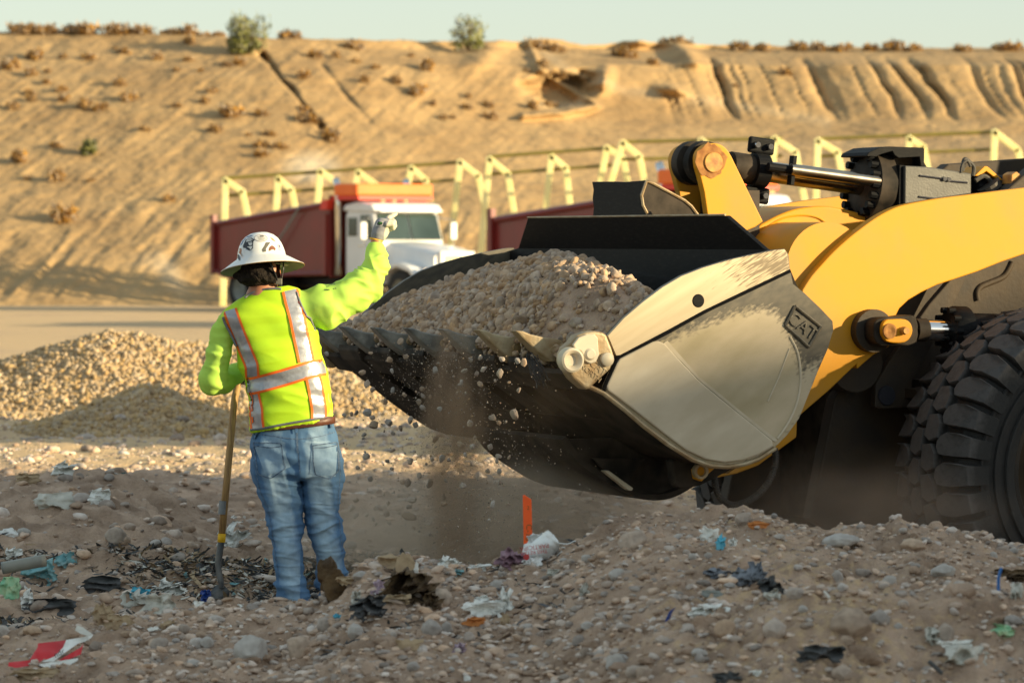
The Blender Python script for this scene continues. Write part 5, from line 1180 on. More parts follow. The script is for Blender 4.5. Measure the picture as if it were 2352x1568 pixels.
decal('slash_sticker', [(995,340),(1092,334),(1000,465),(1002,522),(935,528),(920,480),(965,410)], 'ink_grey')
b_ = decal('bison_sticker', [(1048,520),(1055,440),(1110,392),(1165,410),(1195,450),(1190,500),(1130,510)], 'sticker_white'); decal('bison_shape', [(1055,480),(1070,430),(1118,398),(1155,420),(1172,440),(1192,455),(1185,490),(1165,500),(1150,480),(1120,478),(1100,490),(1075,500),(1060,512)], 'sticker_brown', .0022, b_)
for k in range(6):
    y = 382+k*21; x = 1208+k*6; decal('flag_stripe', [(x,y),(x+62,y+8),(x+66,y+17),(x+3,y+8)], 'sticker_red')
decal('flag_field', [(1248,392),(1275,402),(1290,440),(1262,432)], 'sticker_blue', .0024)
decal('shield_sticker', [(455,470),(490,450),(522,465),(520,520),(500,575),(470,550)], 'sticker_orange')
decal('blue_sticker', [(500,340),(545,275),(600,245),(600,270),(560,320),(530,380),(470,430),(440,420)], 'sticker_blue')
decal('worn_sticker', [(1075,235),(1135,255),(1200,330),(1170,325),(1120,300)], 'paper_tan'); decal('side_clip', [(398,500),(420,498),(440,560),(475,600),(460,665),(440,650),(405,540)], 'hat_navy', .004)
decal('sticker_script', [(590,235),(700,205),(745,205),(700,225),(610,250)], 'sticker_blue')
# raised ridges and brim nick
for pts in ([(530,395),(545,470),(575,540)], [(600,780),(640,700),(680,655)], [(760,330),(785,380),(780,460),(750,500),(700,515)]):
    ribbon('moulded_ridge', [cH(*p) for p in pts], .8, HBv, 'hat_white', hat, .003, 1, 2)
# chin strap, ear muff pad, glasses temple
m = MB(); m.tube([W3(616,592,-.105), W3(627,610,-.10), W3(634,628,-.085), W3(640,648,-.05), W3(643,664,-.01)], [(.008, .003)]*5, 8); m.build('chin_strap', M['ink'], hat)
m = MB(); m.tube([W3(652,600,-.02), W3(652,620,-.03), W3(648,640,-.03), W3(643,660,-.015)], [(.006, .003)]*4, 8); m.build('chin_strap', M['ink'], hat)
m = MB(); m.box(W3(642,646,-.055), (.032, .02, .03)); bevel(m.build('strap_buckle', M['ink_grey'], hat), .004)
m = MB(); m.box(W3(644,660,-.03), (.02, .015, .035)); bevel(m.build('strap_end', M['ink'], hat), .003)
m = MB(); m.tube([W3(565,655,.0), W3(572,668,-.01), W3(577,680,.0)], .004, 6); m.build('chin_strap', M['ink'], hat)
m = MB(); m.tube([hp_(.086, .0, .012), hp_(.084, .06, .012), hp_(.07, .105, .005)], [(.009, .002)]*3, 8); m.tube([hp_(.07, .105, .005), hp_(.035, .125, 0), hp_(0, .128, .002), hp_(-.035, .125, 0), hp_(-.07, .105, .005)], [(.016, .002)]*5, 8); m.tube([hp_(-.07, .105, .005), hp_(-.084, .06, .012), hp_(-.086, 0, .012)], [(.009, .002)]*3, 8)
m.build('safety_glasses', M['clear_plastic'], person)
# --- right glove, pointing ---
mat('glove', (.27, .27, .285), (.20, .20, .22), 60, .85, bump=.5, bscale=250, bdist=.001, attr2=('coat', (.60, .54, .42), .15, .65))
def g3(x, y, dy): u, v = cG(x, y); return W3(u, v, .13+dy)
def rglove_f(p):
    d = cap(p, g3(815,1080,0), g3(860,900,.0), .029, .030)
    d = smin(d, cap(p, g3(870,880,.0), g3(960,620,.0), .031, .034), .02); d = smin(d, cap(p, g3(1010,900,.005), g3(1130,640,.005), .022, .026), .02)
    fing = [[(g3(1020,540,.035), .014), (g3(1180,400,.045), .0125), (g3(1290,330,.055), .0115), (g3(1390,275,.065), .0100)],
            [(g3(1130,540,.020), .015), (g3(1310,500,.030), .0125), (g3(1345,600,.045), .012), (g3(1260,640,.035), .011)],
            [(g3(1150,560,-.004), .015), (g3(1345,530,.004), .0125), (g3(1365,650,.016), .012), (g3(1280,700,.012), .011)],
            [(g3(1120,600,-.026), .014), (g3(1310,600,-.022), .0118), (g3(1330,720,-.010), .011), (g3(1250,760,-.006), .010)]]
    for f in fing: d = smin(d, chain(p, f, .004), .006)
    d = smin(d, chain(p, [(g3(900,820,.028), .016), (g3(1060,740,.050), .014), (g3(1230,660,.058), .012), (g3(1320,600,.056), .011)], .005), .006)
    e = g3(800, 1075, 0); return np.maximum(d, -((p-e)@np.array([.25, .1, .96])))
lo = g3(560,1230,-.08); hi = g3(1500,150,.12)
def coat(p):
    u = p[:, 0]/MPP+UC; v = (CH-p[:, 2])/MPP+HZ; ul = np.interp(v, [485,497,503,512,520,535,551], [870,884,893,889,885,881,880]); return .5+(u-ul)/6
rg_, RV, RF = body_part('work_glove', rglove_f, lo, hi, .0022, 'glove', person, it=1, attrs={'coat': coat})
RB = BVHTree.FromPolygons([Vector(v) for v in RV], [tuple(int(i) for i in f) for f in RF])
decal('glove_patch', [(870,500),(1045,520),(1030,630),(930,650),(800,650)], 'sticker_white', .001, rg_, cG, RB); decal('glove_patch_dark', [(880,510),(1025,530),(1015,618),(920,640),(835,620)], 'ink', .002, rg_, cG, RB); decal('glove_mark', [(890,555),(990,540),(985,600),(890,590)], 'sticker_green', .003, rg_, cG, RB)
text_obj('glove_letters', 'HEX', np.array(proj(RB, *cG(935,572), .0045, PY+.1)), (-1, 0, .1), (0, 0, -1), .014, 'ink', rg_, .0003)
m = MB(); bc_ = g3(795,1090,0); t1 = np.array([.96, .1, -.25]); t2 = np.array([-.1, .98, 0]); m.tube([bc_+t1*.031*math.cos(a)+t2*.030*math.sin(a) for a in np.linspace(0, 2*math.pi, 33)], .0035, 8, cap=False); m.build('glove_band', M['yellow_band'], rg_, smooth=True)
# --- left glove on the shovel grip ---
SH0 = W3(545, 846, .27); SHd = W3(497, 1290, .22)-SH0; SHd /= np.linalg.norm(SHd)
def lglove_f(p):
    d = cap(p, W3(548,848,.235), W3(551,842,.27), .030, .030); nrm = np.cross(SHd, [0, 1, 0]); nrm /= np.linalg.norm(nrm)
    for i in range(4):
        c_ = SH0+SHd*(.02+.022*i)-SHd*.01; d = smin(d, chain(p, [(c_+nrm*.034+[0, -.01, 0], .0115), (c_+nrm*.028+[0, .028, 0], .011), (c_-nrm*.01+[0, .036, 0], .0105), (c_-nrm*(.032-.003*i)+[0, .014, 0], .010)], .003), .004)
    c_ = SH0-SHd*.0; d = smin(d, chain(p, [(c_+nrm*.03+[0, -.03, 0], .013), (c_-nrm*.005+[0, -.035, .0], .0125), (c_-nrm*.03+[0, -.016, -.01], .011)], .003), .005)
    return d
body_part('work_glove', lglove_f, SH0-.11, SH0+.11, .003, 'glove', person, it=1, attrs={'coat': lambda p: .2+0*p[:, 0]})
# --- shovel ---
shovel = empty('shovel', W3(480, 1408, .2), 'long handled shovel with wooden shaft standing in the trash beside the worker', 'shovel')
def S3(x, y, dy=.22): u, v = c2(x, y); return W3(u, v, dy)
top = SH0-SHd*.03; m = MB(); m.tube([top, SH0+SHd*.02, S3(350,0,.26), S3(310,430,.24), S3(272,865,.22)], [.0165, .0168, .017, .0172, .0172], 16); o = m.build('handle', M['wood_handle'], shovel, smooth=True)
m = MB(); m.tube([S3(278,650,.215), S3(272,735,.212)], .0182, 14, cap=False); m.build('tape', M['tape'], o, smooth=True)
m = MB(); m.tube([top-SHd*.004, SH0+SHd*.05], .0195, 14); m.build('grip', M['ink'], o, smooth=True)
m = MB(); m.tube([S3(273,858), S3(269,912)], .0195, 16); m.build('ferrule', M['yellow_band'], shovel, smooth=True)
m = MB(); m.tube(smooth_path([S3(268,908), S3(258,980,.215), S3(250,1050,.21), S3(258,1110,.20), S3(270,1165,.19), S3(272,1200,.19)], 4), [.0165]*9+[.015]*8+[.013]*4, 14); m.build('socket', M['shovel_steel'], shovel, smooth=True)
bl_ = [(238,1188),(262,1180),(290,1188),(322,1222),(318,1250),(290,1300),(255,1345),(190,1372),(120,1385),(118,1370),(135,1320),(165,1275),(205,1225)]
V, F = tri_fill([c2(*p) for p in bl_]); bcx, bcy = c2(225, 1280)
def blp(u, v, o_): 
    r = ((u-bcx)*.77+(v-bcy)*.64)/22; return W3(u, v, .20+.016*r*r+o_-.0006*(v-bcy))
Vf = [blp(u, v, -.004) for u, v in V]; nb = len(Vf)
blade = mesh('blade', Vf, F, M['shovel_steel'], shovel, smooth=True); md = blade.modifiers.new('thick', 'SOLIDIFY'); md.thickness = .004
# ---------------- dump trucks ----------------
def dump_truck(u_rear, Yr, ang, label, hood=1.0):
    a = R_(ang); h = np.array([math.cos(a), -math.sin(a), 0]); r = np.array([-math.sin(a), -math.cos(a), 0]); l = -r
    corner = np.array([(u_rear-UC)/K*Yr, Yr, 0]); O = corner-1.2*r
    T = lambda x, y, z: O+h*x+l*y+ZZ*z
    t = empty('dump_truck', O+h*4, label, 'truck', 'dump trucks parked behind the loader')
    def pr(name, pts, y0, y1, m, par=None, bv=.02):
        b = MB(); b.prism([T(x, y0, z) for x, z in pts], l*(y1-y0)); return bevel(fixn(b.build(name, M[m], par or t)), bv)
    def bx(name, c, s_, m, par=None, bv=.015):
        b = MB(); b.box(T(*c), s_, h, l, ZZ); return bevel(b.build(name, M[m], par or t), bv)
    side = [(0, 1.05), (0, 2.12), (.35, 2.18), (4.95, 2.62), (5.0, 2.62), (5.0, .92), (.5, .82)]
    body = pr('dump_body', side, -1.2, -1.12, 'red_paint'); pr('side_wall', side, 1.12, 1.2, 'red_paint', body)
    bx('floor', (2.6, 0, .95), (4.8, 2.3, .12), 'red_paint', body); bx('front_wall', (4.96, 0, 1.85), (.08, 2.36, 2.0), 'red_paint', body)
    bx('tailgate', (.03, 0, 1.62), (.07, 2.34, 1.05), 'red_paint', body)
    b = MB(); b.tube([T(0, -1.22, 2.15), T(4.95, -1.22, 2.64)], .07, 8); b.build('top_rail', M['red_paint'], body)
    b = MB(); b.tube([T(.05, -1.22, 1.02), T(.5, -1.22, .85), T(4.95, -1.22, .95)], .06, 8); b.build('bottom_rail', M['red_paint'], body)
    for x in (.08, 4.9): b = MB(); b.box(T(x, -1.25, 1.65), (.14, .12, 1.5), h, l, ZZ); b.build('corner_post', M['red_paint'], body)
    b = MB(); b.prism([T(4.72, -1.3, z) for z in (2.5,)]+[T(5.0, -1.3, 2.5), T(5.05, -1.3, 2.75), T(4.8, -1.3, 2.72)], l*.2); b.build('hinge_bracket', M['bright_red'], body)
    sh = bx('cab_shield', (5.55, 0, 2.78), (1.1, 2.3, .1), 'bright_red', body); bx('tarp_box', (5.6, 0, 2.98), (.95, 2.35, .30), 'orange_tarp', body, .05)
    bx('chassis', (4.0, 0, .72), (8.0, .85, .22), 'ink')
    b = MB(); b.tube([T(3.9, -1.33, 2.55), T(2.3, -1.38, 1.0)], .025, 6); b.build('tarp_arm', M['pipe_grey'], body)
    # cab
    cb = [(5.35, .85), (5.35, 2.35), (5.45, 2.52), (6.35, 2.55), (6.48, 2.45), (6.72, 1.72), (6.72, .85)]
    cab = pr('cab', cb, -1.0, 1.0, 'truck_white', None, .08)
    pr('roof', [(5.3, 2.47), (5.4, 2.62), (5.9, 2.70), (6.5, 2.62), (6.62, 2.46), (6.4, 2.42)], -1.05, 1.05, 'truck_white', cab, .05)
    # windscreen two panes
    wn = np.array([.24, 0, .73]); 
    for y0, y1 in ((-.90, -.03), (.03, .90)):
        b = MB(); b.prism([T(6.515, y0, 2.38), T(6.515, y1, 2.38), T(6.735, y1, 1.76), T(6.735, y0, 1.76)], h*.03+ZZ*.01); b.build('windscreen', M['glass'], cab)
    for y in (-1.012, 1.0):
        b = MB(); b.prism([T(6.0, y, 2.36), T(6.38, y, 2.36), T(6.58, y, 1.78), T(6.0, y, 1.78)], l*.012); b.build('side_window', M['glass'], cab)
        b = MB(); b.prism([T(5.5, y, 2.30), T(5.86, y, 2.30), T(5.86, y, 1.85), T(5.5, y, 1.85)], l*.012); b.build('side_window', M['glass'], cab)
        b = MB(); b.box(T(6.0, y+.02, 1.62), (.16, .05, .03), h, l, ZZ); b.build('door_handle', M['chrome'], cab)
    bx('visor', (6.62, 0, 2.46), (.22, 1.9, .05), 'truck_white', cab, .01)
    for y in (-.35, 0, .35):
        b = MB(); b.lathe(T(6.0, y, 2.70), ZZ, [(0, .07), (.12, .06), (.14, 0)], 10); b.build('roof_light', M['rail_yellow'], cab)
    # bonnet
    hd = MB(); V = []
    secs = [(6.70, .80, .72, 1.74), (7.3, .72, .7, 1.68), (8.0, .66, .68, 1.60), (8.45, .64, .66, 1.50)]
    for x, hw, z0, z1 in secs: V += [T(x, -hw, z0), T(x, -hw, z1-.16), T(x, -hw+.14, z1-.03), T(x, 0, z1), T(x, hw-.14, z1-.03), T(x, hw, z1-.16), T(x, hw, z0)]
    F = [(i*7+k, i*7+(k+1) % 7, (i+1)*7+(k+1) % 7, (i+1)*7+k) for i in range(3) for k in range(7)]+[tuple(range(7)), tuple(range(21, 28))]
    hd.add(V, F); bon = autosmooth(fixn(hd.build('bonnet', M['truck_white'], t)), 50)
    bx('grille_frame', (8.50, 0, 1.06), (.10, 1.05, .86), 'truck_white', bon, .03); bx('grille', (8.53, 0, 1.06), (.08, .78, .66), 'rail_yellow', bon, .01)
    b = MB()
    for k in range(9): b.box(T(8.575, -.32+.08*k, 1.06), (.015, .018, .64), h, l, ZZ)
    b.build('grille_bars', M['chrome'], bon)
    bx('bumper', (8.68, 0, .50), (.16, 2.3, .32), 'chrome', None, .03)
    for s in (-1, 1):
        fn = MB(); pts = smooth_path([np.array(p) for p in [(6.95, .75), (7.1, 1.06), (7.6, 1.22), (8.15, 1.08), (8.45, .75)]], 4)
        fn.prism([T(p[0], s*.62, p[1]) for p in pts]+[T(8.40, s*.62, .75), T(8.08, s*.62, 1.0), T(7.6, s*.62, 1.12), T(7.15, s*.62, 1.0), T(7.02, s*.62, .75)], l*s*.52); bevel(fixn(fn.build('mudguard', M['truck_white'], t)), .02)
        b = MB(); b.lathe(T(8.36, s*.92, .98), h, [(0, .13), (.12, .13), (.14, .10), (.14, 0)], 16); b.build('headlight', M['chrome'], t)
        b = MB(); b.tube([T(5.18, s*1.08, .9), T(5.18, s*1.08, 3.05), T(5.08, s*1.08, 3.25)], .085, 12); b.build('exhaust_stack', M['chrome'], t, smooth=True)
        mr = MB(); mr.tube([T(6.5, s*1.0, 1.65), T(6.62, s*1.38, 1.6), T(6.62, s*1.38, 2.25), T(6.45, s*1.0, 2.3)], .02, 6); arm = mr.build('mirror_arm', M['chrome'], t)
        b = MB(); b.box(T(6.62, s*1.38, 1.98), (.06, .18, .42), h, l, ZZ); bevel(b.build('mirror', M['truck_white'], arm), .02)
        b = MB(); b.tube([T(5.3, s*.85, .62), T(6.7, s*.85, .62)], .28, 16); b.build('fuel_tank', M['chrome'], t, smooth=True)
    for x, dual in ((7.6, 0), (1.0, 1), (2.3, 1)):
        for s in (-1, 1):
            y0 = s*(1.06 if not dual else 1.12); w_ = .28 if not dual else .55
            b = MB(); b.lathe(T(x, y0, .52), -l*s, [(0, .30), (0, .44), (.05, .52), (w_-.05, .52), (w_, .44), (w_, .3)], 28); wh = autosmooth(b.build('wheel', M['rubber'], t), 40)
            b = MB(); b.lathe(T(x, y0, .52), -l*s, [(.03, .31), (.08, .24), (.02 if not dual else .14, .12), (0 if not dual else .10, 0)], 20); autosmooth(b.build('rim', M['pipe_grey'], wh), 40)
    return t
dump_truck(490, 97.8, 51, 'red dump truck with white cab and orange tarp box, right behind the pointing worker')
dump_truck(1127, 78.5, 51, 'red dump truck mostly hidden behind the black bucket and yellow lift arm')
# ---------------- yellow guard frames ----------------
def guard(hoops, rail, Y, label):
    c = P((hoops[0][1][0]+hoops[-1][1][0])/2, HZ+CH*K/Y, Y); t = empty('guard_frame', c, label, 'guard frame', 'yellow pipe guard frames below the bank')
    vg = HZ+CH*K/Y+4
    for (a, b, c_, d) in hoops:
        ua = b[0]+(a[0]-b[0])*(vg-b[1])/(a[1]-b[1]); ud = c_[0]+(d[0]-c_[0])*(vg-c_[1])/(d[1]-c_[1])
        m = MB()
        for (p, q_) in (((ua, vg), b), (b, c_), (c_, (ud, vg))):
            A, B = P(p[0], p[1], Y), P(q_[0], q_[1], Y); dd = (B-A)/np.linalg.norm(B-A); sx = np.cross(dd, [0, 1, 0])
            m.box((A+B)/2, (np.linalg.norm(B-A)+.1, .17, .12), dd, sx, (0, 1, 0))
        bevel(m.build('hoop', M['rail_yellow'], t), .02)
    for dv, w_ in ((-2, .05), (38, .045)):
        m = MB(); m.tube([P(rail[0][0], rail[0][1]+dv, Y+.12), P(rail[1][0], rail[1][1]+dv, Y+.12)], w_, 8); m.build('rail', M['rail_olive'], t)
guard([[(515,515),(517,414),(556,440),(570,505)],[(633,490),(638,410),(669,436),(678,480)],[(731,440),(735,393),(772,420),(784,470)],[(815,430),(822,396),(862,424),(874,470)],[(938,415),(944,386),(977,414),(988,460)],[(1036,560),(1056,372),(1098,404),(1112,470)]], [(508,412),(1052,375)], 102.5, 'long yellow pipe guard frame furthest left, behind the red dump truck')
guard([[(1105,570),(1124,365),(1166,400),(1178,475)],[(1254,475),(1266,360),(1299,386),(1309,475)],[(1379,415),(1393,340),(1431,364),(1440,415)]], [(1122,362),(1412,341)], 101, 'yellow pipe guard frame with three hoops above the red box of the hidden truck')
guard([[(1408,400),(1430,328),(1468,360),(1480,420)],[(1600,360),(1610,322),(1640,350),(1650,400)],[(1769,475),(1778,318),(1827,350),(1850,475)]], [(1430,328),(1797,320)], 99.5, 'yellow pipe guard frame partly hidden by the tilt lever of the loader')
guard([[(1873,465),(1878,323),(1923,350),(1945,455)],[(2083,400),(2088,318),(2120,338),(2128,380)],[(2280,400),(2284,303),(2337,345),(2352,415)]], [(1880,321),(2292,305)], 98, 'yellow pipe guard frame furthest right, above the loader cylinder')
# ---------------- falling stones ----------------
fs = [(388,728,40),(315,873,42),(385,867,45),(428,855,58),(528,850,85),(575,900,60),(590,962,85),(728,945,88),(836,995,62),(765,1042,55),(422,988,42),(500,1055,55),(490,1090,30),(458,1018,20),(556,718,16),(558,776,14),(492,920,16),(820,1065,16),(760,1203,55),(963,1210,38),(520,1258,70),(440,1360,45),(712,1300,50),(555,1462,60),(303,1445,45),(755,1370,48),(928,1303,60),(1010,1435,60),(900,1500,75),(853,1490,50),(1105,1500,70),(1125,1283,50),(1215,1275,70),(1280,1290,40),(1075,1327,30),(1250,1478,35),(1158,1100,70),(1388,1150,70),(1498,1165,55),(1660,1170,70),(1430,1240,50),(1735,1255,65),(1725,1300,45),(1835,1265,40),(1640,1390,48),(1748,1390,50),(1752,1500,40),(1410,1525,60),(1885,868,100),(1685,900,70),(1742,948,48),(1808,937,35),(1475,955,65),(1925,645,55),(1755,490,85),(1707,558,35),(1535,492,50),(1570,590,60),(1395,575,60),(1420,468,55),(1478,365,45),(1570,345,50),(1598,455,60),(1770,360,55),(1915,375,65),(1155,465,70),(1185,400,45),(1200,612,45),(1195,820,50),(1108,705,45),(1045,700,45),(1035,635,48),(1003,753,62),(1040,808,65),(870,685,55),(763,650,50),(697,752,52),(578,640,55),(525,585,62),(483,483,68),(757,468,50),(735,365,65),(885,335,58),(557,303,45),(155,310,50),(833,195,60),(925,918,70),(972,968,60),(795,830,22),(978,660,25),(975,717,18),(1007,888,15),(1435,672,30),(1355,680,20),(1520,1083,35),(1835,575,40),(878,1228,20),(1028,1243,18),(505,1215,24),(1975,385,75),(1325,520,30),(1480,820,16),(1630,765,14),(1510,860,16),(1090,1405,16)]
fs = [(*cF(x, y), s*.249) for x, y, s in fs]
fs += [(*q2(x, y), s*.366) for x, y, s in [(322,203,42),(350,158,44),(262,158,28),(350,253,46),(420,248,30),(460,275,28),(545,242,38),(553,175,28),(705,155,66),(685,197,36),(690,260,76),(625,235,26),(560,300,32),(478,305,24),(527,123,20),(903,140,34),(903,178,40),(715,330,30),(1210,183,46),(1188,280,22),(1310,180,26),(1255,45,28),(1020,60,42),(815,372,24),(590,110,12),(650,90,10),(740,100,12)]]
FM = []
for k in range(8):
    V, F = stone_variant(3, 500+k, 11, .22); o = autosmooth(mesh('falling_stone', V, F, M['stone_one'], local=True), 24); FM.append(o.data); bpy.data.objects.remove(o)
rs = np.random.RandomState(8)
def lipY(u): return float(np.interp(u, [745, 1187, 1500], [20.9, 18.85, 18.7]))
for k, (u, v, d) in enumerate(fs):
    Y = lipY(u)-.12+rs.uniform(-.12, .12); r = d*Y/K/2*1.12
    o = bpy.data.objects.new('falling_stone', FM[k % 8]); COL.objects.link(o); o.location = P(u, v, Y); o.scale = (r*rs.uniform(.85, 1.2), r, r*rs.uniform(.9, 1.4)); o.rotation_euler = (rs.uniform(0, 6), rs.uniform(0, 6), rs.uniform(0, 6))
    lab = 'small stone falling through the air below the bucket lip'
    if d > 23: lab = 'largest pale rough stone falling in front of the black bucket underside' if u > 1100 else 'large stone falling'
    tag(o, lab, 'stone', 'stones falling from the bucket')
    if d > 20.9:
        far = {True: None}
        o['label'] = ('pale round stone falling against the black underside, biggest there' if u > 1150 else 'big flat dark stone in mid air right beside the worker' if v > 955 and u > 880 else 'big long dark stone tumbling in mid air beside the worker belt' if v < 955 else 'big dark angular stone in mid air just under the long one')
n = 3500; t = rs.rand(n); cu = np.interp(t, [0, 1], [1010, 1040]); uu = cu+rs.normal(size=n)*np.interp(t, [0, .5, 1], [70, 120, 130]); vv = 800+t*470+rs.normal(size=n)*20
Yv = np.array([lipY(a) for a in uu])-.1+rs.uniform(-.15, .15, n); pos = np.stack([(uu-UC)/K*Yv, Yv, CH-(vv-HZ)/K*Yv], -1)
scatter('falling_grit', pos, np.exp(rs.normal(math.log(.0022), .4, n)), 'stone', 31, SV2[:4], 'fine grit raining down from the bucket edge', 'grit')
# dirt pouring over the lip
# ---------------- rocks ----------------
rocks = []
for f, L in ((q3, [(1268,388,118,46,'smooth pale grey oval stone lying on the crest of the berm','grey_stone'),(1700,415,75,48,'tan rounded rock half buried in the crest near the tyre','stone_one'),(1875,560,75,52,'grey green rounded rock below the crest near the tyre','grey_stone'),(1715,540,32,24,'',''),(45,385,88,62,'large round tan boulder sunk in the berm right of the plastic bag','stone_one'),(700,262,52,45,'dark brown clod sitting on top of the berm crest','stone_one'),(1400,575,58,26,'',''),(1250,600,36,42,'',''),(1280,660,28,28,'',''),(1335,885,125,118,'biggest tan boulder in the lower right foreground','stone_one'),(1500,840,62,64,'brown lump of rock leaning on the biggest boulder','stone_one'),(1310,975,42,36,'',''),(590,900,62,58,'',''),(230,975,55,26,'',''),(775,1010,66,20,'',''),(1610,890,28,22,'',''),(1060,890,52,26,'',''),(1290,470,28,20,'',''),(1400,463,30,20,'',''),(1305,430,22,18,'',''),(1560,620,42,34,'',''),(315,365,34,22,'',''),(245,497,20,18,'',''),(1890,930,52,60,'',''),(60,1160,60,44,'',''),(440,1050,50,34,'',''),(1280,1160,62,62,'',''),(1010,700,60,42,'',''),(120,455,26,20,'',''),(910,365,40,20,'',''),(2170,480,26,30,'',''),(2290,445,30,18,'',''),(880,240,20,18,'',''),(1000,330,16,10,'',''),(860,345,18,14,'',''),(400,480,26,22,'',''),(490,475,26,24,'',''),(620,650,40,18,'',''),(190,555,20,18,'',''),(1640,760,36,28,'',''),(1050,790,30,26,'',''),(2290,860,60,40,'',''),(880,900,70,75,'','')]),
             (q2, [(900,770,60,64,'rounded grey pink rock above the white paper scraps','stone_one'),(1540,790,52,42,'',''),(1990,625,54,44,'dark angular rock below the round boulder','grey_stone'),(1265,625,34,24,'',''),(920,955,34,42,'brown egg shaped stone beside the flat tan rock','stone_one'),(825,965,66,64,'flat tan rock in the middle of the foreground','stone_one'),(350,985,52,64,'pale pointed rock standing in front of the dark twig','grey_stone'),(380,625,50,34,'grey green stone beside the rotten brown bag','grey_stone'),(160,940,58,52,'',''),(1990,1175,74,62,'rounded grey rock low in the centre right foreground','grey_stone'),(1730,840,38,26,'',''),(2150,1240,58,46,'',''),(1800,945,42,30,'',''),(1700,545,28,24,'',''),(1655,535,28,20,'',''),(2030,495,30,18,'',''),(2180,480,34,26,'',''),(1230,690,40,36,'',''),(1430,950,34,24,'',''),(1480,880,28,22,'',''),(990,950,28,20,'',''),(710,1200,42,34,'',''),(950,1220,20,24,'',''),(1320,880,20,16,'',''),(1570,1050,30,26,'',''),(1780,1110,28,40,'',''),(720,1115,24,18,'',''),(690,965,34,18,'',''),(585,1000,24,20,'',''),(1910,880,42,26,'',''),(1130,1080,24,22,'',''),(1655,1265,40,26,'',''),(1800,525,36,30,'',''),(1745,1035,40,38,'','')]),
             (q1, [(1100,1425,80,66,'big pale rough boulder in the foreground below the worker','grey_stone'),(1305,1415,62,56,'brown boulder beside the big pale one','stone_one'),(505,925,50,42,'',''),(105,910,32,24,'',''),(950,1290,38,22,'',''),(1140,1300,20,18,'',''),(865,1395,36,30,'',''),(700,1395,40,30,'',''),(850,1480,32,18,'',''),(960,1490,40,26,'',''),(590,1355,26,20,'',''),(880,1360,24,22,'',''),(1215,1445,22,18,'','')]),
             (cL, [(1090,230,120,76,'large pale brown rock in the shaded slope left of the shovel','stone_one'),(1175,1120,62,40,'',''),(1440,1205,76,56,'',''),(1760,1400,78,34,'',''),(1880,1452,62,18,'',''),(1905,1195,66,58,'',''),(1925,965,66,36,'',''),(300,1090,90,56,'',''),(1985,1380,62,50,'',''),(30,1090,60,60,'',''),(230,190,60,46,'',''),(880,1240,62,60,'',''),(1690,1070,60,46,'',''),(1300,1280,50,30,'',''),(1620,1180,40,30,'',''),(1440,280,60,40,'',''),(1560,320,56,34,'',''),(1760,300,56,36,'','')])):
    for x, y, rx, ry, lab, mt in L:
        u, v = f(x, y); s_ = {q3: .3896, q2: .3662, q1: .5242, cL: .2494}[f]; rocks.append((u, v, rx*s_, ry*s_, lab, mt))
rs = np.random.RandomState(12)
RB_ = [stone_variant(4, 200+k, 4, .10) for k in range(8)]
for k, (u, v, rx, ry, lab, mt) in enumerate(rocks):
    g_ = ground_at(u, v+ry*.75); Y = g_[1]+rx*g_[1]/K*.4; sx = rx*Y/K; sz_ = ry*Y/K
    V, F = RB_[k % 8]; V = V/np.abs(V).max(0); V = V*(1+.13*fbm(V*2.6, 4, k)[:, None]+.04*fbm(V*9, 2, k)[:, None]); c, s = math.cos(k*2.1), math.sin(k*2.1)
    V2 = V*np.array([sx, sx*.8, sz_]); o = mesh('rock', V2, F, M[mt or ('stone_one' if k % 5 else 'grey_stone')], smooth=True, local=True)
    o.location = P(u, v, Y); o.rotation_euler = (0, rs.uniform(-.15, .15), 0)
    tag(o, lab or 'rounded stone half sunk in the brown foreground soil', 'rock', 'loose rocks on the foreground soil')
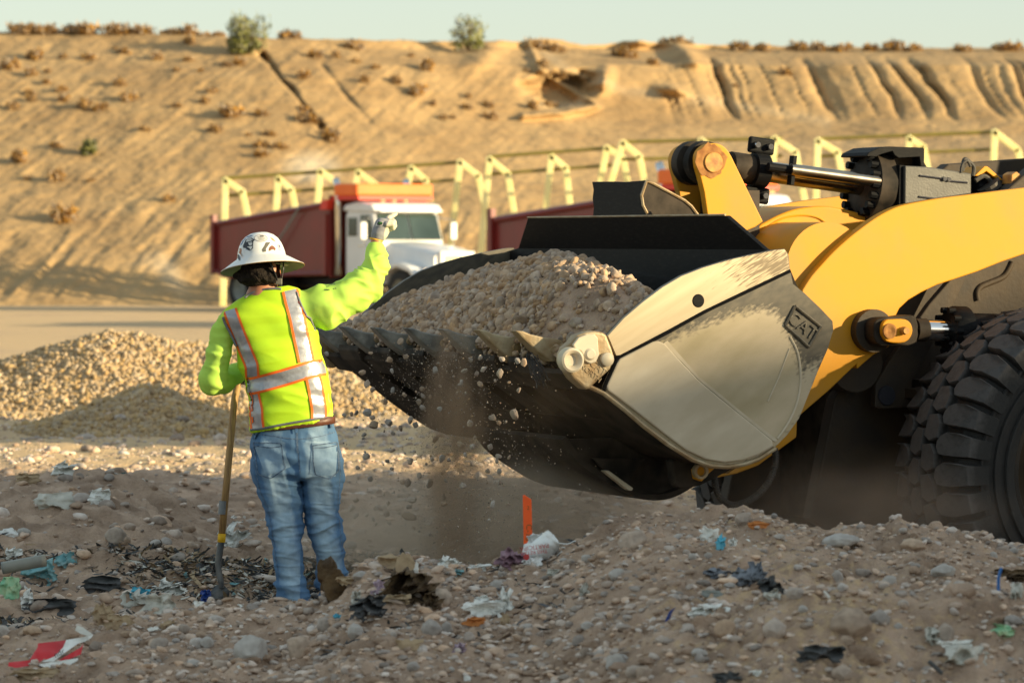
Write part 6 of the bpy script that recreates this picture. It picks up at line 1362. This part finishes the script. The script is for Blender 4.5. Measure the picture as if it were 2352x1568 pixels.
# ---------------- litter ----------------
def crumple(name, u, v, wp, hp, mt, label, cat='scrap', seed=1, depth=.5, rot=0, stand=.7, amp=.35, freq=2.4, shape=None, group=None, par=None, Y=None, edge=.28):
    """a creased sheet whose irregular outline is about wp x hp pixels"""
    rs = np.random.RandomState(seed); g_ = ground_at(u, v+hp*.42) if Y is None else np.array([0, Y, 0]); Y = g_[1]; k = Y/K; w_, h_ = wp*k/2, hp*k/2
    nr_, na = 12, 40; V = [(0, 0)]
    for i in range(1, nr_+1):
        for j in range(na):
            a = 2*math.pi*j/na; sq = 1/max(abs(math.cos(a)), abs(math.sin(a)))**.5
            e = 1+edge*float(vnoise(np.array([math.cos(a)*1.6+seed, math.sin(a)*1.6, seed*.7]), seed))+edge*.8*float(vnoise(np.array([math.cos(a)*5+seed, math.sin(a)*5, 0]), seed+3)); V.append((i/nr_*math.cos(a)*e*sq, i/nr_*math.sin(a)*e*sq))
    V = np.array(V); 
    if shape is not None: V = np.array([shape(a, b) for a, b in V])
    c, s = math.cos(rot), math.sin(rot); X = V[:, 0]*c-V[:, 1]*s; Z_ = V[:, 0]*s+V[:, 1]*c
    q_ = np.stack([V[:, 0]*freq, V[:, 1]*freq, 0*X+seed], -1); q_ = q_*.62; f1 = np.abs(vnoise(q_, seed))*2.4-.7+.32*(np.abs(vnoise(q_*2.7, seed+1))*2-.6)
    dsp = f1*amp*min(w_, h_)*1.7
    y = Z_*h_*(1-stand)*1.0/ max(stand, .3)*.8+dsp*1.0; x = X*w_+dsp*.25; z = Z_*h_+dsp*.45*(1-stand)
    W_ = P(u, v, Y)+np.stack([x, y, z], -1)
    F = [(0, 1+j, 1+(j+1) % na) for j in range(na)]+[(1+i*na+j, 1+(i+1)*na+j, 1+(i+1)*na+(j+1) % na, 1+i*na+(j+1) % na) for i in range(nr_-1) for j in range(na)]
    o = mesh(name, W_, F, M[mt], par, smooth=True, at=None if par is not None else P(u, v, Y)); md = o.modifiers.new('t', 'SOLIDIFY'); md.thickness = .0015
    if par is None: tag(o, label, cat, group)
    return o
# stake with handwriting
sY = 15.7; stake = empty('survey_stake', P(1213, 1310, sY), 'bright orange wooden survey stake standing behind the white plastic bag', 'stake')
m = MB(); m.prism([P(1200.5, 1138, sY), P(1204, 1135.5, sY), P(1221, 1147, sY), P(1224.5, 1322, sY), P(1204, 1322, sY)], (0, .009, 0)); bevel(fixn(m.build('lath', M['stake_orange'], stake)), .0012)
text_obj('handwriting', 'C-16', P(1214, 1222, sY-.001), (-.05, 0, -1), (1, 0, -.02), .034, 'rust', stake, .0002)
text_obj('handwriting', '2', P(1213, 1166, sY-.001), (1, 0, 0), (0, 0, 1), .022, 'rust', stake, .0002)
# plastic bag
bag = empty('plastic_bag', P(1245, 1300, 15.05), 'white plastic shopping bag with pink print caught against the orange stake', 'bag')
bc = [q2(*p) for p in [(1400,430),(1450,425),(1500,385),(1555,338),(1600,385),(1628,420),(1625,470),(1600,540),(1530,575),(1480,582),(1400,560),(1380,540),(1405,500)]]
V, F = tri_fill(bc); V = np.array(V); cxy = V.mean(0)
dist = sdpoly(V[:, 0], V[:, 1], bc)
def bagpt(u, v, d): 
    q_ = np.array([[u*.06, v*.045, 0.]]); f_ = float(folds(q_, 1, 1, 0, 3)[0]); f2 = float(vnoise(np.array([u*.11, v*.11, 5.]), 4)); return P(u, v, 15.02-.10*min(1, max(d, 0)/28)**.6+.03*f_+.012*f2)
m2_ = mesh('bag_body', [bagpt(u, v, d) for (u, v), d in zip(V, dist)], F, M['bag_white'], bag, smooth=True); m2_.modifiers.new('s', 'SUBSURF').levels = 1; m2_.modifiers['s'].render_levels = 1
crumple('bag_back', 1246, 1262, 74, 70, 'bag_white', '', seed=6, par=bag, Y=15.10)
crumple('bag_fold', 1225, 1290, 44, 26, 'bag_white', '', seed=14, par=bag, Y=14.93, amp=.5)
for pts in ([(1620,425),(1680,430),(1725,412),(1765,425),(1775,465),(1750,480),(1700,462),(1640,450)], [(1610,505),(1650,475),(1700,485),(1740,480),(1772,478),(1760,500),(1700,505),(1640,520)]):
    m = MB(); m.tube(smooth_path([P(*q2(*p), 14.99) for p in pts], 4), [(.010, .002)]*((len(pts)-1)*4+1), 8); m.build('handle', M['bag_white'], bag, smooth=True)
text_obj('bag_print', 'PARTICIPA', P(*q2(1470,450), 14.915), (-.96, 0, -.12), (0, 0, -1), .024, 'sticker_red', bag, .0003)
text_obj('bag_print', 'THIS RETAIL', P(*q2(1465,482), 14.912), (-.96, 0, -.10), (0, 0, -1), .020, 'sticker_red', bag, .0003)
m = MB(); m.lathe(P(*q2(1420,512), 14.905), (0, -1, 0), [(0, .012), (.001, 0)], 12); m.build('bag_mark', M['sticker_red'], bag)
# rotten brown bag standing up in front of the leg
st = empty('rotten_bag', ground_at(777, 1415), 'rotten brown bag standing upright on the berm in front of the leg', 'bag')
stb = np.array(st.location); A0, A1, A2 = P(757, 1300, 14.95), P(768, 1345, 14.95), P(783, 1400, 15.0)
def st_f(p):
    d = chain(p, [(A0, .030), (A1, .036), (A2, .050), (A2-[0, 0, .05], .055)], .02); d = smin(d, cap(p, P(742,1302,14.95), P(752,1345,14.95), .020, .022), .01)
    d = np.maximum(d, -ell(p, P(768,1298,14.92), (.018, .03, .025))); return d+.012*folds(p, 22, 22, 7, 4)*-1+.008*fbm(p*40, 3, 2)
body_part('bag_body', st_f, A2-[.14, .12, .10], A0+[.14, .12, .10], .0045, 'brown_rag', st, it=0)
crumple('flap', 790, 1333, 38, 22, 'paper_tan', '', seed=8, par=st, Y=14.88, amp=.4)
crumple('rag', *q2(690,700), 100, 80, 'brown_rag', 'dark brown rotten rag heap under the folded tan cardboard', 'rag', 21, amp=.8, freq=3)
crumple('rag', *q2(830,790), 36, 40, 'brown_rag', 'small brown lump of rag beside the round grey pink rock', 'rag', 22, amp=.8, freq=3)
crumple('cardboard', *q2(660,565), 40, 52, 'paper_tan', 'folded tan cardboard piece standing on the berm crest right of the worker', 'cardboard', 23, rot=-.5, amp=.12, freq=1.2, edge=.1)
crumple('cardboard', *q2(560,548), 62, 36, 'paper_tan', 'rounded tan cardboard bulge behind the folded piece on the crest', 'cardboard', 24, amp=.35, freq=1.2, edge=.12)
crumple('paper_scrap', *q2(730,585), 10, 26, 'paper_white', 'thin white paper sliver beside the folded tan cardboard', 'paper', 25, amp=.1)
crumple('wrapper', *q2(1320,525), 62, 40, 'purple_wrap', 'crumpled dull purple wrapper at the left of the white plastic bag', 'wrapper', 26, rot=-.5, amp=.5, freq=3)
crumple('paper_scrap', *q2(505,700), 30, 26, 'paper_lilac', 'lilac paper scrap on the soil behind the rotten brown bag', 'paper', 27)
crumple('paper_scrap', *q2(465,735), 20, 14, 'paper_lilac', 'smaller lilac scrap just below the bigger lilac one', 'paper', 28)
crumple('plastic_scrap', *q2(915,545), 44, 26, 'paper_white', 'shredded white plastic on the crest behind the grey pink rock', 'plastic', 29, rot=-.6, amp=.7, freq=3.4, edge=.5)
crumple('plastic_scrap', *q2(1140,580), 56, 14, 'paper_white', 'long white plastic shred lying on the crest left of the stake', 'plastic', 30, amp=.7, freq=3, edge=.5)
crumple('plastic_scrap', *q2(1000,610), 22, 16, 'teal_plastic', 'pale teal scrap on the crest between the two white shreds', 'plastic', 31, amp=.7, edge=.5)
crumple('paper_roll', *q2(1135,840), 80, 40, 'paper_white', 'torn tube of cream paper in the middle foreground', 'paper', 32, rot=-.45, amp=.45, freq=2, edge=.4)
crumple('paper_scrap', *q2(1285,800), 42, 60, 'paper_white', 'upright ragged white tissue in the middle foreground, tallest scrap there', 'paper', 33, rot=-.3, amp=.5, freq=2.4, edge=.55)
crumple('paper_scrap', *q2(1155,795), 34, 24, 'paper_white', 'small crumpled cream paper behind the torn tube', 'paper', 34, amp=.6, edge=.4)
crumple('paper_scrap', *q2(1285,915), 20, 32, 'paper_tan', 'narrow tan scrap below the upright white tissue', 'paper', 35, rot=-.3)
crumple('cardboard', *q2(695,1065), 62, 28, 'paper_tan', 'curled tan cardboard piece lying low in the centre foreground', 'cardboard', 36, amp=.25, freq=1.2, edge=.35)
crumple('cardboard', *q2(1085,915), 46, 20, 'rust_leaf', 'rust brown curved scrap below the torn paper tube', 'cardboard', 37, rot=-.3, amp=.3)
crumple('paper_scrap', *q2(1000,1080), 22, 20, 'paper_lilac', 'tiny crumpled lilac scrap at the bottom centre', 'paper', 38, amp=.9, freq=4, edge=.6)
crumple('paper_scrap', *q2(1048,1275), 16, 14, 'paper_white', 'small square white paper at the very bottom centre', 'paper', 39, amp=.1, edge=.1)
crumple('rag', *q2(430,825), 70, 46, 'dark_rag', 'shredded grey black rag in front of the lilac scraps', 'rag', 40, amp=.9, freq=3.6, edge=.6)
crumple('paper_scrap', *q2(350,775), 22, 34, 'clear_plastic', 'upright grey plastic scrap right beside the rotten bag', 'plastic', 41, amp=.6)
crumple('paper_scrap', *q2(445,865), 16, 14, 'paper_white', 'small white triangle of paper under the shredded rag', 'paper', 42, amp=.2)
crumple('plastic_scrap', *q2(235,892), 18, 14, 'aqua_plastic', 'tiny turquoise plastic piece left of the dark twig', 'plastic', 43, amp=.6)
crumple('plastic_scrap', *q2(325,905), 11, 9, 'blue_plastic', 'tiny dark blue plastic piece left of the dark twig', 'plastic', 44, amp=.6)
crumple('rag', *q2(600,780), 60, 22, 'paper_tan', 'tan dusty cloth scrap between the rag heaps', 'rag', 45, amp=.6, freq=3)
crumple('plastic_scrap', *q2(1785,720), 20, 30, 'clear_plastic', 'small clear plastic scrap on the slope right of the stake', 'plastic', 46, rot=-.3, amp=.6, edge=.5)
crumple('plastic_scrap', *q2(1600,610), 36, 14, 'clear_plastic', 'flat clear plastic scrap on the slope below the bag handles', 'plastic', 47, amp=.5)
# right side
crumple('paper_scrap', *q3(490,345), 40, 42, 'paper_white', 'upright white paper fin on the slope under the bucket', 'paper', 50, rot=.5, amp=.25, edge=.4)
crumple('plastic_scrap', *q3(568,400), 22, 34, 'aqua_plastic', 'pale turquoise rag beside the upright white paper fin', 'plastic', 51, amp=.6, edge=.5)
crumple('paper_scrap', *q3(635,400), 18, 22, 'paper_white', 'cream scrap right of the pale turquoise rag', 'paper', 52, amp=.6, edge=.5)
crumple('leaf', *q3(795,290), 50, 16, 'rust_leaf', 'orange brown curved strip on the crest under the loader', 'strip', 53, rot=.35, amp=.3, edge=.3)
crumple('rag', *q3(760,590), 70, 62, 'grey_rag', 'crumpled grey cloth with dark folds, upper of two on the right slope', 'rag', 54, rot=-.6, amp=.8, freq=3, edge=.5)
crumple('rag', *q3(865,680), 64, 44, 'dark_rag', 'black crumpled cloth just below the grey cloth', 'rag', 55, amp=.8, freq=3, edge=.4)
crumple('rag', *q3(545,580), 54, 26, 'grey_rag', 'narrow grey cloth strip left of the crumpled grey cloth', 'rag', 56, rot=-.5, amp=.7, edge=.5)
crumple('rag', *q3(648,590), 26, 18, 'dark_rag', 'small dark cloth knot between the two grey cloths', 'rag', 57, amp=.7)
crumple('rubber_scrap', *q3(510,698), 50, 16, 'pipe_grey', 'flat grey rubber scrap on the right slope', 'rubber', 58, amp=.1, edge=.2)
crumple('paper_scrap', *q3(500,800), 84, 36, 'paper_white', 'wide crumpled white paper right of the blue plastic shard', 'paper', 59, amp=.6, freq=3, edge=.45)
crumple('plastic_scrap', *q3(875,715), 34, 26, 'clear_plastic', 'pale plastic scrap against the black cloth', 'plastic', 60, rot=.5, amp=.5)
bsh = tag(fixn(MB().prism([P(*q3(*p), 13.3) for p in [(288,782),(262,800),(238,850),(222,905),(213,942),(262,930),(303,905),(270,890),(252,860),(265,820)]], (.01, .05, 0)).build('plastic_shard', M['blue_plastic'], at=P(*q3(250,900), 13.3))), 'deep blue curved plastic shard standing in the right foreground', 'plastic')
crumple('packaging', *q3(2222,925), 58, 34, 'green_pack', 'crumpled green and white packet near the lower right edge', 'packet', 61, amp=.5, edge=.2)
crumple('rag', *q3(1165,1050), 100, 38, 'dark_rag', 'dark cloth at the bottom below the biggest boulder', 'rag', 62, amp=.6, edge=.4)
crumple('rag', *q3(610,1195), 60, 22, 'dark_rag', 'black cloth at the very bottom edge of the foreground', 'rag', 63, amp=.6, edge=.4)
crumple('paper_scrap', *q3(1820,945), 34, 36, 'clear_plastic', 'upright grey plastic scrap right of the biggest boulder', 'plastic', 64, amp=.6)
crumple('paper_scrap', *q3(1950,1000), 74, 22, 'paper_white', 'long pale paper strip in the lower right corner area', 'paper', 65, amp=.3, edge=.4)
crumple('plastic_sheet', *q3(2000,1065), 92, 44, 'clear_plastic', 'dusty grey plastic sheet low in the right foreground', 'plastic', 66, amp=.5, freq=2, edge=.3)
crumple('paper_scrap', *q3(770,1165), 26, 14, 'paper_white', 'small cream scrap at the bottom edge', 'paper', 67, amp=.5)
crumple('packaging', *q3(2270,590), 74, 28, 'brown_rag', 'brown rotten strip behind the blue strap', 'rag', 68, amp=.7, freq=3)
crumple('paper_scrap', *q3(2310,680), 28, 40, 'clear_plastic', 'pale plastic scrap right of the blue strap', 'plastic', 69, amp=.5)
def stick(name, pts, Y, r, mt, label, cat):
    m = MB(); m.tube(smooth_path([P(u, v, Y) for u, v in pts], 4), r, 7); tag(m.build(name, M[mt], at=P(*pts[0], Y), smooth=True), label, cat)
stick('strap', [q3(*p) for p in [(2220,545),(2203,600),(2202,680),(2206,778)]], 12.9, .0055, 'blue_strap', 'bright blue plastic strap hanging at the right edge', 'strap')
stick('cigarette_end', [q3(*p) for p in [(1172,682),(1190,702),(1205,722)]], 12.75, .0045, 'paper_white', 'short white cigarette end above the biggest boulder', 'cigarette')
stick('twig', [q2(*p) for p in [(450,982),(510,955),(572,922)]], 14.3, .003, 'stick', 'thin dark twig lying in front of the worker', 'twig')
stick('twig', [q3(*p) for p in [(1790,1095),(1830,1130),(1870,1168)]], 12.3, .007, 'dark_rag', 'thick dark stick at the lower right', 'stick')
stick('paper_strip', [q3(*p) for p in [(705,722),(735,766)]], 13.9, .003, 'paper_white', 'thin white paper strip on the right slope', 'paper')
# left side
stick('pipe', [cL(*p) for p in [(20,510),(180,480),(420,436)]], 18.2, .030, 'pipe_grey', 'grey green plastic pipe lying in the trash at the left edge', 'pipe')
crumple('plastic_bag', *cL(400,560), 70, 52, 'teal_plastic', 'teal crumpled plastic bag in the trash at the left', 'bag', 80, rot=.4, amp=.5, freq=2.2, edge=.35)
crumple('plastic_bag', *cL(600,440), 46, 34, 'teal_plastic', 'upper end of a teal bag sticking up from the trash', 'bag', 81, rot=.5, amp=.5)
crumple('plastic_scrap', *cL(1275,745), 42, 26, 'aqua_plastic', 'bright turquoise scrap on top of the clear plastic at the left', 'plastic', 82, rot=-.4, amp=.4)
crumple('plastic_bag', *cL(1250,810), 62, 40, 'clear_plastic', 'clear crumpled plastic under the bright turquoise scrap', 'bag', 83, amp=.5)
crumple('plastic_bag', *cL(1450,840), 72, 50, 'clear_plastic', 'dusty clear plastic bag bulging right of the turquoise scrap', 'bag', 84, amp=.5, freq=1.8)
crumple('cardboard', *cL(940,940), 44, 56, 'paper_tan', 'torn tan cardboard standing left of the shovel', 'cardboard', 85, amp=.3, edge=.4)
crumple('cardboard', *cL(1080,1005), 56, 36, 'paper_tan', 'torn tan cardboard lying flat beside the standing piece', 'cardboard', 86, amp=.25, edge=.35)
crumple('rag', *cL(460,860), 110, 34, 'dark_rag', 'long black cloth in the trash at the left', 'rag', 87, amp=.5, freq=2.4)
crumple('rag', *cL(930,660), 90, 40, 'dark_rag', 'dark grey plastic sheet in the trash left of the shovel', 'rag', 88, rot=-.2, amp=.5)
crumple('paper_scrap', *cL(250,810), 28, 44, 'paper_white', 'twisted cream paper standing left of the long black cloth', 'paper', 89, amp=.6, edge=.4)
crumple('paper_scrap', *cL(1540,690), 60, 30, 'paper_white', 'shredded white paper strands left of the shovel socket', 'paper', 90, rot=-.4, amp=.8, freq=4, edge=.6)
crumple('plastic_scrap', *cL(1900,760), 26, 28, 'blue_plastic', 'dark blue plastic scrap right behind the shovel blade', 'plastic', 91, amp=.6)
crumple('paper_scrap', *cL(1830,840), 24, 14, 'paper_white', 'white paper corner left of the shovel blade', 'paper', 92, amp=.2)
crumple('bottle_label', *cL(90,690), 48, 54, 'green_pack', 'round green and white packet at the left edge', 'packet', 93, amp=.3, edge=.12)
crumple('plastic_scrap', *cL(70,190), 48, 24, 'bag_white', 'long white plastic shard on the slope at the left edge', 'plastic', 94, rot=.6, amp=.2, edge=.2)
crumple('paper_scrap', *cL(120,380), 34, 26, 'paper_white', 'ragged white scrap near the left edge above the pipe', 'paper', 95, rot=-.6, amp=.7, edge=.5)
crumple('paper_scrap', *cL(1550,1030), 36, 18, 'paper_tan', 'cream folded scrap on the soil in front of the shovel', 'paper', 96, amp=.4)
crumple('paper_scrap', *cL(1420,1075), 28, 14, 'paper_white', 'white paper scrap on the soil left of the cream one', 'paper', 97, rot=.4, amp=.3)
crumple('plastic_sheet', *q1(235,775), 84, 40, 'clear_plastic', 'pale dusty sheet on the shaded slope far left', 'plastic', 98, amp=.4, freq=1.6)
crumple('plastic_bag', *q1(440,755), 52, 36, 'paper_white', 'white crumpled bag on the slope right of the pale sheet', 'bag', 99, amp=.5)
crumple('plastic_bag', *q1(280,635), 54, 36, 'paper_white', 'sunlit white bag lying on the flat ground at the left', 'bag', 100, amp=.5)
crumple('plastic_bag', *q1(120,672), 60, 24, 'paper_tan', 'yellowish bag on the ridge at the far left', 'bag', 101, amp=.5)
crumple('plastic_sheet', *q1(1020,930), 56, 46, 'paper_white', 'shredded white sheet on the ground between shovel and legs', 'plastic', 102, rot=-.4, amp=.7, freq=3, edge=.5)
# red packaging
RY = float(ground_at(200, 1500)[1])-.16
rp = empty('red_packet', ground_at(110, 1520), 'torn red and white packaging lying at the lower left', 'packaging')
def flat(name, pts, c, Y0, mt, par, dy=0.0):
    V, F = tri_fill([c(*p) for p in pts]); V = np.array(V); v0 = max(p[1] for p in [c(*p) for p in pts])
    return mesh(name, [P(u, v, Y0+(v0-v)*.0022+dy+.012*float(vnoise(np.array([u*.09, v*.09, 1.]), 5))) for u, v in V], F, M[mt], par, smooth=True)
flat('red_panel', [(350,1200),(480,1185),(610,1170),(590,1240),(500,1330),(380,1365),(270,1358),(310,1290),(345,1240)], cL, RY+0.00, 'red_pack', rp)
flat('red_panel', [(740,1240),(770,1200),(745,1300),(640,1345),(520,1368),(600,1320)], cL, RY-0.03, 'red_pack', rp)
flat('red_panel', [(80,1375),(270,1355),(380,1368),(310,1400),(150,1425),(75,1410)], cL, RY-0.10, 'red_pack', rp)
flat('white_panel', [(610,1168),(720,1150),(860,1120),(840,1150),(780,1185),(720,1200),(620,1270),(540,1330),(500,1365),(380,1372),(500,1320),(580,1240)], cL, RY-0.04, 'paper_white', rp)
flat('white_panel', [(330,1395),(480,1370),(720,1335),(715,1360),(640,1400),(560,1450),(480,1440),(400,1415)], cL, RY-0.10, 'paper_white', rp)
text_obj('print', 'ndr', P(*cL(545,1290), RY-.04), (1, 0, .55), (-.4, 0, 1), .03, 'ink', rp, .0003)
flat('liner', [(710,1035),(760,1050),(860,1120),(800,1130),(740,1110),(690,1080)], cL, RY+0.05, 'clear_plastic', rp)
crumple('packaging', *cL(300,1490), 120, 30, 'paper_tan', 'tan torn wrapper with red edges at the bottom left corner', 'wrapper', 105, amp=.4, edge=.3)
# litter too small to count
def flakes(name, n, x0, x1, y0, y1, size, mt, seed, label, elong=2.0, dens=0.0):
    rs = np.random.RandomState(seed); x = rs.uniform(x0, x1, n); y = rs.uniform(y0, y1, n); x *= y/18.0
    k = fbm(np.stack([x*.9, y*.6, 0*x], -1), 3, 50)+.25*rs.rand(n) > dens; x, y = x[k], y[k]; n = len(x); z = Hn(x, y)
    R = randrot(rs, n); s = size*np.exp(rs.normal(0, .38, n)).clip(.4, 1.7); base = np.array([[-1, -.5, 0], [0, -.6, .25], [1, -.4, 0], [-1.1, .5, .1], [0, .45, -.2], [.9, .5, .1]])*np.array([elong, 1, 1])
    V = np.einsum('nij,nvj->nvi', R, np.repeat(base[None], n, 0)*(1+.22*rs.normal(size=(n, 6, 1))))*s[:, None, None]; V[..., 2] *= .5; V += np.stack([x, y, z+s*.25], -1)[:, None]
    f = np.array([[0, 1, 4, 3], [1, 2, 5, 4]]); F = (f[None]+(np.arange(n)*6)[:, None, None]).reshape(-1, 4)
    o = mesh(name, V.reshape(-1, 3), F, M[mt], smooth=True); tag(o, label, 'litter', None, 'stuff')
flakes('litter', 2600, -2.6, -.35, 15.6, 24, .013, 'paper_white', 1, 'tiny white paper and plastic shreds scattered over the left slope', dens=.12)
flakes('litter', 11000, -2.6, -.55, 15.4, 21.5, .012, 'dark_rag', 2, 'dark shredded trash mixed into the left slope', 3.2, .05)
flakes('litter', 10000, -2.6, -.5, 15.4, 22, .011, 'paper_tan', 3, 'tan fibres and cardboard shreds mixed into the left slope', 3.5, .05)
flakes('litter', 500, -2.6, -.6, 15.4, 23, .016, 'teal_plastic', 4, 'small teal plastic shreds in the trash on the left', 2, .12)
flakes('litter', 900, -1.6, 2.4, 12, 15.8, .008, 'paper_white', 5, 'tiny white shreds on the foreground berm', 1.6, .1)
flakes('litter', 260, -.9, .4, 13.8, 15.6, .010, 'dark_rag', 6, 'small dark shreds around the rag heaps on the berm', 3, .0)
# rag hanging from the cutting edge
hr = MB(); rs = np.random.RandomState(3)
for k in range(26):
    a = np.array([700+rs.uniform(-20, 130), 640+rs.uniform(0, 120)]); pts = [cT(*a)]
    for s in range(5): a = a+np.array([rs.uniform(5, 55), rs.uniform(30, 95)]); pts.append(cT(*a))
    hr.tube(smooth_path([pl(p, .12)-BX*.02 for p in pts], 3), [(.006*rs.uniform(.5, 1.6), .0015)]*16, 6)
tag(hr.build('torn_rag', M['dark_rag'], at=pl(cT(800,750), .12), smooth=True), 'torn black shreds hanging from the bucket cutting edge by the corner', 'rag')
# ---------------- dust ----------------
def dustmat(name, dens, col, nscale, lo_, hi_):
    m = bpy.data.materials.new(name); m.use_nodes = True; N = m.node_tree.nodes; L = m.node_tree.links
    N.remove(N['Principled BSDF']); pv = N.new('ShaderNodeVolumePrincipled'); pv.inputs['Color'].default_value = (*col, 1); pv.inputs['Anisotropy'].default_value = .2
    tc = N.new('ShaderNodeTexCoord'); nz = N.new('ShaderNodeTexNoise'); nz.inputs['Scale'].default_value = nscale; nz.inputs['Detail'].default_value = 4; L.new(tc.outputs['Object'], nz.inputs[0])
    # density falls off towards the skin of the unit sphere
    ln = N.new('ShaderNodeVectorMath'); ln.operation = 'LENGTH'; L.new(tc.outputs['Object'], ln.inputs[0])
    f = N.new('ShaderNodeMapRange'); f.interpolation_type = 'SMOOTHSTEP'; f.inputs[1].default_value = 1; f.inputs[2].default_value = .15; L.new(ln.outputs['Value'], f.inputs[0])
    r = N.new('ShaderNodeMapRange'); r.inputs[1].default_value = lo_; r.inputs[2].default_value = hi_; L.new(nz.outputs[0], r.inputs[0])
    mu = N.new('ShaderNodeMath'); mu.operation = 'MULTIPLY'; L.new(f.outputs[0], mu.inputs[0]); L.new(r.outputs[0], mu.inputs[1])
    m3 = N.new('ShaderNodeMath'); m3.operation = 'MULTIPLY'; m3.inputs[1].default_value = dens; L.new(mu.outputs[0], m3.inputs[0]); L.new(m3.outputs[0], pv.inputs['Density'])
    L.new(pv.outputs[0], N['Material Output'].inputs['Volume']); return m
def dust(c, sc, dens, col, ns, lo_, hi_, label, rot=(0, 0, 0)):
    bm = bmesh.new(); bmesh.ops.create_icosphere(bm, subdivisions=3, radius=1); me = bpy.data.meshes.new('dust'); bm.to_mesh(me); bm.free()
    me.materials.append(dustmat('dust', dens, col, ns, lo_, hi_)); o = bpy.data.objects.new('dust', me); COL.objects.link(o); o.location = c; o.scale = sc; o.rotation_euler = rot
    tag(o, label, 'dust', None, 'stuff')
dust(P(1042, 1040, 19.6), (.22, .26, .76), 15.0, (.58, .41, .28), 2.6, .35, .65, 'brown column of dust and dirt pouring down below the bucket edge')
dust(P(1090, 1200, 19.9), (1.25, .8, .44), 5.0, (.82, .69, .56), 1.8, .35, .7, 'soft pale dust spreading over the ground under the bucket')
dust(P(1230, 960, 18.9), (.6, .35, .50), .45, (.66, .48, .32), 2.2, .35, .7, 'thin dust hanging in front of the dark bucket underside')
dust(P(1960, 1190, 19.3), (1.0, .55, .42), 1.3, (.62, .50, .40), 2.0, .3, .7, 'dust drifting low in front of the loader wheels')

flakes('litter', 9000, -2.75, -.75, 15.4, 20.5, .011, 'dark_rag', 12, 'matted dark trash fibres covering the ground left of the shovel', 3.4, -.2)
flakes('litter', 5000, -2.75, -.75, 15.4, 20.5, .010, 'clear_plastic', 13, 'matted grey plastic shreds covering the ground left of the shovel', 3.0, -.15)
flakes('litter', 3500, -2.75, -.75, 15.4, 20.5, .011, 'brown_rag', 14, 'matted brown trash fibres covering the ground left of the shovel', 3.8, -.15)
